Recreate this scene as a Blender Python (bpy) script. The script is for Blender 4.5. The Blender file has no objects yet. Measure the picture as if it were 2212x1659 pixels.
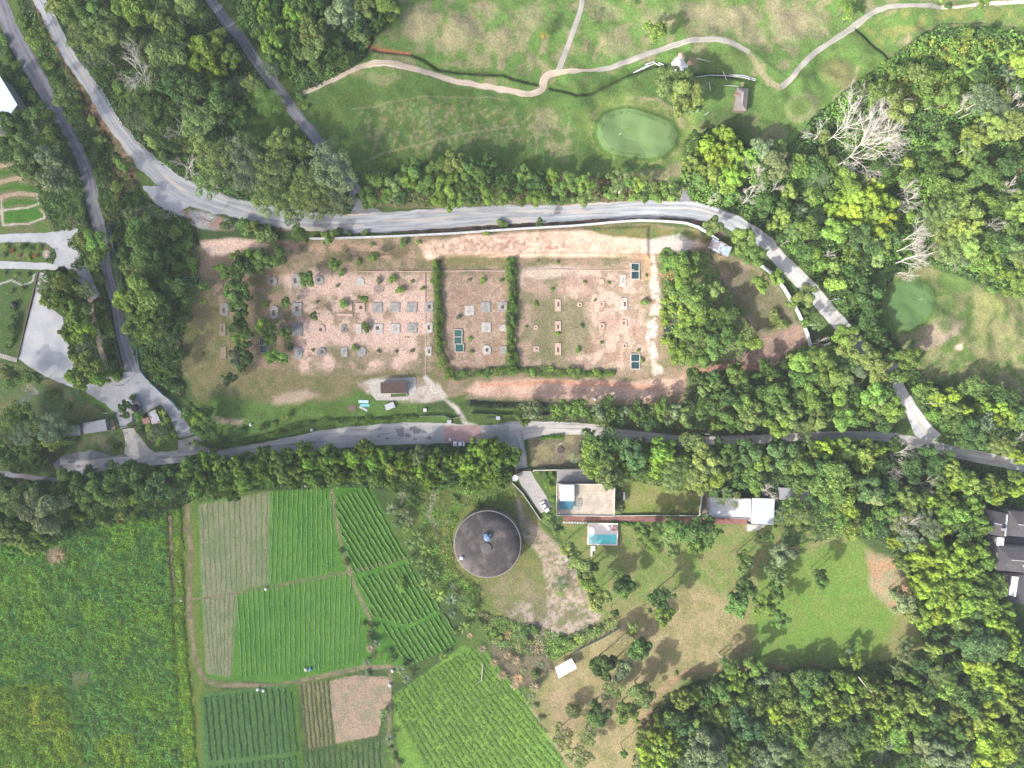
import bpy, bmesh, math, random
import numpy as np
from mathutils import Vector, Matrix
R = math.radians

# ------------------------------------------------------------------ camera, world, sun
S = 384.0 / 2212.0          # metres per photo unit on the ground
H = 265.0                   # camera height
SC = bpy.context.scene
cam = bpy.data.cameras.new('camera'); cam_o = bpy.data.objects.new('camera', cam)
SC.collection.objects.link(cam_o); SC.camera = cam_o
cam_o.location = (0, 0, H); cam_o.rotation_euler = (0, 0, 0)
cam.sensor_width = 36; cam.lens = 18.0 / (192.0 / H); cam.clip_end = 6000; cam.clip_start = 1
SUN_EL, SUN_AZ = 35.5, 221.0      # direction TO the sun, azimuth counted counter-clockwise from +x
w = bpy.data.worlds.new('World'); SC.world = w; w.use_nodes = True
nt = w.node_tree; bg = nt.nodes['Background']
sky = nt.nodes.new('ShaderNodeTexSky'); sky.sky_type = 'NISHITA'; sky.sun_disc = False; sky.air_density = 0.6; sky.dust_density = 4.0; sky.ozone_density = 1.5
sky.sun_elevation = R(SUN_EL); sky.sun_rotation = R(90 - SUN_AZ)
nt.links.new(sky.outputs[0], bg.inputs[0]); bg.inputs[1].default_value = 0.15
sl = bpy.data.lights.new('sun', 'SUN'); sun = bpy.data.objects.new('sun', sl); SC.collection.objects.link(sun)
sl.energy = 3.3; sl.angle = R(1.8); sl.color = (1.0, 0.965, 0.90)
sd = Vector((math.cos(R(SUN_EL)) * math.cos(R(SUN_AZ)), math.cos(R(SUN_EL)) * math.sin(R(SUN_AZ)), math.sin(R(SUN_EL))))
sun.rotation_euler = sd.to_track_quat('Z', 'Y').to_euler(); sun.location = sd * 400
SC.view_settings.view_transform = 'Standard'; SC.view_settings.look = 'None'
SC.view_settings.exposure = 1.2; SC.view_settings.gamma = 1.0
SC.cycles.max_bounces = 6; SC.cycles.diffuse_bounces = 4; SC.cycles.transparent_max_bounces = 8
C = SC.collection
rng = np.random.default_rng(7); rnd = random.Random(7)

# ------------------------------------------------------------------ helpers
def D(x, y, z=0.0):
    f = S * (H - z) / H
    return Vector(((x - 1106.0) * f, (829.5 - y) * f, z))
def T(c, r, x, y):
    return (553.0 * c + x / 4.0, 414.75 * r + y / 4.0)
def tw(p): return ((p[0] - 1106.0) * S, (829.5 - p[1]) * S)
ORD = 'first second third fourth fifth sixth seventh eighth ninth tenth eleventh twelfth thirteenth fourteenth fifteenth sixteenth seventeenth eighteenth nineteenth twentieth'.split()
def ordw(i):
    if i < 20: return ORD[i]
    t, u = divmod(i + 1, 10); return ['twentieth', 'thirtieth', 'fortieth', 'fiftieth'][t - 2] if u == 0 else ['twenty', 'thirty', 'forty', 'fifty'][t - 2] + '-' + ORD[u - 1]
def tag(o, label=None, cat=None, group=None, kind=None):
    if label: o['label'] = label
    if cat: o['category'] = cat
    if group: o['group'] = group
    if kind: o['kind'] = kind
    return o
def empty(name, loc, rz=0.0):
    o = bpy.data.objects.new(name, None); C.objects.link(o); o.location = loc; o.rotation_euler = (0, 0, rz)
    o.empty_display_size = 0.5
    return o
def link(name, me, parent=None, loc=(0, 0, 0), rot=(0, 0, 0), sc=(1, 1, 1)):
    o = bpy.data.objects.new(name, me); C.objects.link(o); o.parent = parent
    o.location = loc; o.rotation_euler = rot; o.scale = sc
    return o
def np_mesh(name, V, F, mat, col=None, smooth=False, uv=None):
    """V (n,3), F (m,4) or (m,3) arrays, col (n,3) point colours"""
    me = bpy.data.meshes.new(name); V = np.asarray(V, np.float32); F = np.asarray(F, np.int32)
    n, m, k = len(V), len(F), F.shape[1]
    me.vertices.add(n); me.vertices.foreach_set('co', V.ravel())
    me.loops.add(m * k); me.loops.foreach_set('vertex_index', F.ravel())
    me.polygons.add(m); me.polygons.foreach_set('loop_start', np.arange(0, m * k, k, dtype=np.int32))
    me.polygons.foreach_set('loop_total', np.full(m, k, np.int32))
    me.polygons.foreach_set('use_smooth', np.full(m, smooth))
    if mat: me.materials.append(mat)
    if col is not None:
        a = me.color_attributes.new('tint', 'FLOAT_COLOR', 'POINT')
        c = np.ones((n, 4), np.float32); c[:, :3] = col; a.data.foreach_set('color', c.ravel())
    if uv is not None:
        l = me.uv_layers.new(name='UVMap'); l.data.foreach_set('uv', np.asarray(uv, np.float32)[F.ravel()].ravel())
    me.update(calc_edges=True); me.validate()
    return me

class MB:
    """collects primitive shapes into one mesh"""
    def __init__(s): s.v = []; s.f = []
    def add(s, vs, fs):
        b = len(s.v); s.v += [tuple(v) for v in vs]; s.f += [tuple(i + b for i in f) for f in fs]; return s
    def box(s, cx, cy, z0, sx, sy, sz, rot=0.0, taper=1.0):
        c, n = math.cos(rot), math.sin(rot); vs = []
        for z, t in ((z0, 1.0), (z0 + sz, taper)):
            for dx, dy in ((-1, -1), (1, -1), (1, 1), (-1, 1)):
                X, Y = dx * sx / 2 * t, dy * sy / 2 * t
                vs.append((cx + X * c - Y * n, cy + X * n + Y * c, z))
        return s.add(vs, [(3, 2, 1, 0), (4, 5, 6, 7), (0, 1, 5, 4), (1, 2, 6, 5), (2, 3, 7, 6), (3, 0, 4, 7)])
    def prism(s, pts, z0, z1, top=None):
        n = len(pts); top = top or pts
        vs = [(p[0], p[1], z0) for p in pts] + [(p[0], p[1], z1) for p in top]
        return s.add(vs, [tuple(range(n))[::-1], tuple(range(n, 2 * n))] + [(i, (i + 1) % n, n + (i + 1) % n, n + i) for i in range(n)])
    def tube(s, a, b, ra, rb=None, n=8):
        a, b = Vector(a), Vector(b); rb = ra if rb is None else rb
        d = (b - a).normalized(); u = d.orthogonal().normalized(); w_ = d.cross(u); vs = []
        for p, r in ((a, ra), (b, rb)):
            for i in range(n):
                t = 2 * math.pi * i / n; vs.append(p + u * (math.cos(t) * r) + w_ * (math.sin(t) * r))
        return s.add(vs, [tuple(range(n))[::-1], tuple(range(n, 2 * n))] + [(i, (i + 1) % n, n + (i + 1) % n, n + i) for i in range(n)])
    def lathe(s, cx, cy, prof, n=48):
        vs = []; fs = []
        for r, z in prof:
            for i in range(n):
                t = 2 * math.pi * i / n; vs.append((cx + r * math.cos(t), cy + r * math.sin(t), z))
        for k in range(len(prof) - 1):
            for i in range(n):
                j = (i + 1) % n; fs.append((k * n + i, k * n + j, (k + 1) * n + j, (k + 1) * n + i))
        fs.append(tuple(range((len(prof) - 1) * n, len(prof) * n)))
        return s.add(vs, fs)
    def build(s, name, mat, parent=None, loc=(0, 0, 0), smooth=False, bevel=0.0, rz=0.0):
        me = bpy.data.meshes.new(name); me.from_pydata(s.v, [], s.f)
        bm = bmesh.new(); bm.from_mesh(me); bmesh.ops.recalc_face_normals(bm, faces=bm.faces)
        if bevel: bmesh.ops.bevel(bm, geom=bm.edges[:], offset=bevel, segments=1, affect='EDGES')
        bm.to_mesh(me); bm.free(); me.materials.append(mat)
        if smooth:
            for p in me.polygons: p.use_smooth = True
        return link(name, me, parent, loc, (0, 0, rz))

# ------------------------------------------------------------------ numpy noise
_tab = np.random.default_rng(3).random((256, 256))
def vn(x, y, seed=0):
    x = x + seed * 17.31; y = y + seed * 41.77
    xi = np.floor(x).astype(np.int64); yi = np.floor(y).astype(np.int64); fx = x - xi; fy = y - yi
    fx = fx * fx * (3 - 2 * fx); fy = fy * fy * (3 - 2 * fy)
    a = _tab[xi & 255, yi & 255]; b = _tab[(xi + 1) & 255, yi & 255]; c = _tab[xi & 255, (yi + 1) & 255]; d = _tab[(xi + 1) & 255, (yi + 1) & 255]
    return (a * (1 - fx) + b * fx) * (1 - fy) + (c * (1 - fx) + d * fx) * fy
def fbm(x, y, sc, oc=4, seed=0):
    s_ = 0; a = 0.5; t = 0
    for o in range(oc):
        s_ = s_ + a * vn(x / sc, y / sc, seed + o * 3); t += a; a *= 0.5; sc /= 2.03
    return s_ / t
def ss(a, b, x):
    t = np.clip((x - a) / (b - a), 0, 1); return t * t * (3 - 2 * t)

# ------------------------------------------------------------------ materials
def nodes(m):
    m.use_nodes = True; n = m.node_tree; b = n.nodes['Principled BSDF']; return n, b
def mk(name, c1, c2=None, scale=1.0, rough=0.85, bump=0.0, bscale=None, detail=6, lo=0.35, hi=0.65, spec=0.3, metal=0.0, world=True, fine=0.15, fscale=None):
    m = bpy.data.materials.new(name); n, b = nodes(m); b.inputs['Roughness'].default_value = rough
    b.inputs['Specular IOR Level'].default_value = spec; b.inputs['Metallic'].default_value = metal
    c2 = c2 or tuple(v * 0.8 for v in c1)
    if world:
        g = n.nodes.new('ShaderNodeNewGeometry'); src = g.outputs['Position']
    else:
        g = n.nodes.new('ShaderNodeTexCoord'); src = g.outputs['Object']
    no = n.nodes.new('ShaderNodeTexNoise'); no.inputs['Scale'].default_value = scale; no.inputs['Detail'].default_value = detail
    no.inputs['Roughness'].default_value = 0.65
    n.links.new(src, no.inputs['Vector'])
    mr = n.nodes.new('ShaderNodeMapRange'); mr.inputs[1].default_value = lo; mr.inputs[2].default_value = hi
    n.links.new(no.outputs['Fac'], mr.inputs[0])
    mx = n.nodes.new('ShaderNodeMix'); mx.data_type = 'RGBA'; n.links.new(mr.outputs[0], mx.inputs[0])
    mx.inputs[6].default_value = (*c1, 1); mx.inputs[7].default_value = (*c2, 1)
    out = mx.outputs[2]
    if fine:
        n2 = n.nodes.new('ShaderNodeTexNoise'); n2.inputs['Scale'].default_value = fscale or scale * 9; n2.inputs['Detail'].default_value = 3
        n.links.new(src, n2.inputs['Vector'])
        m2 = n.nodes.new('ShaderNodeMapRange'); m2.inputs[1].default_value = 0.3; m2.inputs[2].default_value = 0.7
        m2.inputs[3].default_value = 1 - fine; m2.inputs[4].default_value = 1 + fine; n.links.new(n2.outputs['Fac'], m2.inputs[0])
        vm = n.nodes.new('ShaderNodeVectorMath'); vm.operation = 'SCALE'; n.links.new(out, vm.inputs[0]); n.links.new(m2.outputs[0], vm.inputs['Scale'])
        out = vm.outputs[0]
    n.links.new(out, b.inputs['Base Color'])
    if bump:
        bn = n.nodes.new('ShaderNodeTexNoise'); bn.inputs['Scale'].default_value = bscale or scale * 4; n.links.new(src, bn.inputs['Vector'])
        bp = n.nodes.new('ShaderNodeBump'); bp.inputs['Strength'].default_value = min(1, bump); bp.inputs['Distance'].default_value = 0.3
        n.links.new(bn.outputs['Fac'], bp.inputs['Height']); n.links.new(bp.outputs[0], b.inputs['Normal'])
    return m
def leafmat(name, trans=0.34, objcol=True):
    m = bpy.data.materials.new(name); n, b = nodes(m); b.inputs['Roughness'].default_value = 0.55
    b.inputs['Specular IOR Level'].default_value = 0.35
    a = n.nodes.new('ShaderNodeAttribute'); a.attribute_name = 'tint'; out = a.outputs['Color']
    if objcol:
        oi = n.nodes.new('ShaderNodeObjectInfo'); vm = n.nodes.new('ShaderNodeVectorMath'); vm.operation = 'MULTIPLY'
        n.links.new(oi.outputs['Color'], vm.inputs[0]); n.links.new(out, vm.inputs[1]); out = vm.outputs[0]
    n.links.new(out, b.inputs['Base Color'])
    t = n.nodes.new('ShaderNodeBsdfTranslucent'); n.links.new(out, t.inputs[0])
    mx = n.nodes.new('ShaderNodeMixShader'); mx.inputs[0].default_value = trans
    n.links.new(b.outputs[0], mx.inputs[1]); n.links.new(t.outputs[0], mx.inputs[2])
    n.links.new(mx.outputs[0], n.nodes['Material Output'].inputs[0])
    return m
LEAF = leafmat('leaves'); LEAFV = leafmat('low_leaves', 0.3, False)
BARK = mk('bark', (0.20, 0.17, 0.13), (0.11, 0.09, 0.07), 3, world=False)
DEADWOOD = mk('dead_wood', (0.60, 0.56, 0.50), (0.44, 0.40, 0.34), 2, world=False)
CONC = mk('concrete', (0.37, 0.355, 0.32), (0.22, 0.205, 0.18), 0.9, detail=10, lo=.38, hi=.66, bump=0.1, fine=0.2)
CONCL = mk('pale_concrete', (0.50, 0.475, 0.42), (0.34, 0.31, 0.26), 0.9, detail=10, lo=.38, hi=.66, fine=0.18)
CONCD = mk('weathered_concrete', (0.26, 0.25, 0.23), (0.18, 0.17, 0.16), 0.8, fine=0.15)
CONCP = mk('pinkish_concrete', (0.52, 0.38, 0.30), (0.42, 0.30, 0.23), 0.9, fine=0.12)
WHITE = mk('white_paint', (0.80, 0.80, 0.79), (0.72, 0.72, 0.71), 0.5, fine=0.03)
METAL = mk('galvanised_steel', (0.55, 0.56, 0.57), (0.42, 0.43, 0.44), 2, rough=0.5)
DARK = mk('dark_paint', (0.03, 0.03, 0.035), (0.05, 0.05, 0.05), 1, rough=0.5)
PIT_DARK = mk('painted_pit_dark', (0.12, 0.085, 0.06), (0.08, 0.06, 0.045), 2)

# ------------------------------------------------------------------ ground grid
GX = np.concatenate([-205 - np.geomspace(6, 2400, 16)[::-1], np.arange(-205, 205.01, 0.5), 205 + np.geomspace(6, 2400, 16)])
GY = np.concatenate([-158 - np.geomspace(6, 2400, 16)[::-1], np.arange(-158, 158.01, 0.5), 158 + np.geomspace(6, 2400, 16)])
X, Y = np.meshgrid(GX, GY)          # rows = y
PX = X / S + 1106.0; PY = 829.5 - Y / S     # photo units
WX = (fbm(PX, PY, 26, 4, 11) - 0.5); WY = (fbm(PX, PY, 26, 4, 23) - 0.5)
N1 = fbm(PX, PY, 60, 5, 31); N2 = fbm(PX, PY, 18, 4, 47); N3 = fbm(PX, PY, 7, 3, 59)
col = np.zeros(X.shape + (3,)); hz = np.zeros(X.shape)
veg = np.zeros(X.shape); vcol = np.zeros(X.shape + (3,))    # low vegetation: height, colour

def sdist(pts, wx, wy, closed=True):
    """signed distance (positive inside) to a polygon, in photo units"""
    pts = np.asarray(pts, float); n = len(pts); d2 = np.full(wx.shape, 1e18); ins = np.zeros(wx.shape, bool)
    for i in range(n if closed else n - 1):
        a = pts[i]; b = pts[(i + 1) % n]; e = b - a; px = wx - a[0]; py = wy - a[1]
        t = np.clip((px * e[0] + py * e[1]) / max(e @ e, 1e-9), 0, 1)
        d2 = np.minimum(d2, (px - e[0] * t) ** 2 + (py - e[1] * t) ** 2)
        if closed:
            c = ((a[1] > wy) != (b[1] > wy)) & (wx < e[0] * (wy - a[1]) / (e[1] if e[1] else 1e-9) + a[0]); ins ^= c
    d = np.sqrt(d2); return np.where(ins, d, -d) if closed else d
def win(pts, pad):
    p = np.asarray(pts, float); x0, x1, y0, y1 = p[:, 0].min() - pad, p[:, 0].max() + pad, p[:, 1].min() - pad, p[:, 1].max() + pad
    xi = np.where((PX[0] >= x0) & (PX[0] <= x1))[0]; yi = np.where((PY[:, 0] >= y0) & (PY[:, 0] <= y1))[0]
    if not len(xi) or not len(yi): return None
    return (slice(yi[0], yi[-1] + 1), slice(xi[0], xi[-1] + 1))
def pmask(pts, soft=4, warp=0, closed=True, width=0):
    s_ = win(pts, soft * 2 + warp + width + 4)
    if s_ is None: return None, None
    d = sdist(pts, PX[s_] + WX[s_] * warp, PY[s_] + WY[s_] * warp, closed)
    if not closed: d = width / 2.0 - d
    return s_, ss(-soft, soft, d)
def paint(pts, ca, cb=None, soft=4, warp=8, mix=None, op=1.0, closed=True, width=0, nz=None, lo=0.35, hi=0.65):
    s_, m = pmask(pts, soft, warp, closed, width)
    if s_ is None: return
    m = m * op
    if mix is not None: m = m * ss(mix[1], mix[2], mix[0][s_])
    cc = np.array(ca)[None, None] * np.ones(m.shape + (1,))
    if cb is not None:
        t = ss(lo, hi, (N2 if nz is None else nz)[s_])[..., None]; cc = cc * (1 - t) + np.array(cb) * t
    col[s_] = col[s_] * (1 - m[..., None]) + cc * m[..., None]
def blob(x, y, rx, ry, c, op=1.0, rot=0, soft=0.5, warp=10):
    a = np.linspace(0, 2 * np.pi, 17)[:-1]; pts = [(x + rx * math.cos(t) * math.cos(rot) - ry * math.sin(t) * math.sin(rot), y + rx * math.cos(t) * math.sin(rot) + ry * math.sin(t) * math.cos(rot)) for t in a]
    paint(pts, c, soft=min(rx, ry) * soft, warp=warp, op=op)
def plant(pts, h, ca, cb, soft=5, warp=10, cc=None):
    s_, m = pmask(pts, soft, warp)
    t = ss(0.38, 0.62, N2[s_])[..., None]; c_ = np.array(ca) * (1 - t) + np.array(cb) * t
    if cc is not None:
        t2 = ss(0.52, 0.66, N1[s_])[..., None]; c_ = c_ * (1 - t2) + np.array(cc) * t2
    veg[s_] = np.maximum(veg[s_], h * m) if h > 0 else veg[s_] * (1 - m)
    if h > 0: vcol[s_] = vcol[s_] * (1 - m[..., None]) + c_ * m[..., None]

GR = (0.085, 0.135, 0.032); GRB = (0.10, 0.18, 0.042); GRD = (0.055, 0.092, 0.028); TAN = (0.265, 0.232, 0.135); OLV = (0.16, 0.165, 0.06)
PINK = (0.60, 0.425, 0.34); PINKD = (0.30, 0.175, 0.125); SOIL = (0.22, 0.16, 0.105); DKS = (0.045, 0.05, 0.028); ORG = (0.42, 0.20, 0.11); GREY = (0.36, 0.36, 0.35)
t0 = ss(0.4, 0.6, N1)[..., None]; col[:] = np.array(GR) * (1 - t0) + np.array(GRD) * t0
# --- woodland floor (dark) and rough
WOOD_A = [(100, -20), (455, -20), (560, 140), (690, 320), (775, 385), (770, 455), (640, 470), (540, 458), (430, 420), (350, 372), (290, 300), (215, 190), (160, 110)]
WOOD_B = [(490, -20), (850, -20), (858, 30), (800, 90), (790, 125), (740, 165), (650, 198), (600, 150), (520, 40)]
WOOD_C = [(30, -20), (70, -20), (190, 230), (280, 370), (310, 430), (420, 480), (430, 560), (420, 640), (395, 700), (390, 790), (400, 860), (330, 830), (290, 760), (255, 620), (235, 500), (200, 350), (110, 180)]
WOOD_D = [(-20, 40), (60, 130), (130, 290), (185, 440), (225, 600), (262, 760), (262, 800), (150, 830), (140, 770), (165, 700), (95, 600), (120, 500), (70, 400), (-20, 330)]
WOOD_E = [(-20, 1035), (120, 1040), (220, 1015), (400, 1000), (560, 985), (740, 990), (900, 965), (1100, 945), (1118, 1010), (1100, 1040), (1000, 1045), (900, 1060), (760, 1050), (560, 1056), (430, 1065), (370, 1110), (300, 1135), (190, 1145), (60, 1200), (-20, 1210)]
WOOD_F = [(790, 372), (900, 360), (1000, 355), (1100, 370), (1300, 385), (1470, 395), (1470, 440), (1260, 445), (1000, 448), (850, 444), (800, 440)]
WOOD_H = [(1485, 300), (1560, 270), (1640, 330), (1700, 330), (1760, 250), (1850, 180), (1920, 130), (1990, 75), (2030, 60), (2150, 62), (2240, 85), (2240, 640), (2150, 620), (2060, 590), (2000, 570), (1935, 590), (1900, 640), (1905, 700), (1960, 780), (2010, 830), (2100, 850), (2240, 880), (2240, 1000), (2120, 965), (2040, 940), (1955, 830), (1840, 710), (1760, 600), (1690, 530), (1600, 460), (1500, 435), (1470, 400)]
WOOD_I = [(1440, 560), (1530, 545), (1570, 620), (1610, 680), (1640, 740), (1600, 770), (1540, 790), (1470, 790), (1440, 740), (1425, 660)]
WOOD_J = [(1700, 760), (1770, 730), (1840, 700), (1890, 750), (1950, 830), (1950, 900), (1930, 930), (1800, 930), (1640, 935), (1480, 925), (1300, 915), (1120, 900), (1130, 870), (1300, 880), (1480, 870), (1490, 815), (1560, 800), (1640, 800)]
WOOD_L = [(1250, 950), (1400, 970), (1700, 955), (1900, 960), (2050, 985), (2240, 1025), (2240, 1090), (2130, 1110), (2150, 1230), (2200, 1330), (2240, 1400), (2240, 1690), (1360, 1690), (1385, 1570), (1440, 1500), (1560, 1455), (1700, 1445), (1870, 1440), (2000, 1400), (1960, 1300), (1960, 1250), (1900, 1160), (1800, 1160), (1700, 1180), (1665, 1080), (1540, 1070), (1340, 1030), (1260, 1000)]
# farms and rough, left
paint([(-200, 1130), (200, 1140), (360, 1110), (380, 1280), (400, 1480), (430, 1700), (-200, 1900)], GR, (0.10, 0.13, 0.02), 6, 10)
paint([(370, 1060), (430, 1070), (440, 1500), (440, 1800), (400, 1800), (375, 1400)], (0.10, 0.16, 0.03), (0.13, 0.17, 0.035), 3, 4)
# golf course
GOLF = [(800, -40), (2260, -40), (2260, 60), (2030, 60), (1900, 140), (1760, 250), (1690, 340), (1620, 380), (1500, 420), (1200, 430), (850, 400), (780, 370), (700, 330), (650, 200), (740, 160), (790, 130), (850, 40)]
paint(GOLF, GRB, GR, 8, 14)
paint(GOLF, OLV, TAN, 8, 14, mix=(N2, 0.44, 0.64), op=0.6)
FAIR1 = [(650, 205), (760, 165), (900, 160), (1100, 205), (1300, 165), (1460, 130), (1470, 300), (1400, 390), (1200, 400), (900, 370), (780, 370), (700, 330)]
paint(FAIR1, (0.075, 0.14, 0.035), GR, 10, 14)
for i in range(46):      # worn mowing arcs
    a = rnd.uniform(0, 1); x0 = 780 + 420 * a + rnd.uniform(-12, 12); y0 = rnd.uniform(225, 300); L_ = rnd.uniform(18, 60); an = rnd.gauss(1.75 - a * 0.5, 0.25)
    paint([(x0, y0), (x0 + L_ * .5 * math.cos(an) + 4, y0 + L_ * .5 * math.sin(an)), (x0 + L_ * math.cos(an), y0 + L_ * math.sin(an))], TAN if i % 3 else GRD, soft=2.5, warp=9, op=0.4, closed=False, width=rnd.uniform(1.5, 5))
paint([(780, 225), (1020, 215), (1230, 250), (1250, 330), (1080, 310), (900, 330), (770, 300)], TAN, (0.24, 0.2, 0.11), 12, 20, mix=(N3, 0.5, 0.68), op=0.55)
paint([(760, 235), (900, 212), (1060, 208), (1100, 216)], TAN, soft=2, closed=False, width=3, warp=3, op=0.5)
paint([(790, 350), (830, 330), (900, 315), (1000, 290), (1120, 270)], TAN, soft=2, closed=False, width=4, warp=3, op=0.6)
for (x, y, rx, ry, o_) in [(905, 50, 40, 48, .9), (995, 70, 42, 40, .9), (1080, 90, 30, 36, .8), (1050, 20, 30, 25, .7), (1310, 25, 40, 22, .6), (1145, 40, 35, 30, .7), (1230, 105, 30, 15, .3), (1330, 90, 40, 30, .6), (1420, 45, 50, 30, .5), (1560, 40, 90, 30, .8), (1700, 55, 45, 40, .8), (1620, 75, 40, 18, .7), (1760, 45, 30, 35, .7), (1690, 20, 45, 25, .7), (2080, 28, 130, 14, .6), (1500, 20, 50, 20, .6), (1370, 110, 30, 14, .4), (1180, 250, 26, 26, .6), (1160, 270, 14, 26, .6), (1220, 330, 20, 30, .5), (1190, 320, 14, 22, .6), (1860, 140, 22, 12, .5), (1620, 395, 20, 10, .5), (880, 118, 30, 14, .3), (830, 170, 40, 14, .5)]:
    blob(x, y, rx * .9, ry * .9, TAN, o_ * .85, soft=.45, warp=26)
paint([(1660, 210), (1700, 180), (1790, 90), (1860, 60), (1925, 130), (1850, 190), (1760, 260), (1690, 350), (1630, 370), (1640, 280)], GR, GRB, 6, 10)
blob(1812, 157, 36, 32, OLV, .8, 0.6, .3, 5); blob(1822, 165, 30, 22, (0.2, 0.2, 0.08), .6, .8, .3, 5); blob(1733, 232, 36, 30, TAN, .5, -0.6, .25, 6); blob(1726, 232, 24, 20, GR, .9, -0.6, .3, 5); blob(1672, 300, 28, 34, TAN, .5, .4, .3, 8)
paint([(1852, 145), (1845, 175), (1815, 200), (1800, 215)], TAN, soft=3, closed=False, width=6, warp=4, op=.7)
blob(1975, 88, 22, 22, TAN, .9, 0, .2, 3); blob(1977, 86, 15, 15, GRB, .9, 0, .3, 3)
paint([(1995, 60), (2040, 52), (2120, 52), (2212, 62)], GRD, soft=2, closed=False, width=3, warp=2)
paint([(1860, 45), (1960, 20), (2240, 18), (2240, 50), (2060, 48), (1990, 62), (1900, 110)], (0.19, 0.21, 0.06), GRB, 6, 8)
paint([(1618, 118), (1640, 150), (1662, 178), (1686, 188)], TAN, soft=3, closed=False, width=12, warp=3)
paint([(1630, 112), (1655, 135), (1690, 160)], GRD, soft=3, closed=False, width=6, warp=3, op=.8)
paint([(1880, -10), (2000, 2), (2240, -6), (2240, -60), (1880, -60)], (0.36, 0.24, 0.16), TAN, 5, 8)
blob(1590, 215, 80, 40, GRB, .9, 0, .4, 12); blob(1565, 135, 60, 28, GR, .9, 0, .4, 12); blob(1575, 265, 60, 35, GRD, .8)
GREEN1 = [T(2, 0, *p) for p in [(960, 945), (1080, 960), (1250, 1010), (1380, 1070), (1430, 1150), (1400, 1260), (1300, 1350), (1180, 1372), (1050, 1362), (870, 1342), (780, 1270), (735, 1180), (735, 1080), (800, 1000), (870, 960)]]
GREEN2 = [T(3, 1, *p) for p in [(1130, 780), (1250, 758), (1370, 800), (1440, 900), (1430, 1010), (1330, 1120), (1200, 1195), (1110, 1175), (1040, 1080), (1040, 950), (1075, 850)]]
def ring(pts, k, dx=0, dy=0):
    cx = sum(p[0] for p in pts) / len(pts); cy = sum(p[1] for p in pts) / len(pts)
    return [(cx + (p[0] - cx) * k + dx, cy + (p[1] - cy) * k + dy) for p in pts]
paint(ring(GREEN1, 1.45, 5, -12), (0.14, 0.19, 0.05), (0.10, 0.16, 0.035), 8, 8)
paint(ring(GREEN1, 1.35, 8, -8), TAN, soft=5, warp=14, op=.5, mix=(N3, .5, .62))
paint(ring(GREEN1, 1.12), (0.07, 0.13, 0.025), soft=3, warp=4)
paint(GREEN1, (0.10, 0.17, 0.055), (0.115, 0.185, 0.055), 1.0, 1)
paint([(1380, 215), (1420, 215), (1460, 240), (1475, 275)], TAN, soft=3, closed=False, width=7, warp=5, op=.8)
paint([(1340, 385), (1400, 372), (1460, 375), (1495, 340)], TAN, soft=5, closed=False, width=9, warp=9, op=.6)
# right golf patch
GOLF2 = [(1905, 620), (1930, 585), (2010, 570), (2090, 610), (2160, 640), (2240, 650), (2240, 880), (2100, 850), (1985, 825), (1950, 770), (1920, 720)]
paint(GOLF2, GR, (0.12, 0.15, 0.05), 6, 10)
paint(GOLF2, TAN, (0.22, 0.2, 0.1), 12, 16, mix=(N2, .38, .6), op=.55)
blob(2030, 690, 45, 48, (0.10, 0.15, 0.045), .8); blob(2035, 715, 42, 22, (0.30, 0.23, 0.17), .8, -.3, .5, 12); blob(2010, 740, 40, 12, (0.30, 0.23, 0.17), .7, -.3, .5, 8); blob(2040, 705, 14, 16, GR, .8)
for (xx, ww) in ((2122, 30), (2160, 14), (2190, 12)):
    paint([(xx, 655), (xx - 6, 720), (xx + 8, 790)], (0.26, 0.25, 0.10), soft=8, closed=False, width=ww, warp=14, op=.5)
blob(2140, 655, 26, 25, (0.2, 0.22, 0.07), .5); paint(ring(GREEN2, 1.2), GR, soft=3, warp=4); blob(2060, 610, 38, 28, (0.085, 0.15, 0.035), .9)
paint(GREEN2, (0.07, 0.145, 0.042), (0.082, 0.16, 0.045), 1.0, 1)
blob(2070, 750, 8, 7, PINK, .8, 0, .4, 3)
# creek and ditches (dark, cut into the turf)
DITCH = [[T(1, 0, 1040, 440), T(1, 0, 1330, 460), T(1, 0, 1450, 500), T(1, 0, 1580, 590), T(1, 0, 1750, 615), T(1, 0, 1950, 625), T(1, 0, 2140, 630), T(2, 0, 10, 670), T(2, 0, 215, 710)],
         [T(2, 0, 340, 750), T(2, 0, 440, 780), T(2, 0, 560, 830), T(2, 0, 700, 800), T(2, 0, 850, 715), T(2, 0, 1060, 620), T(2, 0, 1240, 560), T(2, 0, 1370, 600), T(2, 0, 1560, 650), T(2, 0, 1800, 650), T(2, 0, 2110, 690)],
         [T(3, 0, 790, 235), T(3, 0, 880, 340), T(3, 0, 1040, 500)]]
for d_ in DITCH:
    paint(d_, (0.05, 0.10, 0.02), soft=4, closed=False, width=16, warp=4, op=.8); paint(d_, (0.035, 0.03, 0.02), soft=.8, closed=False, width=3.0, warp=4)
    s_, m_ = pmask(d_, 3, 4, False, 7); hz[s_] -= 1.0 * m_
paint([T(1, 0, 930, 400), T(1, 0, 1080, 440), T(1, 0, 1320, 460)], (0.36, 0.14, 0.08), soft=1.5, closed=False, width=6, warp=3, op=.9)
blob(1638, 131, 18, 18, (0.5, 0.3, 0.2), 0)
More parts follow.
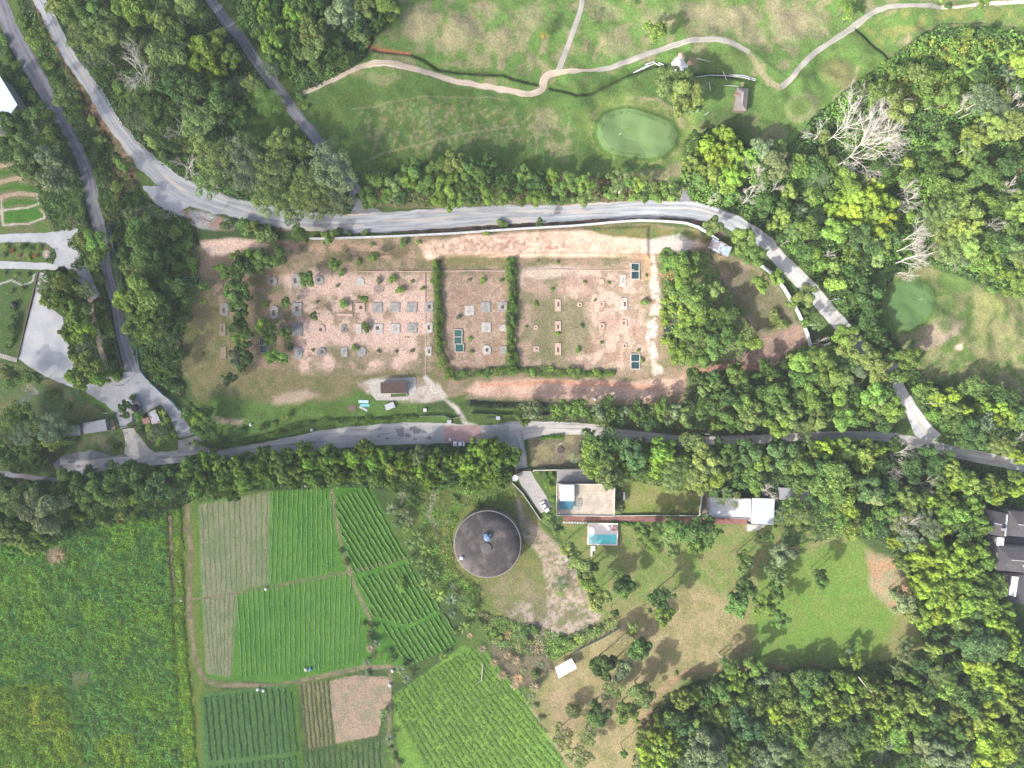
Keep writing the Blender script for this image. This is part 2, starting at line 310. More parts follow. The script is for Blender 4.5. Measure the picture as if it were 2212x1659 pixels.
# woodland floors
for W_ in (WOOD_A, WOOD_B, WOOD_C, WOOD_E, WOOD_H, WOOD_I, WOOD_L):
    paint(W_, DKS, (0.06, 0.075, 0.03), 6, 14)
paint(WOOD_D, (0.06, 0.08, 0.03), GRD, 6, 8); paint(WOOD_F, (0.09, 0.10, 0.045), (0.16, 0.12, 0.08), 6, 8)
paint(WOOD_J, (0.065, 0.06, 0.04), (0.12, 0.085, 0.06), 6, 8)
paint([T(0, 0, *p) for p in [(230, 0), (300, 0), (420, 240), (760, 760), (1060, 1280), (1140, 1400), (1200, 1659), (1100, 1659), (980, 1350), (780, 1000), (560, 640), (380, 250)]], (0.30, 0.18, 0.11), (0.13, 0.13, 0.05), 3, 10, nz=N3)
paint([(285, 450), (330, 470), (420, 490), (500, 500), (520, 480), (440, 460), (350, 440)], (0.28, 0.2, 0.14), GREY, 4, 8)
paint([T(3, 0, *p) for p in [(1650, 1350), (1800, 1280), (2212, 1380), (2212, 1500), (1800, 1440)]], (0.26, 0.12, 0.08), soft=4, warp=10, mix=(N3, .4, .55))
paint([(540, 228), (640, 235), (665, 290), (640, 320), (590, 310), (520, 285)], (0.055, 0.11, 0.02), (0.045, 0.085, 0.02), 6, 8)
# site clearing
SITE = [(395, 560), (440, 515), (560, 520), (680, 518), (900, 508), (1106, 498), (1260, 490), (1390, 482), (1500, 495), (1530, 520), (1600, 560), (1670, 600), (1715, 680), (1745, 750), (1740, 790), (1640, 800), (1500, 800), (1480, 870), (1230, 880), (1080, 865), (960, 860), (900, 850), (760, 835), (640, 850), (540, 880), (470, 870), (400, 810), (385, 760), (400, 660)]
paint(SITE, (0.28, 0.205, 0.135), (0.17, 0.155, 0.08), 4, 8)
SI = (0.13, 0.14, 0.055)
paint([(395, 640), (490, 660), (545, 800), (700, 810), (940, 800), (960, 850), (780, 840), (640, 900), (520, 900), (420, 860), (385, 760)], SI, (0.19, 0.165, 0.08), 10, 16)
paint([(600, 590), (930, 590), (930, 795), (620, 800), (640, 740), (620, 640)], PINK, (0.30, 0.225, 0.155), 12, 22, op=.8, mix=(N1, .38, .58))
paint([(640, 600), (930, 590), (930, 760), (650, 740)], PINK, soft=10, warp=25, mix=(N2, .42, .58), op=.75)
paint([(960, 600), (1095, 590), (1095, 790), (960, 790)], PINK, (0.34, 0.23, 0.17), 6, 10, op=.8, mix=(N2, .36, .56))
paint([(1115, 575), (1410, 565), (1410, 800), (1120, 800)], (0.35, 0.25, 0.18), (0.20, 0.18, 0.10), 8, 12)
paint([(1230, 580), (1390, 590), (1400, 790), (1240, 790), (1200, 700)], PINK, soft=14, warp=30, mix=(N2, .45, .6), op=.75)
paint([(1150, 640), (1270, 650), (1280, 760), (1150, 780)], (0.15, 0.15, 0.07), soft=14, warp=20, op=.75)
paint([(1120, 585), (1190, 572), (1300, 585), (1300, 596), (1130, 600), (1125, 630)], (0.52, 0.42, 0.33), soft=5, warp=10, op=.8)
for (x, y, rx, ry) in [(1230, 600, 16, 16), (1330, 770, 22, 12), (1280, 745, 16, 20), (1390, 560, 20, 8), (1000, 640, 26, 22), (1010, 790, 20, 8), (1270, 620, 14, 22), (1370, 710, 10, 24), (1060, 770, 20, 12), (1320, 700, 24, 20)]:
    blob(x, y, rx, ry, PINKD, .45, 0, .6, 16)
paint([(905, 530), (1010, 508), (1250, 500), (1480, 500), (1520, 530), (1420, 550), (1250, 555), (1000, 555), (920, 560)], (0.66, 0.47, 0.35), (0.52, 0.36, 0.26), 5, 10)
paint([(905, 530), (1100, 505), (1220, 520), (1220, 540), (1000, 545)], PINKD, (0.36, 0.27, 0.2), 4, 12, mix=(N3, .48, .6), op=.75)
paint([(1250, 494), (1390, 486), (1510, 500), (1500, 520), (1440, 520), (1340, 515), (1300, 508)], (0.17, 0.16, 0.06), (0.10, 0.14, 0.04), 4, 8)
paint([(1390, 520), (1470, 505), (1500, 525), (1480, 545), (1400, 545)], (0.48, 0.44, 0.40), soft=4, warp=8, op=.8)
paint([(430, 520), (500, 515), (560, 518), (590, 530), (520, 538), (460, 555), (440, 540)], (0.62, 0.45, 0.34), PINK, 4, 8)
paint([(560, 520), (700, 528), (900, 525), (900, 560), (760, 560), (700, 545), (600, 540)], (0.36, 0.25, 0.17), (0.16, 0.14, 0.07), 5, 14)
for (a_, b_) in (((750, 542), (900, 560)), ((700, 556), (880, 548)), ((780, 586), (940, 584))):
    paint([a_, ((a_[0] + b_[0]) / 2, (a_[1] + b_[1]) / 2 - 3), b_], (0.13, 0.08, 0.05), soft=2, closed=False, width=3, warp=6, op=.7)
paint([(930, 562), (1080, 548), (1300, 548), (1400, 552), (1530, 540)], (0.12, 0.09, 0.05), soft=2, closed=False, width=3, warp=5, op=.6)
paint([(950, 550), (1020, 550), (1100, 555), (1100, 575), (950, 575)], (0.19, 0.17, 0.07), soft=4, warp=8, op=.7)
paint([(1408, 560), (1420, 640), (1405, 720), (1420, 800)], (0.56, 0.50, 0.44), (0.66, 0.52, 0.42), soft=4, closed=False, width=19, warp=16, mix=(N3, .2, .5), op=.9)
paint([(1400, 555), (1400, 600)], (0.40, 0.26, 0.15), soft=3, closed=False, width=14, warp=6)
paint([(1440, 580), (1462, 590), (1468, 625), (1445, 632), (1432, 600)], (0.32, 0.17, 0.10), soft=3, warp=5)
paint([(1560, 560), (1660, 600), (1700, 640), (1720, 700), (1640, 720), (1580, 640)], (0.16, 0.14, 0.09), (0.12, 0.12, 0.055), 8, 10)
paint([(1600, 740), (1730, 700), (1750, 750), (1740, 795), (1640, 800), (1500, 790)], (0.30, 0.20, 0.155), (0.22, 0.155, 0.115), 10, 16)
paint([(1480, 806), (1560, 795), (1660, 790)], (0.36, 0.2, 0.14), soft=4, closed=False, width=10, warp=8)
paint([(1025, 825), (1160, 818), (1350, 822), (1480, 815), (1480, 845), (1390, 862), (1200, 862), (1050, 858), (1000, 842)], (0.52, 0.36, 0.27), (0.42, 0.28, 0.21), 5, 10)
paint([(1040, 830), (1200, 825), (1420, 838)], (0.50, 0.24, 0.14), soft=3, closed=False, width=9, warp=12, op=.7)
paint([(1015, 868), (1200, 872), (1300, 880)], (0.05, 0.05, 0.035), soft=2, closed=False, width=7, warp=3)
paint([(770, 826), (830, 815), (905, 815), (950, 830), (960, 865), (880, 872), (800, 860)], (0.46, 0.40, 0.33), (0.30, 0.24, 0.17), 4, 8)
paint([(918, 815), (940, 840), (985, 880), (1005, 915), (1025, 920)], (0.50, 0.45, 0.38), soft=3, closed=False, width=10, warp=6)
paint([(960, 860), (1010, 850), (1000, 870), (975, 870)], GR, soft=3, warp=6)
paint([(470, 850), (560, 870), (700, 870), (800, 850), (900, 870), (1000, 905), (900, 925), (740, 930), (600, 960), (470, 970), (420, 930), (430, 880)], (0.085, 0.14, 0.03), GRB, 8, 12)
paint([(590, 855), (660, 845), (690, 855), (640, 875), (590, 872)], PINK, soft=8, warp=12, op=.5)
paint([(465, 900), (530, 905), (520, 918), (470, 912)], (0.4, 0.3, 0.22), soft=4, warp=8, op=.7)
# verge of north road
paint([(600, 492), (900, 496), (1106, 488), (1300, 478), (1400, 470), (1520, 480), (1560, 510)], (0.09, 0.075, 0.05), (0.2, 0.13, 0.1), soft=3, closed=False, width=14, warp=5)
paint([(795, 440), (950, 446), (1106, 438), (1300, 440), (1480, 436), (1560, 455)], (0.28, 0.23, 0.14), soft=3, closed=False, width=10, warp=6, op=.8)
# south roadside
paint([(640, 985), (800, 968), (960, 965), (1060, 962), (1090, 975), (1040, 985), (800, 985)], (0.13, 0.11, 0.09), (0.09, 0.08, 0.06), 4, 6)
paint([(1140, 945), (1180, 935), (1260, 940), (1285, 960), (1270, 1010), (1200, 1012), (1150, 1010), (1145, 980)], (0.14, 0.12, 0.08), (0.22, 0.2, 0.1), 3, 5)
paint([(1320, 985 - 60), (1500, 938), (1700, 940)], (0.07, 0.06, 0.035), soft=4, closed=False, width=18, warp=5, op=.7)
# left gardens
paint([(-20, 340), (50, 370), (100, 470), (150, 500), (165, 520), (150, 530), (0, 570), (-200, 570), (-200, 340)], (0.10, 0.16, 0.04), (0.15, 0.15, 0.07), 4, 6)
for k in range(7):
    y = 350 + k * 17; paint([(-20, y + 14), (40, y), (72 + k * 3, y + (4 if k > 3 else 12))], (0.38, 0.28, 0.19) if k % 2 == 0 else (0.06, 0.15, 0.02), soft=1.5, closed=False, width=9, warp=3)
paint([(5, 455), (80, 447), (95, 465), (80, 478), (10, 482)], (0.06, 0.16, 0.02), soft=1.5, warp=2)
for l_ in ([(3, 430), (5, 484)], [(0, 455), (60, 448), (85, 440), (78, 415)], [(5, 486), (60, 484), (98, 470), (95, 458)]):
    paint(l_, (0.5, 0.43, 0.36), soft=.8, closed=False, width=3.5, warp=2)
paint([(-200, 585), (82, 583), (78, 600), (60, 680), (45, 770), (-200, 765)], (0.07, 0.13, 0.03), (0.085, 0.12, 0.045), 1.5, 2)
paint([(0, 613), (25, 605), (48, 617), (70, 608), (74, 592)], (0.5, 0.5, 0.46), soft=.6, closed=False, width=3, warp=1)
paint([(-200, 780), (30, 785), (140, 830), (190, 870), (245, 900), (255, 920), (180, 930), (100, 960), (-200, 960)], (0.09, 0.14, 0.05), (0.14, 0.14, 0.06), 3, 6)
paint([(190, 862), (225, 880), (245, 900), (245, 885), (215, 865)], (0.09, 0.19, 0.02), soft=2, warp=2)
paint([(-20, 950), (120, 960), (150, 975), (110, 1020), (-20, 1018)], DKS, (0.07, 0.1, 0.03), 4, 8)
paint([(120, 975), (240, 925), (262, 935), (265, 975), (200, 985), (130, 1000)], (0.12, 0.13, 0.07), GRD, 4, 6)
paint([(262, 868), (300, 855), (320, 880), (350, 895), (372, 920), (385, 945), (340, 955), (325, 965), (295, 925), (270, 905)], (0.06, 0.09, 0.03), (0.05, 0.07, 0.03), 2, 3)
paint([(395, 940), (450, 975), (560, 950), (700, 930), (810, 915), (810, 922), (700, 942), (560, 966), (470, 985)], (0.055, 0.11, 0.02), (0.045, 0.09, 0.02), 3, 4)
# yard round the tank, lawn, garden slope
paint([(900, 1060), (1010, 1040), (1100, 1020), (1140, 1090), (1220, 1200), (1290, 1270), (1330, 1350), (1240, 1400), (1060, 1380), (1000, 1320), (950, 1220), (900, 1130)], (0.12, 0.17, 0.04), (0.17, 0.17, 0.06), 6, 12)
paint([(948, 1035), (935, 1075), (925, 1110), (940, 1140)], (0.36, 0.30, 0.24), soft=3, closed=False, width=12, warp=6)
paint([(1110, 1050), (1140, 1120), (1180, 1150), (1235, 1210), (1250, 1260), (1300, 1300), (1290, 1350), (1200, 1370), (1100, 1330), (1080, 1300), (1180, 1290), (1170, 1200), (1130, 1160)], (0.38, 0.31, 0.24), (0.28, 0.22, 0.16), 6, 14)
paint([(1060, 1270), (1180, 1285), (1300, 1330), (1260, 1375), (1110, 1370)], (0.33, 0.265, 0.215), (0.15, 0.14, 0.075), 10, 30, nz=N2)
paint([(1140, 1130), (1240, 1210), (1320, 1340), (1200, 1380), (1060, 1350), (1040, 1260)], (0.12, 0.14, 0.05), soft=10, warp=30, mix=(N3, .5, .62), op=.7)
paint([(1050, 1250), (1150, 1230), (1170, 1290), (1080, 1310), (1040, 1280)], (0.15, 0.16, 0.06), (0.2, 0.18, 0.1), 8, 12)
GARD = [(1195, 1130), (1690, 1130), (1830, 1150), (1950, 1230), (1970, 1330), (2020, 1420), (1900, 1450), (1700, 1450), (1500, 1470), (1420, 1540), (1370, 1690), (1245, 1690), (1140, 1510), (1180, 1440), (1330, 1350), (1280, 1280), (1230, 1190)]
paint(GARD, (0.125, 0.175, 0.045), (0.18, 0.18, 0.07), 5, 10)
paint([(1330, 1330), (1500, 1260), (1600, 1300), (1640, 1400), (1500, 1450), (1420, 1520), (1370, 1690), (1245, 1690), (1160, 1510), (1200, 1430)], (0.26, 0.215, 0.11), (0.19, 0.175, 0.075), 14, 20)
paint([(1650, 1230), (1850, 1160), (1950, 1300), (1900, 1430), (1640, 1430), (1620, 1330)], (0.11, 0.195, 0.035), (0.13, 0.19, 0.04), 14, 14)
paint([(1870, 1190), (1950, 1210), (1985, 1300), (1940, 1330), (1880, 1270)], (0.33, 0.21, 0.12), TAN, 8, 10)
paint([(1180, 1500), (1240, 1480), (1250, 1560), (1220, 1600)], (0.28, 0.2, 0.13), soft=8, warp=12, op=.5)
paint([(1380, 1560), (1420, 1500), (1480, 1450), (1700, 1440)], (0.3, 0.18, 0.12), soft=4, closed=False, width=12, warp=8, op=.5)
paint([(1345, 1020), (1520, 1030), (1518, 1110), (1345, 1110)], (0.14, 0.18, 0.04), (0.19, 0.19, 0.07), 2, 2)
paint([(1515, 1060), (1535, 1060), (1535, 1110), (1515, 1110)], (0.2, 0.17, 0.13), soft=1)
# fields base
F_LEFT = [(425, 1085), (585, 1062), (715, 1052), (800, 1050), (885, 1215), (990, 1390), (880, 1440), (790, 1445), (600, 1475), (445, 1465), (430, 1290)]
paint(F_LEFT, (0.06, 0.17, 0.022), (0.08, 0.195, 0.028), 2, 2)
paint([(428, 1090), (584, 1062), (578, 1262), (512, 1275), (500, 1462), (445, 1455), (436, 1290)], (0.15, 0.195, 0.085), (0.20, 0.215, 0.115), 3, 3)
for l_, ww in (([(402, 1068), (412, 1190), (408, 1300), (420, 1420), (438, 1465), (470, 1480), (600, 1480), (700, 1460), (790, 1440), (850, 1440)], 10), ([(402, 1068), (420, 1050)], 8), ([(370, 1100), (366, 1130), (370, 1240), (373, 1300)], 7), ([(385, 1068), (365, 1096)], 7), ([(370, 1147), (400, 1142)], 7), ([(372, 1292), (410, 1295), (440, 1292), (600, 1266), (770, 1232), (880, 1205)], 5), ([(715, 1060), (735, 1170), (760, 1250), (800, 1340), (810, 1420)], 7), ([(845, 1440), (842, 1530), (838, 1600), (860, 1659)], 7)):
    paint(l_, (0.24, 0.185, 0.12), (0.15, 0.13, 0.08), soft=1.5, closed=False, width=ww, warp=5, op=.85)
paint([(433, 1500), (640, 1475), (650, 1690), (440, 1690)], (0.07, 0.155, 0.04), soft=2, warp=1); paint([(640, 1480), (655, 1690), (635, 1690), (620, 1480)], (0.06, 0.14, 0.02), soft=2)
PL_TAN = [(649, 1477), (710, 1470), (722, 1608), (664, 1617)]; PL_BR = [T(1, 3, *p) for p in [(628, 912), (770, 872), (890, 857), (1140, 877), (1170, 960), (1165, 1060), (1100, 1180), (1050, 1378), (690, 1448), (660, 1200)]]
paint(PL_TAN, (0.20, 0.19, 0.09), (0.16, 0.18, 0.07), 1.5, 1)
paint(PL_BR, (0.33, 0.24, 0.165), (0.25, 0.215, 0.14), .8, 1); paint([(715, 1520), (840, 1530), (835, 1560), (720, 1540)], (0.22, 0.21, 0.13), soft=8, warp=20, op=.5, mix=(N3, .45, .6))
paint([(657, 1628), (835, 1598), (835, 1690), (657, 1690)], (0.06, 0.12, 0.03), (0.09, 0.14, 0.05), 2, 2)
F9 = [(848, 1505), (1000, 1395), (1050, 1410), (1140, 1510), (1245, 1700), (870, 1700)]
paint(F9, (0.14, 0.26, 0.04), (0.11, 0.21, 0.035), 3, 4)
paint([(1130, 1500), (1160, 1550), (1230, 1650)], (0.26, 0.22, 0.12), soft=2, closed=False, width=6, warp=5)
paint([(1060, 1360), (1180, 1400), (1200, 1440), (1160, 1490), (1110, 1480), (1060, 1420)], (0.14, 0.12, 0.07), DKS, 5, 10)

# --- relief: greens, mounds, banks
def bump(pts, h, soft): 
    s_, m_ = pmask(pts, soft, 0); hz[s_] += h * m_
bump(GREEN1, 0.9, 14); bump(GREEN2, 0.8, 12)
gm_s, gm = pmask(GOLF, 20, 0); hz[gm_s] += gm * (fbm(PX, PY, 90, 3, 71)[gm_s] - .5) * 5.0
gm_s, gm = pmask(GOLF2, 20, 0); hz[gm_s] += gm * (fbm(PX, PY, 60, 3, 71)[gm_s] - .5) * 3.0
for (x, y, r_) in ((905, 50, 30), (995, 70, 30), (1812, 157, 30), (1733, 232, 28), (1975, 88, 18), (1080, 90, 26), (2033, 700, 26)):
    bump([(x + r_ * math.cos(t), y + r_ * math.sin(t)) for t in np.linspace(0, 6.28, 13)[:-1]], 1.0, 14)
bank = [(905, 555), (1100, 552), (1300, 552), (1400, 556), (1400, 490), (1250, 494), (905, 512)]
bump(bank, 0.9, 5)
near = np.ones(X.shape)
hz += (fbm(PX, PY, 45, 3, 77) - .5) * 0.35
def hgt(x, y):
    i = int(np.clip(np.searchsorted(GX, x) - 1, 0, len(GX) - 2)); j = int(np.clip(np.searchsorted(GY, y) - 1, 0, len(GY) - 2))
    fx = (x - GX[i]) / (GX[i + 1] - GX[i]); fy = (y - GY[j]) / (GY[j + 1] - GY[j])
    return float((hz[j, i] * (1 - fx) + hz[j, i + 1] * fx) * (1 - fy) + (hz[j + 1, i] * (1 - fx) + hz[j + 1, i + 1] * fx) * fy)
def hgtv(x, y):
    i = np.clip(np.searchsorted(GX, x) - 1, 0, len(GX) - 2); j = np.clip(np.searchsorted(GY, y) - 1, 0, len(GY) - 2)
    fx = (x - GX[i]) / (GX[i + 1] - GX[i]); fy = (y - GY[j]) / (GY[j + 1] - GY[j])
    return (hz[j, i] * (1 - fx) + hz[j, i + 1] * fx) * (1 - fy) + (hz[j + 1, i] * (1 - fx) + hz[j + 1, i + 1] * fx) * fy

# ------------------------------------------------------------------ roads (as strips draped on the ground)
def smooth_line(pts, step=1.2):
    P = np.array([tuple(tw(p[:2])) + (p[2] * S if len(p) > 2 else 0,) for p in pts]); out = []
    for i in range(len(P) - 1):
        p0, p1, p2, p3 = P[max(i - 1, 0)], P[i], P[i + 1], P[min(i + 2, len(P) - 1)]
        n = max(2, int(np.hypot(*(p2 - p1)[:2]) / step))
        for k in range(n):
            t = k / n; out.append(0.5 * ((2 * p1) + (-p0 + p2) * t + (2 * p0 - 5 * p1 + 4 * p2 - p3) * t * t + (-p0 + 3 * p1 - 3 * p2 + p3) * t ** 3))
    out.append(P[-1]); return np.array(out)
road_pts = []
def ribbon(name, pts, mat, z=0.05, jit=0.35, nseg=10, kind='structure', parent=None, step=0.9):
    L = smooth_line(pts, step); n = len(L); road_pts.append(L)
    tg = np.gradient(L[:, :2], axis=0); tg /= np.linalg.norm(tg, axis=1)[:, None] + 1e-9; nn = np.stack([-tg[:, 1], tg[:, 0]], 1)
    u = np.linspace(-1, 1, nseg + 1); s0 = np.cumsum(np.r_[0, np.hypot(*np.diff(L[:, :2], axis=0).T)])
    ja = (fbm(s0, s0 * 0 + 3, 4, 4, 5) - .5) * 2 * jit; jb = (fbm(s0, s0 * 0 + 9, 4, 4, 8) - .5) * 2 * jit
    V = []; UV = []
    for k in range(nseg + 1):
        off = u[k] * L[:, 2] / 2 + ja * max(0, u[k]) + jb * max(0, -u[k]) * -1
        xy = L[:, :2] + nn * off[:, None]; zz = hgtv(xy[:, 0], xy[:, 1]) + z
        V.append(np.column_stack([xy, zz])); UV.append(np.column_stack([np.full(n, u[k]), s0]))
    V = np.stack(V, 1).reshape(-1, 3); UV = np.stack(UV, 1).reshape(-1, 2); m = nseg + 1
    i, k = np.meshgrid(np.arange(n - 1), np.arange(nseg), indexing='ij'); b = (i * m + k).ravel()
    F = np.column_stack([b + 1, b, b + m, b + m + 1])[:, ::-1]
    o = link(name, np_mesh(name, V, F[:, ::-1], mat, uv=UV), parent)
    me = o.data
    if sum(p.normal.z for p in list(me.polygons)[:20]) < 0: me.flip_normals()
    if kind: o['kind'] = kind
    return o
def sheet(name, pts, mat, z=0.05, kind='structure', jit=0.25, parent=None):
    """flat polygon draped on the ground, finely cut, with a ragged edge"""
    P = []; n = len(pts)
    for i in range(n):
        a, b = np.array(tw(pts[i])), np.array(tw(pts[(i + 1) % n])); k = max(1, int(np.hypot(*(b - a)) / 1.0))
        for j in range(k):
            p = a + (b - a) * j / k; P.append((p[0] + (vn(p[0] * .7, p[1] * .7, 3) - .5) * 2 * jit, p[1] + (vn(p[0] * .7, p[1] * .7, 6) - .5) * 2 * jit))
    bm = bmesh.new(); vs = [bm.verts.new((p[0], p[1], 0)) for p in P]; bm.faces.new(vs); bmesh.ops.triangulate(bm, faces=bm.faces[:])
    for _ in range(3):
        es = [e for e in bm.edges if e.calc_length() > 3.0]
        if es: bmesh.ops.subdivide_edges(bm, edges=es, cuts=1); bmesh.ops.triangulate(bm, faces=bm.faces[:])
    for v in bm.verts: v.co.z = hgt(v.co.x, v.co.y) + z
    bmesh.ops.recalc_face_normals(bm, faces=bm.faces[:])
    if sum(f.normal.z for f in bm.faces) < 0: bmesh.ops.reverse_faces(bm, faces=bm.faces[:])
    me = bpy.data.meshes.new(name); bm.to_mesh(me); bm.free(); me.materials.append(mat); o = link(name, me, parent)
    if kind: o['kind'] = kind
    return o
def roadmat(name, c1, c2, track, tan=None, trackw=0.22, uvs=True, rough=0.9, fine=0.12):
    """two wheel tracks along the strip (UV.x = -1..1), streaky stains along it"""
    m = mk(name, c1, c2, 0.25, rough, fine=fine, fscale=3.0); n = m.node_tree; b = n.nodes['Principled BSDF']
    src = b.inputs['Base Color'].links[0].from_socket
    uv = n.nodes.new('ShaderNodeUVMap'); mp = n.nodes.new('ShaderNodeMapping'); mp.inputs['Scale'].default_value = (3.2, 0.05, 1)
    n.links.new(uv.outputs[0], mp.inputs[0]); no = n.nodes.new('ShaderNodeTexNoise'); no.inputs['Scale'].default_value = 1.0; no.inputs['Detail'].default_value = 6
    n.links.new(mp.outputs[0], no.inputs['Vector'])
    mr = n.nodes.new('ShaderNodeMapRange'); mr.inputs[1].default_value = 0.45; mr.inputs[2].default_value = 0.62; n.links.new(no.outputs['Fac'], mr.inputs[0])
    mx = n.nodes.new('ShaderNodeMix'); mx.data_type = 'RGBA'; n.links.new(mr.outputs[0], mx.inputs[0]); n.links.new(src, mx.inputs[6]); mx.inputs[7].default_value = (*track, 1)
    out = mx.outputs[2]
    if tan:
        mp2 = n.nodes.new('ShaderNodeMapping'); mp2.inputs['Scale'].default_value = (2.0, 0.03, 1); mp2.inputs['Location'].default_value = (7, 3, 0); n.links.new(uv.outputs[0], mp2.inputs[0])
        n2 = n.nodes.new('ShaderNodeTexNoise'); n2.inputs['Scale'].default_value = 1.3; n2.inputs['Detail'].default_value = 8; n.links.new(mp2.outputs[0], n2.inputs['Vector'])
        m2 = n.nodes.new('ShaderNodeMapRange'); m2.inputs[1].default_value = 0.56; m2.inputs[2].default_value = 0.68; n.links.new(n2.outputs['Fac'], m2.inputs[0])
        mx2 = n.nodes.new('ShaderNodeMix'); mx2.data_type = 'RGBA'; n.links.new(m2.outputs[0], mx2.inputs[0]); n.links.new(out, mx2.inputs[6]); mx2.inputs[7].default_value = (*tan, 1); out = mx2.outputs[2]
    n.links.new(out, b.inputs['Base Color']); return m
RM_GRAVEL = roadmat('gravel_road_surface', (0.315, 0.325, 0.335), (0.24, 0.255, 0.275), (0.42, 0.43, 0.43), (0.50, 0.42, 0.34))
RM_ASPH = roadmat('old_asphalt', (0.18, 0.18, 0.195), (0.12, 0.12, 0.135), (0.23, 0.23, 0.24))
RM_MAIN = roadmat('worn_asphalt', (0.43, 0.405, 0.37), (0.34, 0.32, 0.295), (0.48, 0.455, 0.415), (0.19, 0.18, 0.18))
RM_CONC = roadmat('concrete_road_surface', (0.44, 0.44, 0.44), (0.36, 0.37, 0.37), (0.50, 0.48, 0.45), (0.42, 0.36, 0.29))
RM_DIRT = roadmat('dirt_track_surface', (0.42, 0.34, 0.26), (0.33, 0.27, 0.19), (0.52, 0.44, 0.36))
RM_CART = roadmat('cart_path_surface', (0.31, 0.295, 0.255), (0.24, 0.23, 0.20), (0.38, 0.35, 0.29))
RM_SAND = roadmat('sandy_path_surface', (0.56, 0.48, 0.38), (0.46, 0.38, 0.28), (0.62, 0.55, 0.46))
def tl(c, r, *pts): return [(*T(c, r, p[0], p[1]), p[2]) for p in pts]
R1 = tl(0, 0, (300, -120, 110), (345, 0, 110), (470, 250, 108), (600, 480, 110), (712, 640, 112), (835, 830, 120), (965, 1040, 125), (1135, 1260, 135), (1330, 1460, 170)) + [(395, 410, 46), (450, 433, 46), (500, 448, 43), (553, 461, 42)] + tl(1, 1, (300, 235, 165), (700, 272, 160), (1200, 258, 170), (1700, 220, 170), (2212, 195, 160)) + tl(2, 1, (500, 180, 150), (1000, 155, 145), (1500, 155, 150), (1800, 225, 150), (2000, 320, 145), (2200, 440, 130)) + tl(3, 1, (20, 490, 125))
R1 = [(p[0], p[1], p[2] / 4 if p[2] > 60 else p[2]) for p in R1]
ribbon('gravel_road', R1, RM_GRAVEL, 0.06, 0.9)
ribbon('concrete_road', [(p[0], p[1], p[2] / 4) for p in tl(3, 1, (20, 490, 118), (200, 680, 130), (400, 880, 135), (560, 1070, 130), (720, 1240, 120), (900, 1400, 110), (1120, 1560, 100))] + [(p[0], p[1], p[2] / 4) for p in tl(3, 2, (1130, 20, 95), (1200, 150, 100), (1270, 280, 125), (1350, 410, 165), (1420, 500, 190))], RM_CONC, 0.046, 0.5)
R2 = [(p[0], p[1], p[2] / 4) for p in tl(0, 0, (-30, -80, 130), (20, 60, 130), (90, 250, 130), (200, 450, 150), (320, 660, 140), (425, 850, 130), (520, 1020, 110), (610, 1180, 105), (705, 1380, 110), (770, 1560, 110))] + [(p[0], p[1], p[2] / 4) for p in tl(0, 1, (800, 80, 110), (850, 280, 105), (890, 480, 100), (930, 720, 95), (1000, 950, 95), (1045, 1200, 95), (1100, 1400, 105), (1150, 1560, 120), (1180, 1659, 140))]
ribbon('asphalt_lane', R2, RM_ASPH, 0.06, 0.5)
ribbon('side_road', [(p[0], p[1], 23) for p in tl(0, 0, (1780, -90, 0), (1830, 0, 0), (1950, 180, 0), (2085, 330, 0), (2212, 520, 0))] + [(p[0], p[1], 24) for p in tl(1, 0, (60, 600, 0), (205, 800, 0), (355, 1000, 0), (480, 1150, 0), (590, 1290, 0))] + [(740, 375, 26), (775, 425, 30), (790, 460, 40)], RM_ASPH, 0.045, 0.5)
ribbon('main_road', [(130, 1010, 40), (175, 1008, 30), (250, 1001, 27), (325, 992, 27), (425, 984, 28), (490, 978, 27), (553, 972, 26), (600, 966, 32), (653, 959, 40), (715, 949, 44), (778, 942, 44), (878, 937, 47), (978, 936, 42), (1053, 938, 38), (1106, 933, 44), (1145, 928, 36), (1181, 926, 30), (1256, 926, 24), (1296, 931, 24), (1356, 940, 22), (1431, 948, 21), (1531, 952, 20), (1659, 948, 18), (1734, 943, 18), (1809, 941, 20), (1909, 943, 20), (1984, 956, 22), (2034, 970, 24), (2109, 986, 25), (2184, 1001, 25), (2260, 1018, 24)], RM_MAIN, 0.05, 0.5)
ribbon('gate_approach', [(1106, 942, 50), (1117, 962, 34), (1122, 985, 30), (1127, 1012, 27)], RM_MAIN, 0.066, 0.4)
ribbon('dirt_lane', [(-60, 1024, 12), (0, 1024, 12), (62, 1030, 10), (130, 1035, 8), (150, 1022, 14)], RM_ASPH, 0.04, 0.4)
sheet('asphalt_lot', [T(0, 2, *p) for p in [(460, 690), (540, 615), (800, 570), (960, 620), (1080, 610), (1000, 690), (820, 770), (520, 800)]], RM_ASPH, 0.045)
sheet('red_road_surface', [(960, 919), (1040, 919), (1040, 955), (1010, 957), (960, 955)], mk('red_paving', (0.36, 0.24, 0.23), (0.30, 0.2, 0.19), 0.6), 0.07, jit=.05)
sheet('pale_road_surface', [(1040.5, 918), (1100, 918), (1100, 952), (1040.5, 955)], mk('stamped_concrete', (0.34, 0.34, 0.32), (0.27, 0.27, 0.26), 0.6), 0.07, jit=.05)
sheet('pale_patch', [(935, 919), (959.5, 919), (959.5, 955), (935, 953)], mk('patched_concrete', (0.33, 0.33, 0.325), (0.28, 0.28, 0.275), 0.6), 0.07, jit=.1)
RS_ = random.Random(21)
M_STAIN = mk('dark_road_patch', (0.17, 0.165, 0.165), (0.22, 0.215, 0.21), 1.2, fine=.2)
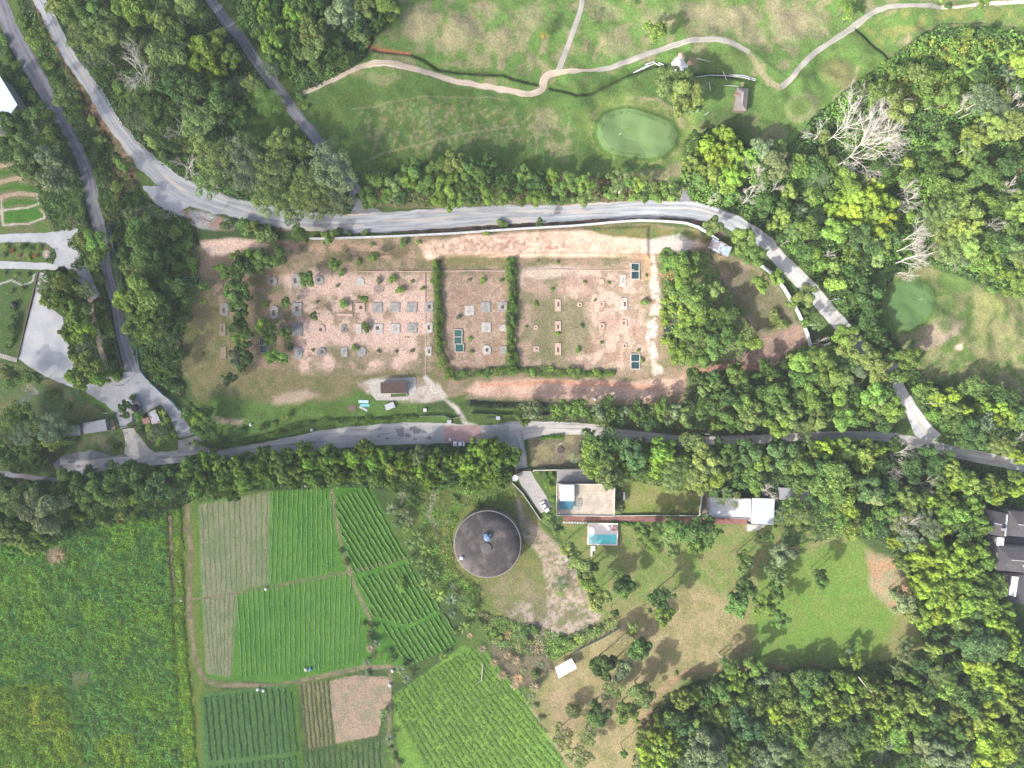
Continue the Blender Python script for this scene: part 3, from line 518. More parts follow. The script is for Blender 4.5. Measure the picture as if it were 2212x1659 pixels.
for (x_, y_, r_d) in [(863, 930, 9), (866, 939, 7), (893, 926, 7), (900, 932, 8), (915, 933, 6), (940, 925, 4.5), (943, 944, 5), (927, 946, 5), (877, 917, 2.5), (818, 943, 2.5), (820, 927, 3), (698, 952, 2), (680, 957, 2), (772, 943, 1.5), (896, 949, 3), (880, 940, 6), (838, 946, 3)]:
    sheet('road_patch', [(x_ + math.cos(a_) * r_d * RS_.uniform(.6, 1.2) * 1.3, y_ + math.sin(a_) * r_d * RS_.uniform(.5, 1.0)) for a_ in np.linspace(0, 6.28, 12)[:-1]], M_STAIN, 0.068, jit=.3)
for (x0_, y0_, x1_, y1_) in [(1350, 470, 1420, 468), (1180, 458, 1260, 455), (900, 476, 960, 472), (720, 490, 780, 488)]:
    sheet('road_patch', [(x0_, y0_ - 2), (x1_, y1_ - 3), (x1_ + 8, y1_), (x1_, y1_ + 3), (x0_, y0_ + 2.5), (x0_ - 6, y0_)], mk('pale_grit', (0.46, 0.42, 0.37), (0.4, 0.38, 0.35), .8), 0.08, jit=.7)
# forecourt and yards on the left
P1 = [T(0, 1, *p) for p in [(-400, 370), (0, 365), (400, 352), (560, 330), (640, 285), (680, 330), (625, 400), (690, 520), (700, 590), (780, 700), (850, 850), (880, 920), (800, 930), (740, 850), (690, 780), (600, 710), (420, 670), (0, 662), (-400, 662), (-400, 600), (0, 600), (460, 612), (490, 560), (470, 490), (400, 440), (240, 430), (0, 437), (-400, 440)]]
YARD = mk('pale_paving', (0.47, 0.47, 0.46), (0.38, 0.39, 0.40), 0.15, lo=.4, hi=.6, fine=.08, fscale=3)
sheet('forecourt', P1, YARD, 0.05)
sheet('gravel_yard', [T(0, 1, *p) for p in [(330, 690), (420, 705), (400, 850), (440, 1000), (540, 1080), (560, 1250), (640, 1400), (660, 1700), (400, 1600), (160, 1440), (230, 1150), (300, 880)]], YARD, 0.05)
ribbon('garden_path', [(p[0], p[1], 13) for p in tl(0, 1, (775, 900, 0), (800, 1080, 0), (850, 1260, 0), (890, 1420, 0), (915, 1500, 0), (955, 1640, 0))] + [T(0, 2, 960, 30) + (14,)], RM_DIRT, 0.055, 0.2)
sheet('junction_paving', [T(0, 2, *p) for p in [(560, -40), (700, 20), (760, 80), (900, 170), (1000, 250), (1045, 385), (1110, 375), (1040, 200), (1085, 115), (1200, 90), (1300, 110), (1400, 190), (1480, 300), (1545, 465), (1690, 440), (1605, 330), (1560, 230), (1500, 170), (1400, 80), (1290, -10), (1250, -90), (1190, -100), (1070, -100), (1060, -40), (980, -60), (930, -70), (900, 20), (760, -10)]], mk('lane_concrete', (0.36, 0.36, 0.36), (0.27, 0.27, 0.28), 0.2, fine=.1, fscale=3), 0.066)
sheet('concrete_apron', [T(0, 2, *p) for p in [(1060, 395), (1150, 378), (1290, 560), (1370, 610), (1320, 672), (1180, 672), (1075, 602), (1085, 500)]], CONCL, 0.08, jit=.05)
sheet('hatched_apron', [T(0, 2, *p) for p in [(1540, 490), (1700, 445), (1810, 540), (1800, 592), (1540, 600)]], mk('hatched_concrete', (0.31, 0.30, 0.28), (0.24, 0.235, 0.22), 0.6), 0.08, jit=.05)
sheet('gravel_shoulder', [T(0, 1, *p) for p in [(1230, -50), (1330, 90), (1420, 150), (1560, 160), (1650, 110), (1800, 60), (1500, -60)]] , mk('loose_gravel', (0.40, 0.40, 0.40), (0.30, 0.31, 0.34), 0.25), 0.055, jit=.6)
sheet('road_stub', [T(1, 1, *p) for p in [(830, 100), (900, 60), (980, 110), (1060, 150), (1120, 220), (1300, 210), (1200, 260), (820, 240)]], RM_ASPH, 0.05, jit=.5)
sheet('road_stub', [T(2, 1, *p) for p in [(1440, 60), (1470, 0), (1520, 0), (1540, 80), (1560, 130), (1420, 130)]], RM_ASPH, 0.05, jit=.4)
# golf paths
PG = mk('putting_turf', (0.11, 0.185, 0.065), (0.13, 0.205, 0.07), .12, lo=.35, hi=.65, fine=.06, fscale=2.2)
sheet('putting_green', GREEN1, PG, 0.05, jit=.12); sheet('putting_green', GREEN2, mk('darker_putting_turf', (0.075, 0.15, 0.045), (0.09, 0.165, 0.05), .12, fine=.06, fscale=2.2), 0.05, jit=.12)
ribbon('dirt_track', [(653, 201, 8), (703, 180, 9), (753, 156, 10), (790, 142, 12), (840, 138, 14), (903, 152, 13), (978, 173, 13), (1050, 184, 12), (1106, 196, 12), (1143, 201, 13), (1171, 191, 13), (1174, 172, 14), (1193, 156, 13), (1256, 152, 10), (1300, 148, 9)], RM_DIRT, 0.07, 0.6)
ribbon('cart_path', [(1290, 149, 11), (1318, 145, 12), (1368, 128, 12), (1418, 110, 12), (1481, 92, 12), (1520, 88, 12), (1560, 91, 12), (1595, 100, 12), (1618, 114, 12)], RM_CART, 0.08, 0.4)
ribbon('cart_path', [(1258, -12, 11), (1255, 18, 11), (1241, 58, 11), (1226, 100, 11), (1212, 138, 12), (1206, 152, 12)], RM_CART, 0.08, 0.15)
ribbon('cart_path', [(1688, 188, 12), (1700, 178, 12), (1721, 155, 12), (1759, 115, 12), (1799, 86, 12), (1846, 55, 14), (1884, 28, 12), (1921, 15, 11), (1971, 15, 10), (2034, 17, 9)], RM_CART, 0.08, 0.5)
ribbon('sandy_path', [(2030, 17, 8), (2090, 14, 7), (2150, 10, 8), (2240, 4, 9)], RM_SAND, 0.07, 0.5)
# house drive
ribbon('driveway', [(1130, 1018, 30), (1143, 1045, 33), (1163, 1075, 32), (1180, 1102, 28)], mk('cobbled_drive', (0.40, 0.38, 0.35), (0.32, 0.30, 0.28), 0.7, fine=.15, fscale=2.5), 0.06, 0.15)
ribbon('red_walkway', [T(2, 2, 440, 1160) + (11,), T(2, 2, 870, 1166) + (11,), T(2, 2, 1200, 1170) + (11,), T(2, 2, 1650, 1180) + (12,), T(2, 2, 2030, 1190) + (12,)], mk('red_tiles', (0.25, 0.115, 0.10), (0.17, 0.08, 0.07), 0.5, lo=.4, hi=.6, fine=.25), 0.06, 0.05)

# vegetation base masks (height, colours)
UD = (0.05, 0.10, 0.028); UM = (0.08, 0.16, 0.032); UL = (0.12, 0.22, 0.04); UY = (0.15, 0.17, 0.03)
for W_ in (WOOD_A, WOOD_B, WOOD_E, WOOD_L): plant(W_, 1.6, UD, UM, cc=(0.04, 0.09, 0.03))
plant(WOOD_H, 2.0, UD, UM, cc=UL); plant([(1900, 140), (2000, 80), (2230, 90), (2230, 200), (2050, 250), (1880, 200)], 1.8, UL, UY, cc=UM)
plant(WOOD_C, 1.4, UM, UD, cc=(0.09, 0.09, 0.04)); plant(WOOD_D, 1.0, UM, UD); plant(WOOD_F, 0.9, UM, UL, cc=(0.12, 0.12, 0.05)); plant(WOOD_I, 1.0, UM, UL); plant(WOOD_J, 0.5, UD, UM)
plant([(540, 228), (640, 235), (665, 290), (640, 320), (590, 310), (520, 285)], 0, UD, UD)
plant([(-20, 1150), (200, 1145), (360, 1110), (372, 1290), (385, 1500), (400, 1700), (-60, 1700)], 1.0, (0.07, 0.175, 0.04), (0.10, 0.215, 0.04), cc=(0.12, 0.235, 0.03))
plant([(-20, 1480), (140, 1470), (200, 1700), (-40, 1700)], 1.3, (0.15, 0.22, 0.02), (0.08, 0.16, 0.025), cc=(0.24, 0.27, 0.02))
plant([(375, 1100), (395, 1100), (398, 1290), (405, 1450), (432, 1700), (400, 1700), (380, 1400)], 0.9, (0.09, 0.19, 0.022), (0.14, 0.22, 0.022))
plant([(900, 1060), (1010, 1045), (1100, 1030), (1125, 1070), (1000, 1090), (975, 1150), (985, 1230), (1040, 1270), (1030, 1370), (990, 1330), (940, 1220), (905, 1140)], 0.9, UL, UM, cc=(0.16, 0.18, 0.03))
plant([(1010, 1310), (1100, 1340), (1230, 1370), (1340, 1330), (1340, 1350), (1200, 1420), (1080, 1400)], 0.9, UM, UL, cc=(0.2, 0.18, 0.1))
plant([(395, 945), (450, 978), (560, 953), (700, 930), (810, 912), (810, 922), (700, 940), (560, 962), (470, 985), (410, 960)], 0.7, UL, UM)
plant([(425, 560), (445, 545), (440, 640), (400, 700), (395, 640)], 0.8, UM, UL)
s_ = win(SITE, 5); m_ = ss(.56, .66, N3[s_]) * ss(.5, .6, N2[s_]) * 0.35
inn = sdist(SITE, PX[s_], PY[s_]) > 0; veg[s_] = np.where(inn & (veg[s_] < .1), m_ * .7, veg[s_]); vcol[s_] = np.where((inn & (veg[s_] < .36))[..., None], np.array((0.11, 0.15, 0.05)), vcol[s_])
plant([(380, 1380), (405, 1400), (432, 1700), (400, 1700)], 1.0, (0.12, 0.24, 0.022), (0.165, 0.26, 0.022)); plant([(-30, 1590), (60, 1560), (130, 1600), (170, 1700), (-30, 1700)], 1.2, (0.15, 0.24, 0.02), (0.10, 0.2, 0.025), cc=(0.2, 0.26, 0.02)); plant([(205, 1590), (290, 1580), (300, 1660), (210, 1665)], 1.0, (0.17, 0.25, 0.02), (0.1, 0.2, 0.03)); plant([(120, 1530), (140, 1530), (150, 1640), (125, 1650)], 1.0, (0.22, 0.27, 0.02), (0.15, 0.24, 0.02))
for l_, ww_ in (([T(0, 2, 700, 1260), T(0, 2, 980, 1180), T(0, 2, 1240, 1140)], 3), ([T(0, 3, 820, 700), T(0, 3, 1200, 705), T(0, 3, 1430, 695)], 3), ([T(0, 3, 850, 1220), T(0, 3, 1050, 1220), T(0, 3, 1200, 1300)], 2.5), ([(376, 1300), (385, 1420), (398, 1560), (412, 1680)], 2.5), ([T(0, 3, 980, 265), T(0, 3, 1200, 255), T(0, 3, 1440, 215)], 2)):
    s_, m_ = pmask(l_, 1.5, 5, False, ww_); veg[s_] *= 1 - m_ * .85; paint(l_, (0.06, 0.09, 0.03), soft=1.5, closed=False, width=ww_, warp=5)
for i_ in range(5): s_, m_ = pmask([T(0, 3, 880 + i_ * 70, 880), T(0, 3, 760 + i_ * 70, 1160)], 1, 2, False, 1.6); veg[s_] *= 1 - m_ * .7
s_, m_ = pmask([T(0, 2, 410, 1420), T(0, 2, 540, 1400), T(0, 2, 550, 1540), T(0, 2, 430, 1560)], 9, 30); veg[s_] *= 1 - m_; blob(120, 1199, 20, 20, (0.22, 0.17, 0.12), .9)
s_, m_ = pmask([T(0, 3, 600, 800), T(0, 3, 790, 780), T(0, 3, 800, 960), T(0, 3, 640, 990)], 10, 34); veg[s_] *= 1 - m_ * .9; paint([T(0, 3, 600, 800), T(0, 3, 790, 780), T(0, 3, 800, 960), T(0, 3, 640, 990)], (0.13, 0.13, 0.08), (0.08, 0.13, 0.03), 5, 10, nz=N3)
# keep low plants off the roads
rmask = np.zeros(X.shape, bool)
for L in road_pts:
    for p in L[::2]:
        i0, i1 = np.searchsorted(GX, [p[0] - p[2] / 2 - .3, p[0] + p[2] / 2 + .3]); j0, j1 = np.searchsorted(GY, [p[1] - p[2] / 2 - .3, p[1] + p[2] / 2 + .3])
        if i1 > i0 and j1 > j0:
            rmask[j0:j1, i0:i1] |= (X[j0:j1, i0:i1] - p[0]) ** 2 + (Y[j0:j1, i0:i1] - p[1]) ** 2 < (p[2] / 2 + .2) ** 2
veg[rmask] = 0
for pl_ in (P1, [T(0, 1, *p) for p in [(330, 690), (420, 705), (400, 850), (440, 1000), (540, 1080), (560, 1250), (640, 1400), (660, 1700), (400, 1600), (160, 1440), (230, 1150), (300, 880)]], [T(0, 2, *p) for p in [(560, -40), (760, 80), (1000, 250), (1045, 385), (1110, 375), (1085, 115), (1300, 110), (1545, 465), (1690, 440), (1560, 230), (1290, -10), (1250, -100), (1070, -100), (900, 20)]]):
    s_, m_ = pmask(pl_, 1, 0); veg[s_] *= 1 - m_
def nearroad(x, y, pad=0.0):
    q = tw((x, y)); i = min(np.searchsorted(GX, q[0]), len(GX) - 1); j = min(np.searchsorted(GY, q[1]), len(GY) - 1); k = int(pad / 0.5)
    return bool(rmask[max(0, j - k):j + k + 1, max(0, i - k):i + k + 1].any())
# ground mesh
ny, nx = X.shape; idx = (np.arange(ny - 1)[:, None] * nx + np.arange(nx - 1)[None]).ravel()
gm_ = bpy.data.materials.new('ground_surface'); n, b = nodes(gm_); b.inputs['Roughness'].default_value = 0.95; b.inputs['Specular IOR Level'].default_value = 0.15
a = n.nodes.new('ShaderNodeAttribute'); a.attribute_name = 'tint'; g = n.nodes.new('ShaderNodeNewGeometry'); out = a.outputs['Color']
for sc_, lo_, hi_ in ((0.35, .88, 1.12), (1.1, .72, 1.28), (3.2, .66, 1.36), (9.0, .8, 1.2)):
    no = n.nodes.new('ShaderNodeTexNoise'); no.inputs['Scale'].default_value = sc_; no.inputs['Detail'].default_value = 5; no.inputs['Roughness'].default_value = .7; n.links.new(g.outputs['Position'], no.inputs['Vector'])
    mr = n.nodes.new('ShaderNodeMapRange'); mr.inputs[1].default_value = .32; mr.inputs[2].default_value = .68; mr.inputs[3].default_value = lo_; mr.inputs[4].default_value = hi_; n.links.new(no.outputs['Fac'], mr.inputs[0])
    vm = n.nodes.new('ShaderNodeVectorMath'); vm.operation = 'SCALE'; n.links.new(out, vm.inputs[0]); n.links.new(mr.outputs[0], vm.inputs['Scale']); out = vm.outputs[0]
no = n.nodes.new('ShaderNodeTexNoise'); no.inputs['Scale'].default_value = .7; no.inputs['Detail'].default_value = 9; no.inputs['Roughness'].default_value = .75; n.links.new(g.outputs['Position'], no.inputs['Vector'])
mr = n.nodes.new('ShaderNodeMapRange'); mr.inputs[1].default_value = .54; mr.inputs[2].default_value = .66; mr.inputs[4].default_value = .5; n.links.new(no.outputs['Fac'], mr.inputs[0])
vm = n.nodes.new('ShaderNodeVectorMath'); vm.operation = 'MULTIPLY'; n.links.new(out, vm.inputs[0]); vm.inputs[1].default_value = (.62, .66, .42); mx_ = n.nodes.new('ShaderNodeMix'); mx_.data_type = 'RGBA'; n.links.new(mr.outputs[0], mx_.inputs[0]); n.links.new(out, mx_.inputs[6]); n.links.new(vm.outputs[0], mx_.inputs[7]); out = mx_.outputs[2]
n.links.new(out, b.inputs['Base Color'])
bn = n.nodes.new('ShaderNodeTexNoise'); bn.inputs['Scale'].default_value = 1.6; bn.inputs['Detail'].default_value = 6; n.links.new(g.outputs['Position'], bn.inputs['Vector'])
bp = n.nodes.new('ShaderNodeBump'); bp.inputs['Strength'].default_value = .6; bp.inputs['Distance'].default_value = .35; n.links.new(bn.outputs['Fac'], bp.inputs['Height']); n.links.new(bp.outputs[0], b.inputs['Normal'])
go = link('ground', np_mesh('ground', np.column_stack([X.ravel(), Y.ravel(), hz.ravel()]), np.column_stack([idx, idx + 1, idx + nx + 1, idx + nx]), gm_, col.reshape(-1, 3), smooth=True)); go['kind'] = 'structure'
# ------------------------------------------------------------------ leaf cards
def cards(P, Nn, size, r_, asp=1.0, tilt=0.5):
    """P centres (n,3), Nn facing (n,3), size (n,), returns V,F of bent leaf-shaped quads"""
    n = len(P); Nn = Nn + r_.normal(0, tilt, (n, 3)); Nn /= np.linalg.norm(Nn, axis=1)[:, None] + 1e-9
    a = r_.normal(0, 1, (n, 3)); a -= (a * Nn).sum(1)[:, None] * Nn; a /= np.linalg.norm(a, axis=1)[:, None] + 1e-9; b = np.cross(Nn, a)
    s = size[:, None]; q = r_.uniform(.75, 1.25, (n, 4, 1))
    V = np.stack([P + a * s * asp * q[:, 0], P + b * s * .7 * q[:, 1], P - a * s * asp * q[:, 2], P - b * s * .7 * q[:, 3]], 1)
    V[:, 0] -= Nn * s * .25; V[:, 2] -= Nn * s * .25
    return V.reshape(-1, 3), np.arange(4 * n).reshape(n, 4)
def crown_mesh(seed, kind, ncards):
    r_ = np.random.default_rng(seed); P = []; Q = []; B = []; SZ = []
    if kind == 'broad':
        nl = int(r_.integers(11, 26)); L = []; big = r_.uniform(.8, 1.15)
        for i in range(nl):
            rho = math.sqrt((i + .5) / nl) * r_.uniform(.62, .92); t = i * 2.4 + r_.uniform(-1.1, 1.1)
            L.append((rho * math.cos(t) + r_.normal(0, .09), rho * math.sin(t) + r_.normal(0, .09), .42 * math.sqrt(max(0, 1 - min(1, rho * rho))) + r_.uniform(-.26, .18), r_.uniform(.13, .36) * (1.15 - .3 * rho) * big, .75, r_.uniform(.8, 1.2)))
        sz = r_.uniform(.055, .085)
    elif kind == 'plume':       # bamboo and feathery crowns
        nl = 26; L = []
        for i in range(nl):
            rho = math.sqrt((i + .3) / nl) * .86; t = i * 2.4 + r_.uniform(-.6, .6)
            L.append((rho * math.cos(t), rho * math.sin(t), .55 - .5 * rho + r_.uniform(-.22, .25), r_.uniform(.13, .25), 1.1, r_.uniform(.72, 1.3)))
        sz = .06
    elif kind == 'wispy':
        nl = 22; L = []
        for i in range(nl):
            rho = math.sqrt((i + .3) / nl) * .85; t = i * 2.4 + r_.uniform(-.6, .6)
            L.append((rho * math.cos(t), rho * math.sin(t), .45 * (1 - rho * .6) + r_.uniform(-.2, .15), r_.uniform(.14, .26), .6, r_.uniform(.85, 1.15)))
        sz = .038
    elif kind == 'clipped':
        L = [(0, 0, .2, .9, .8, 1.0)]; sz = .07
    else:                       # open shrub
        nl = 8; L = []
        for i in range(nl):
            rho = math.sqrt((i + .2) / nl) * .62; t = i * 2.4 + r_.uniform(-.7, .7)
            L.append((rho * math.cos(t), rho * math.sin(t), .3 * (1 - rho) + r_.uniform(-.05, .1), r_.uniform(.25, .42), .8, r_.uniform(.85, 1.15)))
        sz = .11
    L = np.array(L); ex, ey = r_.uniform(.85, 1.15), r_.uniform(.85, 1.15)
    wts = L[:, 3] ** 2; wts /= wts.sum(); k = r_.choice(len(L), int(ncards * 1.6), p=wts)
    d = r_.normal(0, 1, (len(k), 3)); d[:, 2] = np.where(d[:, 2] < -.35, -d[:, 2] * .6, d[:, 2]); d /= np.linalg.norm(d, axis=1)[:, None]
    rad = L[k, 3] * r_.uniform(.55, 1.22, len(k)) ** .8
    Pc = L[k, :3] + d * rad[:, None] * np.column_stack([np.ones(len(k)), np.ones(len(k)), L[k, 4]])
    inside = np.zeros(len(k), bool)
    for j in range(len(L)):
        q = (Pc - L[j, :3]) / np.array([1, 1, L[j, 4]]); inside |= (np.linalg.norm(q, axis=1) < L[j, 3] * .72)
    keep = ~inside; Pc = Pc[keep][:ncards]; d = d[keep][:ncards]; br = L[k, 5][keep][:ncards]
    n = len(Pc); up = np.clip(Pc[:, 2] * .5 + .9, .7, 1.2)
    size = sz * r_.uniform(.6, 1.45, n)
    dd = d.copy(); dd[:, 2] += .35
    V, F = cards(Pc, dd, size, r_, 1.0 if kind != 'plume' else 1.25, .45)
    V[:, 0] *= ex; V[:, 1] *= ey
    br = br * r_.uniform(.72, 1.3, n); yel = r_.uniform(0, 1, n) ** 3
    c = np.column_stack([br * (1 + .25 * yel), br * (1 + .08 * yel), br * (1 - .2 * yel)])
    return np_mesh('crown', V, F, LEAF, np.repeat(c, 4, 0))
CROWN = {'broad': [crown_mesh(100 + i, 'broad', 2700) for i in range(9)], 'plume': [crown_mesh(200 + i, 'plume', 3000) for i in range(4)],
         'wispy': [crown_mesh(300 + i, 'wispy', 2600) for i in range(3)], 'shrub': [crown_mesh(400 + i, 'shrub', 520) for i in range(3)], 'clipped': [crown_mesh(450, 'clipped', 900)]}
def branches_mesh(seed, depth=4, n0=5, spread=.55, bias=(0, 0), ratio=.72, thick=.035, name='branches', mat=None, sides=4, first=.42, lump=1.0):
    """fan of forking limbs in a unit box, base at the origin, about 1 high and 1 in radius"""
    r_ = random.Random(seed); V = []; F = []
    def tube(a, b, ra, rb):
        d = (b - a)
        if d.length < 1e-5: return
        d.normalize(); u = d.orthogonal().normalized(); w_ = d.cross(u); k = len(V)
        for p, r in ((a, ra), (b, rb)):
            for i in range(sides):
                t = 2 * math.pi * i / sides; q = p + u * math.cos(t) * r + w_ * math.sin(t) * r; V.append(tuple(q))
        for i in range(sides): F.append((k + i, k + (i + 1) % sides, k + sides + (i + 1) % sides, k + sides + i))
    def grow(p, d, ln, r, lev):
        q = p; m = 3 if lev > 1 else 2
        for i in range(m):
            nd = (d + Vector((r_.gauss(0, .16), r_.gauss(0, .16), r_.gauss(0, .1)))).normalized(); q2 = q + nd * ln / m
            tube(q, q2, r * (1 - .3 * i / m), r * (1 - .3 * (i + 1) / m)); q = q2; d = nd
            if lev > 0 and (i > 0 or lev < depth):
                for _ in range(1 if lev > 1 else 2):
                    sd_ = (d + Vector((r_.gauss(0, spread), r_.gauss(0, spread), r_.gauss(.02, spread * .5)))).normalized(); grow(q, sd_, ln * ratio * r_.uniform(.6, 1), r * .55, lev - 1)
        if lev > 0:
            grow(q, (d + Vector((r_.gauss(0, .3), r_.gauss(0, .3), .0))).normalized(), ln * ratio, r * .6, lev - 1)
    for i in range(n0):
        t = 2 * math.pi * i / n0 + r_.uniform(-.4, .4); o = r_.uniform(.45, 1.0)
        grow(Vector((0, 0, .0)), Vector((math.cos(t) * o + bias[0], math.sin(t) * o + bias[1], r_.uniform(.5, 1.0))).normalized(), first * r_.uniform(.7, 1.1), thick, depth)
    me = bpy.data.meshes.new(name); me.from_pydata(V, [], F); me.materials.append(mat or DEADWOOD); return me
def trunk_mesh(name='trunk', mat=None):
    m = MB(); m.tube((0, 0, -.1), (0.03, 0.02, .5), .035, .026, 7); m.tube((0.03, 0.02, .5), (0, 0, .85), .026, .014, 7)
    for i in range(5):
        t = i * 2.5; m.tube((0.02, 0.01, .42 + i * .06), (math.cos(t) * .2, math.sin(t) * .2, .68 + i * .04), .014, .006, 5)
    me = bpy.data.meshes.new(name); me.from_pydata(m.v, [], m.f); me.materials.append(mat or BARK); return me
TRUNK = trunk_mesh()
CULMS = None
def culm_mesh():
    m = MB(); r_ = random.Random(5)
    for i in range(26):
        t = r_.uniform(0, 6.28); rr = r_.uniform(0, .08); o = r_.uniform(.1, .45)
        a = (math.cos(t) * rr, math.sin(t) * rr, -.02); b_ = (math.cos(t) * (rr + o * .35), math.sin(t) * (rr + o * .35), .55); c_ = (math.cos(t) * (rr + o), math.sin(t) * (rr + o), .9)
        m.tube(a, b_, .006, .005, 5); m.tube(b_, c_, .005, .002, 5)
    me = bpy.data.meshes.new('culms'); me.from_pydata(m.v, [], m.f); me.materials.append(mk('bamboo_culm', (0.22, 0.24, 0.08), (0.16, 0.18, 0.06), 3, world=False)); return me
CULMS = culm_mesh()
DEADM = [branches_mesh(11, 4, 6, .5, thick=.02), branches_mesh(12, 4, 6, .45, thick=.02), branches_mesh(13, 4, 5, .55, thick=.02)]
TWIGM = [branches_mesh(31, 4, 7, .5, thick=.014, ratio=.68, sides=3), branches_mesh(32, 4, 6, .5, thick=.014, ratio=.68, sides=3)]
DEADFAN = [branches_mesh(21, 4, 4, .38, bias=(.9, .0), ratio=.66, thick=.013, first=.52, sides=4), branches_mesh(22, 4, 5, .42, bias=(1.0, .0), ratio=.66, thick=.012, first=.5, sides=4)]
DTRUNK = bpy.data.meshes.new('trunk'); _m = MB(); _m.tube((0, 0, -.1), (0, 0, 1.0), .06, .04, 8); DTRUNK.from_pydata(_m.v, [], _m.f); DTRUNK.materials.append(DEADWOOD)
# fans of long leaves: banana plants, palms
def frond_mesh(seed, n, wid, arch, ln=(.8, 1.0), seg=5, name='leaves', cup=.0, pin=False, bright=1.0):
    r_ = random.Random(seed); V = []; F = []; Cc = []
    for i in range(n):
        t = 2 * math.pi * i / n * (1 if not pin else 1) + r_.uniform(-.25, .25); L_ = r_.uniform(*ln); el = r_.uniform(.25, 1.0); br = r_.uniform(.75, 1.3) * bright
        px, pz = .02, 0.0; ang = el * 1.2; pts = []
        for k in range(seg + 1):
            pts.append((px, pz, ang)); st = L_ / seg; px += math.cos(ang) * st; pz += math.sin(ang) * st; ang -= arch / seg * (1 + .3 * k)
        b = len(V)
        for k, (q, z, a_) in enumerate(pts):
            wk = wid * math.sin(math.pi * (k + .35) / (seg + .7)) ** .7
            for sgn, dz in ((-1, cup * wk), (0, 0), (1, cup * wk)):
                V.append((q * math.cos(t) - sgn * wk * math.sin(t), q * math.sin(t) + sgn * wk * math.cos(t), z - dz)); Cc.append([br * (1.15 if sgn == 0 else .95)] * 3)
        for k in range(seg):
            for s_i in (0, 1):
                o = b + k * 3 + s_i; F.append((o, o + 1, o + 4, o + 3))
    return np_mesh(name, V, F, LEAF, np.array(Cc))
def feather_mesh(seed, n=15):
    r_ = random.Random(seed); V = []; F = []; Cc = []
    for i in range(n):
        t = 2.4 * i + r_.uniform(-.2, .2); el = r_.uniform(0.1, 1.15); ang = el; px = pz = 0.0; L_ = r_.uniform(.85, 1.05); br = r_.uniform(.75, 1.25)
        for k in range(11):
            st = L_ / 11; px += math.cos(ang) * st; pz += math.sin(ang) * st; ang -= .14
            wl = .22 * math.sin(math.pi * (k + 1.2) / 13) ** .8
            for sg in (-1, 1):
                b = len(V); ex_ = px + wl * .55
                for (q, s2, z) in ((px - .013, 0, pz), (px + .013, 0, pz), (ex_ + .012, sg * wl, pz - wl * .35), (ex_ - .01, sg * wl, pz - wl * .35)):
                    V.append((q * math.cos(t) - s2 * math.sin(t), q * math.sin(t) + s2 * math.cos(t), z)); Cc.append([br] * 3)
                F.append((b, b + 1, b + 2, b + 3))
    return np_mesh('fronds', V, F, LEAF, np.array(Cc))
BAN = [frond_mesh(51, 9, .13, 1.3, cup=.4), frond_mesh(52, 11, .11, 1.5, cup=.4), frond_mesh(53, 8, .14, 1.2, cup=.4)]
PALM = [feather_mesh(61, 15), feather_mesh(62, 18)]

# ------------------------------------------------------------------ plant placement
PLANTS = []     # every plant waits here, so that its label can be written from its neighbours
RU = random.Random(99)
COLS = {'dark green': (0.065, 0.135, 0.034), 'mid green': (0.11, 0.20, 0.048), 'bright green': (0.145, 0.26, 0.05), 'olive green': (0.16, 0.24, 0.075), 'yellow-green': (0.185, 0.295, 0.055),
        'grey-green': (0.155, 0.22, 0.115), 'blue-green': (0.075, 0.155, 0.055), 'golden': (0.34, 0.26, 0.05), 'straw-coloured': (0.36, 0.29, 0.18), 'reddish': (0.28, 0.11, 0.05), 'pale grey': (1, 1, 1)}
def jitc(c):
    c = COLS[c]; k = RU.uniform(.95, 1.55); h_ = RU.uniform(-.06, .18); return (c[0] * k * (1 + h_), c[1] * k, c[2] * k * (1 - h_), 1)
def tree_at(region, x, y, r, kind='broad', colr='mid green', h=None, ang=None):
    PLANTS.append(dict(region=region, x=x, y=y, r=r, kind=kind, col=colr, h=h, ang=ang))
NOUN = {'broad': ('broadleaf_tree', 'leafy tree', 'tree'), 'plume': ('bamboo_clump', 'feathery bamboo clump', 'bamboo clump'), 'wispy': ('thin_crowned_tree', 'thin-crowned tree', 'tree'), 'shrub': ('shrub', 'shrub', 'shrub'),
        'dead': ('dead_tree', 'bare dead tree', 'dead tree'), 'fan': ('dead_tree', 'bleached leaning dead tree', 'dead tree'), 'twig': ('bare_tree', 'twiggy leafless tree', 'bare tree'), 'banana': ('banana_plant', 'banana plant', 'banana plant'), 'palm': ('palm_tree', 'palm', 'palm tree'), 'clipped': ('round_bush', 'round clipped tree', 'tree'), 'dry': ('dry_grass_clump', 'dry drooping grass clump', 'grass clump')}
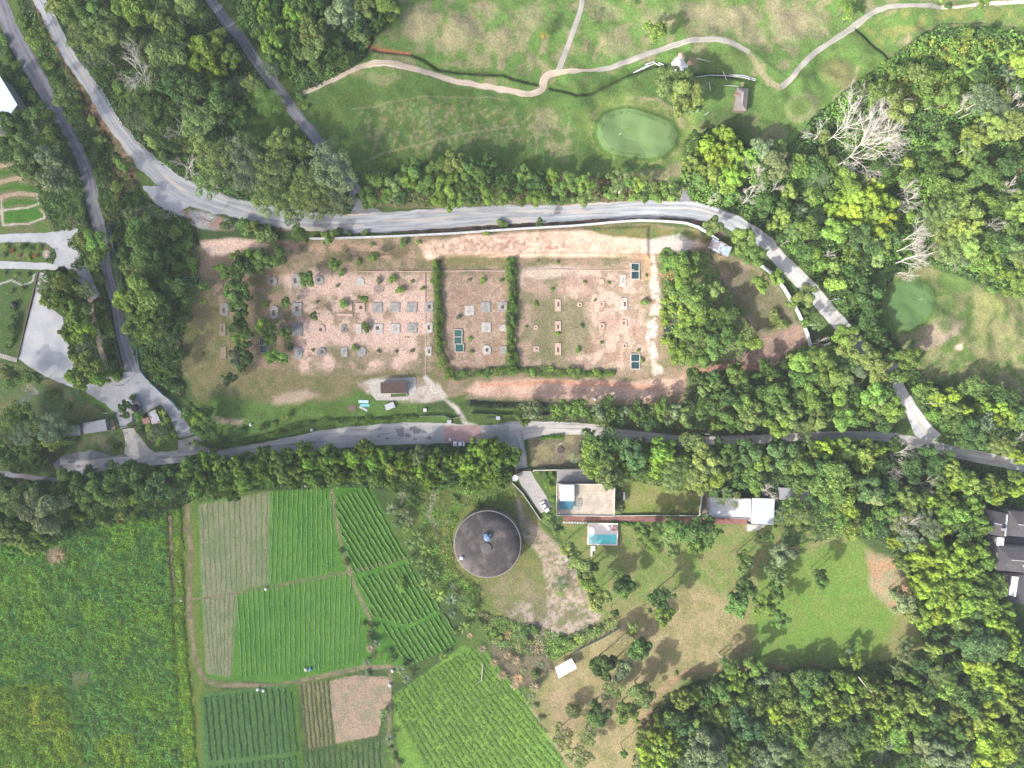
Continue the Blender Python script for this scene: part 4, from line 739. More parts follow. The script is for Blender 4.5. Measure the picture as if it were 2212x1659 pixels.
def build_plant(p, label, group):
    kind, r = p['kind'], p['r'] * S; nm, _, cat = NOUN[kind]
    h = p['h'] or {'broad': (3 + r * 1.35) if p['region'] in (rW, rX, rI, rG) else (6.5 + r * 1.6 if p['region'] in (rO, rK2, rP) else 5 + r * 1.5), 'plume': 5 + r * 1.3, 'wispy': 5.5 + r * 1.3, 'shrub': r * 1.3, 'clipped': 3 + r, 'dead': 5 + r * .9, 'twig': 9 + r * 1.3, 'fan': 12, 'banana': 1.8 + r * .6, 'palm': 3 + r * 1.0, 'dry': r}[kind]
    h = h * 1.35 if kind == 'fan' else h; pos = D(p['x'], p['y'], h * .72); pos.z = hgt(pos.x, pos.y)
    r *= 1.42 if kind == 'fan' else 1.0
    e = empty(nm, pos); tag(e, label, cat, group); rz = RU.uniform(0, 6.28) if p['ang'] is None else p['ang']
    col_ = jitc(p['col']); col_ = (col_[0] * 1.12, col_[1] * 1.1, col_[2] * .85, 1) if kind == 'plume' else col_
    if kind in ('broad', 'plume', 'wispy', 'shrub', 'clipped'):
        ch = {'broad': .62, 'plume': .7, 'wispy': .55, 'shrub': 1.0, 'clipped': .8}[kind]; zc = h * {'broad': .62, 'plume': .5, 'wispy': .62, 'shrub': .28, 'clipped': .45}[kind]
        zs = (h - zc) / .75 if kind != 'shrub' else r * .9
        if kind in ('broad', 'wispy'): zs = min(zs, r * 1.15); zc = h - zs * .75
        c_ = link('crown', RU.choice(CROWN[kind]), e, (0, 0, zc), (0, 0, rz), (r * 1.07, r * 1.07, zs)); c_.color = col_
        if kind == 'plume': link('culms', CULMS, e, (0, 0, 0), (0, 0, rz), (r * 1.4, r * 1.4, h * .85))
        elif kind == 'wispy':
            link('trunk', DTRUNK, e, (0, 0, 0), (0, 0, 0), (4.0, 4.0, h * .45)); link('limbs', RU.choice(TWIGM), e, (0, 0, h * .42), (0, 0, rz), (r * .95, r * .95, h * .42))
        elif kind == 'shrub': link('stem', TRUNK, e, (0, 0, 0), (0, 0, rz), (r * .6, r * .6, h * .6))
        else: link('trunk', TRUNK, e, (0, 0, 0), (0, 0, rz), (max(4, r * 1.6), max(4, r * 1.6), zc + zs * .25))
    elif kind in ('dead', 'twig', 'fan'):
        tr = {'dead': .32, 'twig': .35, 'fan': .3}[kind]
        link('trunk', DTRUNK, e, (0, 0, 0), (0, 0, rz), (4.5, 4.5, h * tr))
        me = RU.choice({'dead': DEADM, 'twig': TWIGM, 'fan': DEADFAN}[kind]); k = .95 if kind != 'fan' else .95
        link('branches', me, e, (0, 0, h * tr * .98), (0, 0, rz), (r * k, r * k, h * (1 - tr) * .8))
    elif kind == 'banana':
        link('stem', TRUNK, e, (0, 0, 0), (0, 0, rz), (3, 3, h * .85)); c_ = link('crown', RU.choice(BAN), e, (0, 0, h * .68), (0, 0, rz), (r * 1.15, r * 1.15, r * .9)); c_.color = tuple(v * .72 for v in col_[:3]) + (1,)
    elif kind == 'dry':
        c_ = link('blades', DRYM, e, (0, 0, 0.1), (0, 0, rz), (r * 1.1, r * 1.1, r * .9)); c_.color = col_
    else:
        link('trunk', TRUNK, e, (0, 0, 0), (0, 0, rz), (4, 4, h * .9)); c_ = link('crown', RU.choice(PALM), e, (0, 0, h * .72), (0, 0, rz), (r * 1.1, r * 1.1, r * .9)); c_.color = col_
DRYM = frond_mesh(71, 60, .018, 1.8, (.6, 1.0), 4, 'blades')
def finish_plants():
    global PLANTS
    for p in PLANTS: p['pri'] = p['r'] + (40 if p['region'] in (rP, rW, rX, rO, rI, rK2, rM, rN) else 0) + (-6 if p.get('fill') else 0)
    br = sorted([p for p in PLANTS if p['kind'] == 'broad'], key=lambda p: -p['pri']); rest = br[298:]; keep = {id(p) for p in rest}
    PLANTS = [p for p in PLANTS if id(p) not in keep]; mass(rest)
    regs = {}
    for p in PLANTS: regs.setdefault(p['region'], []).append(p)
    for reg, L in regs.items():
        ys = sorted(L, key=lambda p: p['y']); bands = []; bh = 40 if len(L) > 12 else 1e9
        span = ys[-1]['y'] - ys[0]['y'] + 1; nb = max(1, min(12, round(span / bh))) if bh < 1e9 else 1
        for p in L: p['band'] = min(nb - 1, int((p['y'] - ys[0]['y']) / span * nb))
        used = sorted({p['band'] for p in L}); 
        by_kind = {}
        for p in L: by_kind.setdefault((p['kind'], p['col']), []).append(p)
        for bnd in used:
            row = sorted([p for p in L if p['band'] == bnd], key=lambda p: p['x'])
            for i, p in enumerate(row):
                kk = by_kind[(p['kind'], p['col'])]; noun = NOUN[p['kind']][1]; cw = '' if p['kind'] in ('dead', 'fan', 'twig') else p['col'] + ' '
                if len(kk) == 1: lab = 'the one %s%s %s' % (cw, noun, reg)
                elif len(used) == 1: lab = '%s%s %s, %s plant from left' % (cw, noun, reg, ordw(i))
                else: lab = '%s%s %s, row %s, %s from left' % (cw, noun, reg, ordw(used.index(bnd)).replace('first', 'one').replace('second', 'two').replace('third', 'three').replace('fourth', 'four').replace('fifth', 'five').replace('sixth', 'six').replace('seventh', 'seven').replace('eighth', 'eight').replace('ninth', 'nine').replace('tenth', 'ten').replace('eleventh', 'eleven').replace('twelfth', 'twelve'), ordw(i))
                build_plant(p, lab, 'plants ' + reg)
def mass(L):
    """the smaller and more hidden woodland trees, beyond the 300 that show largest, as one mass"""
    Vs, Fs, Cs, k = [], [], [], 0; src = []
    for sd_ in (500, 501, 502):
        me = crown_mesh(sd_, 'broad', 1100); v = np.zeros(len(me.vertices) * 3, np.float32); me.vertices.foreach_get('co', v); c = np.zeros(len(me.vertices) * 4, np.float32); me.color_attributes['tint'].data.foreach_get('color', c); src.append((v.reshape(-1, 3), c.reshape(-1, 4)[:, :3])); bpy.data.meshes.remove(me)
    TV, TF = [], []; tm = MB()
    for i, p in enumerate(L):
        v, c = src[i % 3]; r = p['r'] * S; h = p['h'] or 4.5 + r * 1.4; pos = D(p['x'], p['y'], h * .72); pos.z = hgt(pos.x, pos.y); a = RU.uniform(0, 6.28); zc = h * .62; q = v.copy()
        q[:, 0], q[:, 1] = (v[:, 0] * math.cos(a) - v[:, 1] * math.sin(a)) * r * 1.04 + pos.x, (v[:, 0] * math.sin(a) + v[:, 1] * math.cos(a)) * r * 1.04 + pos.y; q[:, 2] = v[:, 2] * (h - zc) / .75 + zc + pos.z
        Vs.append(q); Cs.append(c * np.array(jitc(p['col'])[:3])); tm.tube((pos.x, pos.y, pos.z - .1), (pos.x, pos.y, pos.z + zc + 1), .18, .1, 5)
    V = np.concatenate(Vs); o = link('woodland_trees', np_mesh('woodland_trees', V, np.arange(len(V)).reshape(-1, 4), LEAFV, np.concatenate(Cs))); tag(o, 'mass of smaller trees filling the woods between the larger crowns', 'trees', kind='stuff')
    tm.build('trunks', BARK, o)
def fill(region, poly, n, rr, kinds, gap=.62, pad=2.0, seed=1, avoid=()):
    r_ = random.Random(seed); P = np.array(poly); x0, y0 = P.min(0); x1, y1 = P.max(0); done = 0
    for _ in range(n * 60):
        if done >= n: break
        x = r_.uniform(max(-25, x0), min(2235, x1)); y = r_.uniform(max(-25, y0), min(1685, y1)); r = r_.uniform(*rr)
        if sdist(poly, np.array([x]), np.array([y]))[0] < r * .45: continue
        if nearroad(x, y, r * S * .75): continue
        if any(sdist(a_, np.array([x]), np.array([y]))[0] > -r * .4 for a_ in avoid): continue
        if any((q['x'] - x) ** 2 + (q['y'] - y) ** 2 < (gap * (q['r'] + r)) ** 2 for q in PLANTS): continue
        k, c_ = r_.choice(kinds); tree_at(region, x, y, r, k, c_); PLANTS[-1]['fill'] = True; done += 1
def TT(region, c, r, lst):
    """x, y (tile units), radius (photo units), kind, colour"""
    for q in lst:
        x, y = T(c, r, q[0], q[1]); tree_at(region, x, y, q[2], q[3] if len(q) > 3 else 'broad', q[4] if len(q) > 4 else 'mid green', *(q[5:] if len(q) > 5 else ()))
B_, P_, W_, S_ = 'broad', 'plume', 'wispy', 'shrub'
dg, mg, bg_, og, yg, gg, bl, st = 'dark green', 'mid green', 'bright green', 'olive green', 'yellow-green', 'grey-green', 'blue-green', 'straw-coloured'
# A upper left wood
rA = 'in upper-left wood between roads'
TT(rA, 0, 0, [(1770, 440, 40, P_, yg), (1700, 560, 28, P_, yg), (1850, 600, 26, P_, yg), (1130, 560, 72, 'twig', 'pale grey'), (1200, 110, 34, B_, bg_), (1080, 60, 26, B_, bg_), (780, 140, 30, B_, mg), (950, 260, 30, B_, og), (820, 280, 22, B_, bg_), (1500, 1120, 38, 'dead', 'pale grey'), (1580, 1420, 44, 'dead', 'pale grey'),
    (1330, 1020, 26, B_, mg), (1700, 1050, 40, W_, og), (1950, 1250, 44, 'twig', 'pale grey'), (1850, 1350, 42, W_, og), (2100, 1450, 45, W_, gg), (2150, 1250, 34, W_, og), (1500, 720, 34, B_, dg), (1300, 880, 30, B_, dg), (1650, 780, 38, B_, dg), (1500, 300, 36, B_, dg), (1450, 480, 34, B_, og), (1900, 870, 30, B_, dg), (2000, 500, 26, B_, mg), (1400, 180, 30, B_, og), (1620, 60, 30, B_, og), (1300, 440, 28, B_, og),
    (1920, 740, 22, 'banana', gg), (2050, 740, 24, 'palm', gg), (2170, 830, 20, 'banana', bg_), (1000, 740, 14, S_, bg_), (1340, 1060, 20, B_, bg_), (1800, 1560, 36, W_, og), (1450, 1300, 24, B_, dg), (620, 130, 24, B_, mg), (480, 60, 18, B_, og)])
TT(rA, 1, 0, [(90, 870, 34, 'palm', bg_), (180, 900, 22, 'banana', bg_), (130, 1480, 46, W_, og), (370, 1440, 26, 'twig', 'pale grey'), (620, 1420, 46, W_, gg), (480, 1560, 40, W_, og), (730, 1520, 38, W_, gg), (200, 1250, 34, W_, og), (350, 1090, 8, 'banana', bg_), (60, 1600, 36, W_, gg), (670, 1210, 14, 'palm', bl)])
TT(rA, 1, 1, [(120, 60, 40, W_, og), (330, 60, 40, W_, og), (530, 90, 38, W_, og), (700, 70, 36, W_, gg), (320, 200, 26, W_, mg), (620, 20, 28, 'twig', 'pale grey')])
fill(rA, WOOD_A, 36, (16, 34), [(B_, dg), (W_, og), (B_, og), (B_, dg), (W_, gg), (W_, mg)], .6, seed=2, avoid=([(545, 235), (635, 240), (660, 290), (640, 315), (590, 305)],))
rB = 'in wood above the dirt track'
TT(rB, 1, 0, [(60, 110, 26, P_, bg_), (150, 330, 30, P_, mg), (310, 160, 28, P_, bg_), (500, 290, 34, B_, og), (480, 430, 34, B_, og), (740, 90, 36, B_, gg), (790, 190, 24, B_, gg), (950, 60, 28, B_, og), (1140, 60, 30, B_, yg), (640, 190, 26, 'twig', 'pale grey'), (170, 460, 26, P_, mg), (880, 210, 24, B_, dg), (560, 60, 26, B_, dg), (400, 60, 24, B_, mg), (400, 250, 24, B_, dg), (600, 480, 20, B_, dg), (20, 210, 18, 'banana', gg), (790, 340, 12, 'banana', gg), (815, 470, 14, 'banana', bg_), (425, 620, 20, 'banana', bl), (60, 300, 22, B_, dg), (700, 400, 20, B_, dg), (130, 600, 20, W_, gg), (1150, 130, 16, S_, yg), (950, 350, 14, S_, og), (370, 820, 10, S_, bg_), (420, 910, 8, S_, bg_)])
fill(rB, WOOD_B, 18, (16, 28), [(B_, dg), (B_, mg), (B_, og), (B_, dg)], .56, seed=3)
rC = 'in strip left of gravel road'
TT(rC, 0, 0, [(320, 330, 22, B_, bg_), (240, 240, 14, B_, mg), (560, 830, 26, B_, og), (780, 1030, 13, S_, yg), (1060, 1430, 20, B_, mg), (640, 1000, 20, B_, dg), (160, 150, 14, S_, mg), (400, 560, 16, S_, mg), (480, 700, 14, S_, dg), (820, 1300, 18, S_, dg), (900, 1500, 20, B_, dg), (1000, 1600, 16, S_, og)])
TT(rC, 0, 1, [(960, 180, 18, B_, og), (1130, 190, 16, B_, gg), (1180, 300, 24, B_, mg), (1280, 360, 22, B_, mg), (1100, 560, 24, B_, dg), (1120, 650, 22, B_, og), (1290, 660, 24, B_, mg), (1230, 480, 30, B_, dg), (1260, 900, 46, B_, mg), (1520, 830, 32, B_, mg), (1090, 950, 26, B_, bg_), (1190, 800, 26, B_, og), (1230, 1150, 34, B_, mg), (1330, 1170, 26, B_, og), (1420, 1010, 26, B_, dg), (1500, 1220, 24, B_, dg), (1450, 1450, 24, B_, dg), (1370, 940, 28, B_, dg), (1380, 800, 22, B_, dg), (1300, 1250, 22, B_, mg), (1400, 300, 16, S_, mg), (1500, 350, 18, S_, og), (1650, 610, 16, S_, bg_), (1350, 480, 12, S_, yg), (1540, 640, 16, S_, mg), (1530, 1400, 18, S_, dg), (1700, 200, 26, 'twig', 'pale grey'), (1280, 1450, 18, S_, dg), (1120, 1160, 18, S_, mg)])
fill(rC, WOOD_C, 30, (9, 17), [(S_, dg), (S_, mg), (S_, og), (B_, dg)], .7, seed=4)
rD = 'beside the left asphalt lane'
TT(rD, 0, 0, [(120, 1080, 28, B_, dg), (200, 1230, 26, B_, og), (220, 1400, 30, B_, og), (270, 990, 26, B_, mg), (330, 1120, 22, B_, gg), (440, 1340, 28, B_, gg), (480, 1540, 30, B_, gg), (360, 1480, 22, B_, og), (80, 1250, 18, B_, dg), (40, 620, 16, B_, dg), (150, 700, 12, S_, bg_), (300, 1450, 20, B_, og), (420, 1180, 20, B_, mg), (560, 1600, 16, B_, gg), (30, 480, 16, S_, mg), (10, 1130, 10, S_, yg)])
for i, (x, y) in enumerate([(20, 330), (60, 480), (120, 560), (200, 700), (260, 830), (350, 900), (420, 980), (480, 1100), (540, 1200), (570, 1300), (610, 1400), (640, 1500), (660, 1600), (680, 1700), (700, 1800), (720, 1900), (745, 1990)]):
    x_, y_ = T(0, 0, x, y); tree_at(rD, x_, y_, 12, S_, dg if i > 6 else bg_)
TT(rD, 0, 1, [(730, 400, 22, B_, og), (830, 420, 26, B_, bg_), (880, 530, 22, B_, yg), (680, 440, 18, B_, mg), (700, 620, 16, B_, dg), (800, 620, 18, B_, og), (840, 740, 14, S_, og), (760, 850, 20, W_, gg), (850, 930, 9, S_, 'reddish'), (640, 260, 14, W_, gg), (560, 770, 30, P_, og), (440, 800, 26, W_, og), (430, 910, 22, P_, og), (590, 930, 28, P_, mg), (650, 1060, 30, P_, og), (690, 1180, 30, P_, bg_), (600, 1220, 22, P_, mg), (740, 1330, 24, W_, gg), (760, 1490, 32, P_, og), (680, 1590, 26, P_, mg), (840, 1580, 22, P_, mg), (820, 1450, 18, W_, gg), (880, 1000, 14, B_, dg), (900, 1120, 15, S_, yg), (930, 1200, 15, S_, yg), (900, 1290, 14, S_, og), (950, 1370, 11, S_, mg), (960, 1480, 10, S_, og), (1000, 1600, 13, S_, bg_), (640, 1380, 16, B_, dg), (500, 720, 20, P_, dg), (590, 560 - 250, 8, S_, mg)])
for i in range(18):
    x_ = 1005 + i * 11; x_, y_ = T(0, 1, (985, 1000, 1010, 1020, 1030, 1040, 1050, 1060, 1070, 1080, 1095, 1105, 1120, 1130, 1140, 1150, 1140, 1150)[i], 600 + i * 42); tree_at(rD, x_, y_, 9, 'palm', bl, 2.5)
rD2 = 'on the lower left lawn'
TT(rD2, 0, 2, [(150, 230, 24, B_, mg), (180, 300, 18, B_, dg), (440, 380, 32, W_, gg), (330, 350, 26, W_, og), (100, 330, 28, W_, mg), (200, 430, 28, W_, gg), (70, 450, 24, W_, gg), (450, 490, 20, P_, og), (600, 480, 14, S_, og), (300, 520, 18, P_, og), (150, 560, 20, P_, og), (560, 380, 18, W_, gg), (200, 80, 34, 'twig', 'pale grey'), (640, 390, 12, W_, gg), (420, 100, 16, S_, mg), (560, 200, 10, S_, og), (1010, 545, 12, B_, dg), (1020, 460, 7, 'banana', bl), (60, 620, 24, B_, dg), (180, 690, 22, B_, dg), (330, 680, 20, B_, dg), (260, 600, 22, B_, mg), (780, 745, 14, B_, dg), (30, 520, 22, P_, og)])
TT(rD2, 0, 1, [(90, 1560, 22, B_, og), (220, 1600, 18, B_, mg), (330, 1610, 14, B_, mg), (120, 1640, 20, B_, mg)])
rI = 'on the planted traffic island'
TT(rI, 0, 2, [(1080, 200, 12, B_, dg), (1090, 270, 12, B_, dg), (1130, 120, 9, S_, dg), (1200, 270, 13, B_, bg_), (1210, 330, 10, S_, dg), (1400, 260, 12, 'banana', yg), (1420, 320, 12, 'banana', yg), (1280, 390, 12, S_, yg), (1350, 430, 18, W_, gg), (1440, 460, 14, B_, mg), (1370, 500, 10, S_, bg_), (1500, 440, 8, S_, yg), (1200, 400, 8, S_, mg), (1430, 380, 12, S_, dg)])
rG = 'in the garden left of forecourt'
TT(rG, 0, 1, [(40, 465, 9, S_, yg), (190, 470, 9, S_, dg), (250, 490, 8, S_, bg_), (330, 480, 8, S_, bg_), (160, 545, 5, S_, 'golden'), (240, 560, 7, S_, bg_), (300, 550, 6, S_, 'reddish'), (30, 540, 7, S_, mg), (100, 500, 6, S_, 'reddish'), (130, 715, 6, S_, bg_), (230, 710, 7, S_, bg_), (180, 830, 8, S_, bg_), (75, 860, 8, S_, og), (95, 1010, 9, S_, dg), (100, 1105, 14, S_, mg), (90, 1190, 15, S_, dg), (75, 1290, 11, S_, mg), (30, 700, 6, S_, og), (50, 1340, 8, S_, mg), (380, 830, 14, W_, og)])
# E
rE = 'in wood below lower-left road'
TT(rE, 0, 2, [(380, 1080, 50, B_, gg), (110, 980, 34, B_, og), (600, 850, 30, B_, dg), (900, 880, 36, B_, mg), (1130, 800, 34, B_, dg), (1400, 880, 36, B_, bl), (960, 980, 20, B_, gg), (1160, 1000, 14, B_, yg), (720, 980, 28, B_, mg), (250, 1340, 32, P_, og), (60, 1280, 26, B_, og), (80, 1150, 28, B_, dg), (400, 1320, 26, P_, mg), (560, 1260, 24, B_, dg), (800, 1050, 24, B_, mg), (520, 1000 - 60, 22, B_, dg), (1250, 960, 24, B_, dg), (1270, 780, 24, B_, og), (1050, 1000, 18, B_, og), (30, 870, 26, B_, dg), (700, 1130, 22, P_, mg), (1340, 870, 8, S_, yg), (1000, 760, 22, B_, mg), (480, 1500, 24, 'dry', st), (1300, 1050, 16, S_, dg), (1200, 1060, 14, S_, bg_), (860, 1150, 16, S_, mg)])
fill(rE, [(-20, 1050), (120, 1045), (400, 1005), (400, 1060), (350, 1115), (190, 1150), (-20, 1180)], 14, (14, 24), [(B_, dg), (B_, mg), (B_, og)], .58, seed=6)
rF = 'in bamboo belt below main road'
TT(rF, 0, 2, [(1650, 740, 28, P_, mg), (1780, 660, 24, P_, bg_), (1760, 800, 24, P_, mg), (1700, 900, 24, P_, mg), (1900, 700, 22, P_, og), (1960, 820, 28, P_, mg), (1870, 920, 20, P_, mg), (2080, 700, 26, P_, mg), (2120, 840, 28, P_, mg), (2200, 680, 22, P_, mg), (2020, 960, 16, P_, dg), (1590, 840, 20, B_, mg), (1520, 760, 18, B_, dg), (1770, 990, 8, 'banana', yg), (1540, 720, 7, 'banana', yg)])
TT(rF, 1, 2, [(80, 620, 22, P_, mg), (50, 730, 24, P_, mg), (220, 640, 26, P_, mg), (240, 760, 24, P_, og), (130, 820, 20, P_, mg), (340, 740, 22, P_, og), (400, 570, 20, P_, mg), (470, 680, 24, P_, bg_), (500, 800, 22, P_, mg), (600, 640, 26, P_, mg), (640, 760, 24, P_, mg), (720, 650, 22, P_, bg_), (750, 790, 20, P_, mg), (840, 640, 24, P_, bg_), (880, 760, 22, P_, mg), (940, 570, 22, P_, mg), (1000, 680, 24, P_, bg_), (1060, 790, 24, P_, mg), (1100, 640, 24, P_, bg_), (1170, 740, 24, P_, og), (1200, 850, 20, P_, mg), (1260, 680, 24, P_, bg_), (1330, 780, 22, P_, og), (1400, 640, 24, P_, gg), (1430, 740, 24, P_, bg_), (1500, 850, 20, P_, bg_), (1530, 660, 24, P_, mg), (1600, 750, 22, P_, mg), (1680, 690, 20, P_, mg), (1790, 670, 22, P_, bg_), (1925, 560, 24, P_, bg_), (1850, 720, 28, P_, bg_), (1980, 640, 26, P_, bg_), (2080, 560, 24, P_, bg_), (2100, 680, 28, P_, bg_), (2000, 780, 26, P_, bg_), (2120, 800, 24, P_, mg), (1880, 840, 24, P_, mg), (2200, 620, 22, P_, bg_), (1330, 880, 18, B_, dg), (1170, 650, 6, S_, 'golden'), (1150, 750, 7, S_, 'golden'), (1510, 735, 6, S_, 'golden'), (1950, 900, 18, W_, bg_), (1250, 990, 20, 'twig', 'pale grey'), (1380, 1000, 18, B_, dg), (340, 850, 14, P_, mg), (560, 860, 14, P_, mg), (700, 870, 12, 'banana', bg_), (1010, 850, 14, 'banana', bg_)])
# F north belt
rN = 'in row above gravel road'
TT(rN, 1, 0, [(1040, 1560, 22, B_, mg), (1210, 1600, 24, B_, og), (1360, 1480, 28, B_, mg), (1300, 1570, 22, B_, bg_), (1450, 1440, 16, B_, bl), (1580, 1440, 26, B_, mg), (1710, 1420, 26, B_, og), (1850, 1490, 26, B_, mg), (1960, 1530, 24, B_, mg), (1650, 1600, 26, B_, bg_), (2000, 1410, 20, B_, dg), (2140, 1600, 20, B_, dg), (1780, 1600, 22, B_, mg), (1480, 1600, 24, B_, mg), (1910, 1640, 22, B_, dg)])
TT(rN, 2, 0, [(100, 1500, 20, B_, mg), (220, 1570, 22, B_, dg), (350, 1540, 22, B_, bg_), (500, 1560, 22, B_, mg), (640, 1590, 20, B_, bg_), (890, 1530, 16, B_, og), (1100, 1600, 16, B_, yg), (1010, 1570, 14, B_, mg), (900, 1630, 14, W_, og), (950, 1620, 12, 'twig', 'pale grey'), (400, 1640, 18, B_, mg), (60, 1620, 18, B_, dg)])
TT(rN, 1, 1, [(1000, 60, 24, B_, mg), (1120, 40, 20, B_, bg_), (1280, 50, 22, B_, dg), (1420, 40, 20, W_, gg), (1600, 50, 26, B_, bg_), (1720, 80, 22, B_, bg_), (1850, 40, 20, B_, mg), (2000, 30, 20, B_, bg_), (2150, 50, 18, B_, mg), (930, 30, 16, B_, dg)])
TT(rN, 2, 1, [(200, 60, 18, B_, bg_), (300, 40, 16, S_, mg), (450, 50, 14, S_, mg), (620, 60, 22, B_, og), (850, 20, 14, S_, mg), (1050, 40, 14, S_, bg_), (1250, 40, 14, S_, bg_), (1380, 50, 10, S_, yg)])
fill(rN, WOOD_F, 24, (8, 14), [(S_, mg), (S_, dg), (S_, og), (S_, bg_)], .6, seed=8)
# golf singles
rP = 'standing on the golf course'
TT(rP, 2, 0, [(1240, 280, 22, B_, yg), (1170, 240, 12, B_, bg_), (310, 200, 14, 'palm', og), (300, 270, 13, 'palm', mg), (280, 300, 10, 'palm', 'golden'), (365, 140, 6, 'palm', og), (690, 170, 9, 'palm', og), (692, 205, 8, 'palm', bg_), (718, 96, 5, 'palm', dg), (1035, 15, 9, 'palm', og), (1420, 730, 38, B_, og), (1510, 850, 36, B_, og), (1450, 900, 22, B_, og), (1360, 690, 24, B_, og), (1570, 910, 22, B_, og), (1460, 800, 30, B_, og)])
TT(rP, 3, 0, [(690, 50, 16, B_, bg_), (700, 140, 12, B_, yg), (750, 60, 14, 'banana', bg_), (1450, 10, 12, B_, bg_), (1830, 30, 16, B_, bg_), (1560, 50, 8, S_, mg)])
# G/H right jungle
rH = 'in jungle right of gravel road'
TT(rH, 2, 0, [(1550, 1400, 20, P_, og), (1700, 1260, 28, P_, bg_), (1860, 1180, 28, P_, yg), (1780, 1370, 30, P_, yg), (1930, 1330, 30, P_, yg), (2030, 1400, 28, P_, bg_), (1700, 1480, 26, P_, og), (1900, 1500, 28, P_, bg_), (1600, 1170, 18, B_, dg), (1590, 1290, 18, B_, dg), (1620, 1580, 22, B_, mg), (1850, 1600, 22, B_, bg_), (1500, 1530, 13, 'banana', bg_), (2160, 1280, 26, B_, gg), (1810, 1510, 20, 'dead', 'pale grey', 9), (2120, 1520, 24, B_, mg)])
TT(rH, 2, 0, [(2070, 1500, 36, 'fan', 'pale grey', 12, .9)])
TT(rH, 2, 0, [(2090, 1590, 32, 'fan', 'pale grey', 11, .15)])
TT(rH, 2, 1, [(2080, 30, 34, 'twig', 'pale grey'), (1900, 60, 20, B_, mg), (2180, 120, 20, B_, dg), (1750, 40, 18, 'twig', 'pale grey')])
TT(rH, 3, 0, [(760, 1030, 60, 'fan', 'pale grey', 14, .75), (640, 1120, 40, 'fan', 'pale grey', 13, .2), (900, 1180, 66, 'fan', 'pale grey', 15, .5), (1000, 1080, 60, 'fan', 'pale grey', 16, .55), (800, 1290, 60, 'fan', 'pale grey', 14, .2), (1020, 1200, 44, 'fan', 'pale grey', 14, .3), (720, 1350, 36, 'fan', 'pale grey', 12, -1.0), (500, 1120, 24, 'fan', 'pale grey', 12, 2.6), (1120, 960, 30, B_, og), (470, 1320, 13, B_, og), (480, 1170, 14, B_, og),
    (1820, 430, 20, 'banana', bg_), (1980, 490, 26, 'banana', bg_), (1690, 540, 18, 'banana', bg_), (1800, 530, 20, 'banana', yg), (1700, 640, 24, 'banana', bg_), (1800, 740, 20, 'banana', bg_), (2000, 600, 20, 'banana', bl), (2120, 440, 22, 'banana', yg), (2080, 650, 20, 'banana', gg), (1440, 420, 12, 'banana', bg_), (1200, 570, 12, 'banana', bg_), (860, 700, 16, 'banana', bg_), (730, 810, 12, 'banana', yg), (980, 660, 12, 'banana', bg_), (1600, 600, 14, 'banana', mg),
    (2150, 560, 30, B_, yg), (1850, 660, 22, B_, dg), (1550, 870, 28, B_, mg), (1300, 640, 24, B_, og), (1100, 620, 22, B_, mg), (1400, 700, 24, B_, mg), (1350, 820, 20, B_, mg), (950, 780, 24, B_, mg), (820, 780, 18, B_, dg), (2150, 760, 20, B_, dg), (1850, 860, 34, W_, gg), (1950, 960, 30, W_, gg), (2000, 880, 24, W_, og), (2160, 880, 40, 'fan', 'pale grey', 13, .5), (1780, 880, 30, 'fan', 'pale grey', 12, 2.9),
    (1950, 1060, 32, P_, og), (2100, 1100, 36, W_, og), (1800, 1180, 26, P_, og), (1740, 1270, 24, W_, og), (1880, 1130, 22, B_, gg), (2190, 1020, 24, B_, og), (1900, 1500, 30, B_, dg), (2050, 1420, 26, B_, dg), (1800, 1520, 26, B_, mg), (1500, 1250, 26, B_, mg), (1350, 1350, 24, B_, dg), (1000, 1460, 28, B_, dg), (1430, 1450, 22, B_, dg),
    (260, 1450, 24, B_, bg_), (60, 1420, 26, B_, gg), (60, 1290, 20, B_, mg), (240, 1240, 12, 'banana', mg), (220, 1310, 18, 'palm', dg), (130, 1450, 16, 'palm', dg), (440, 1550, 24, 'palm', gg), (300, 1550, 18, 'palm', dg), (680, 1590, 32, B_, bg_), (930, 1440, 14, B_, yg), (820, 1580, 20, P_, og), (920, 1620, 18, P_, yg), (1000, 1560, 18, B_, dg), (100, 1600, 20, 'twig', 'pale grey'), (1250, 1620, 28, 'twig', 'pale grey'), (1180, 1560, 18, B_, og), (1500, 1620, 24, B_, mg), (1700, 1620, 22, B_, mg), (2150, 1600, 30, 'twig', 'pale grey'), (1200, 1540, 20, B_, mg), (400, 1450, 22, B_, dg)])
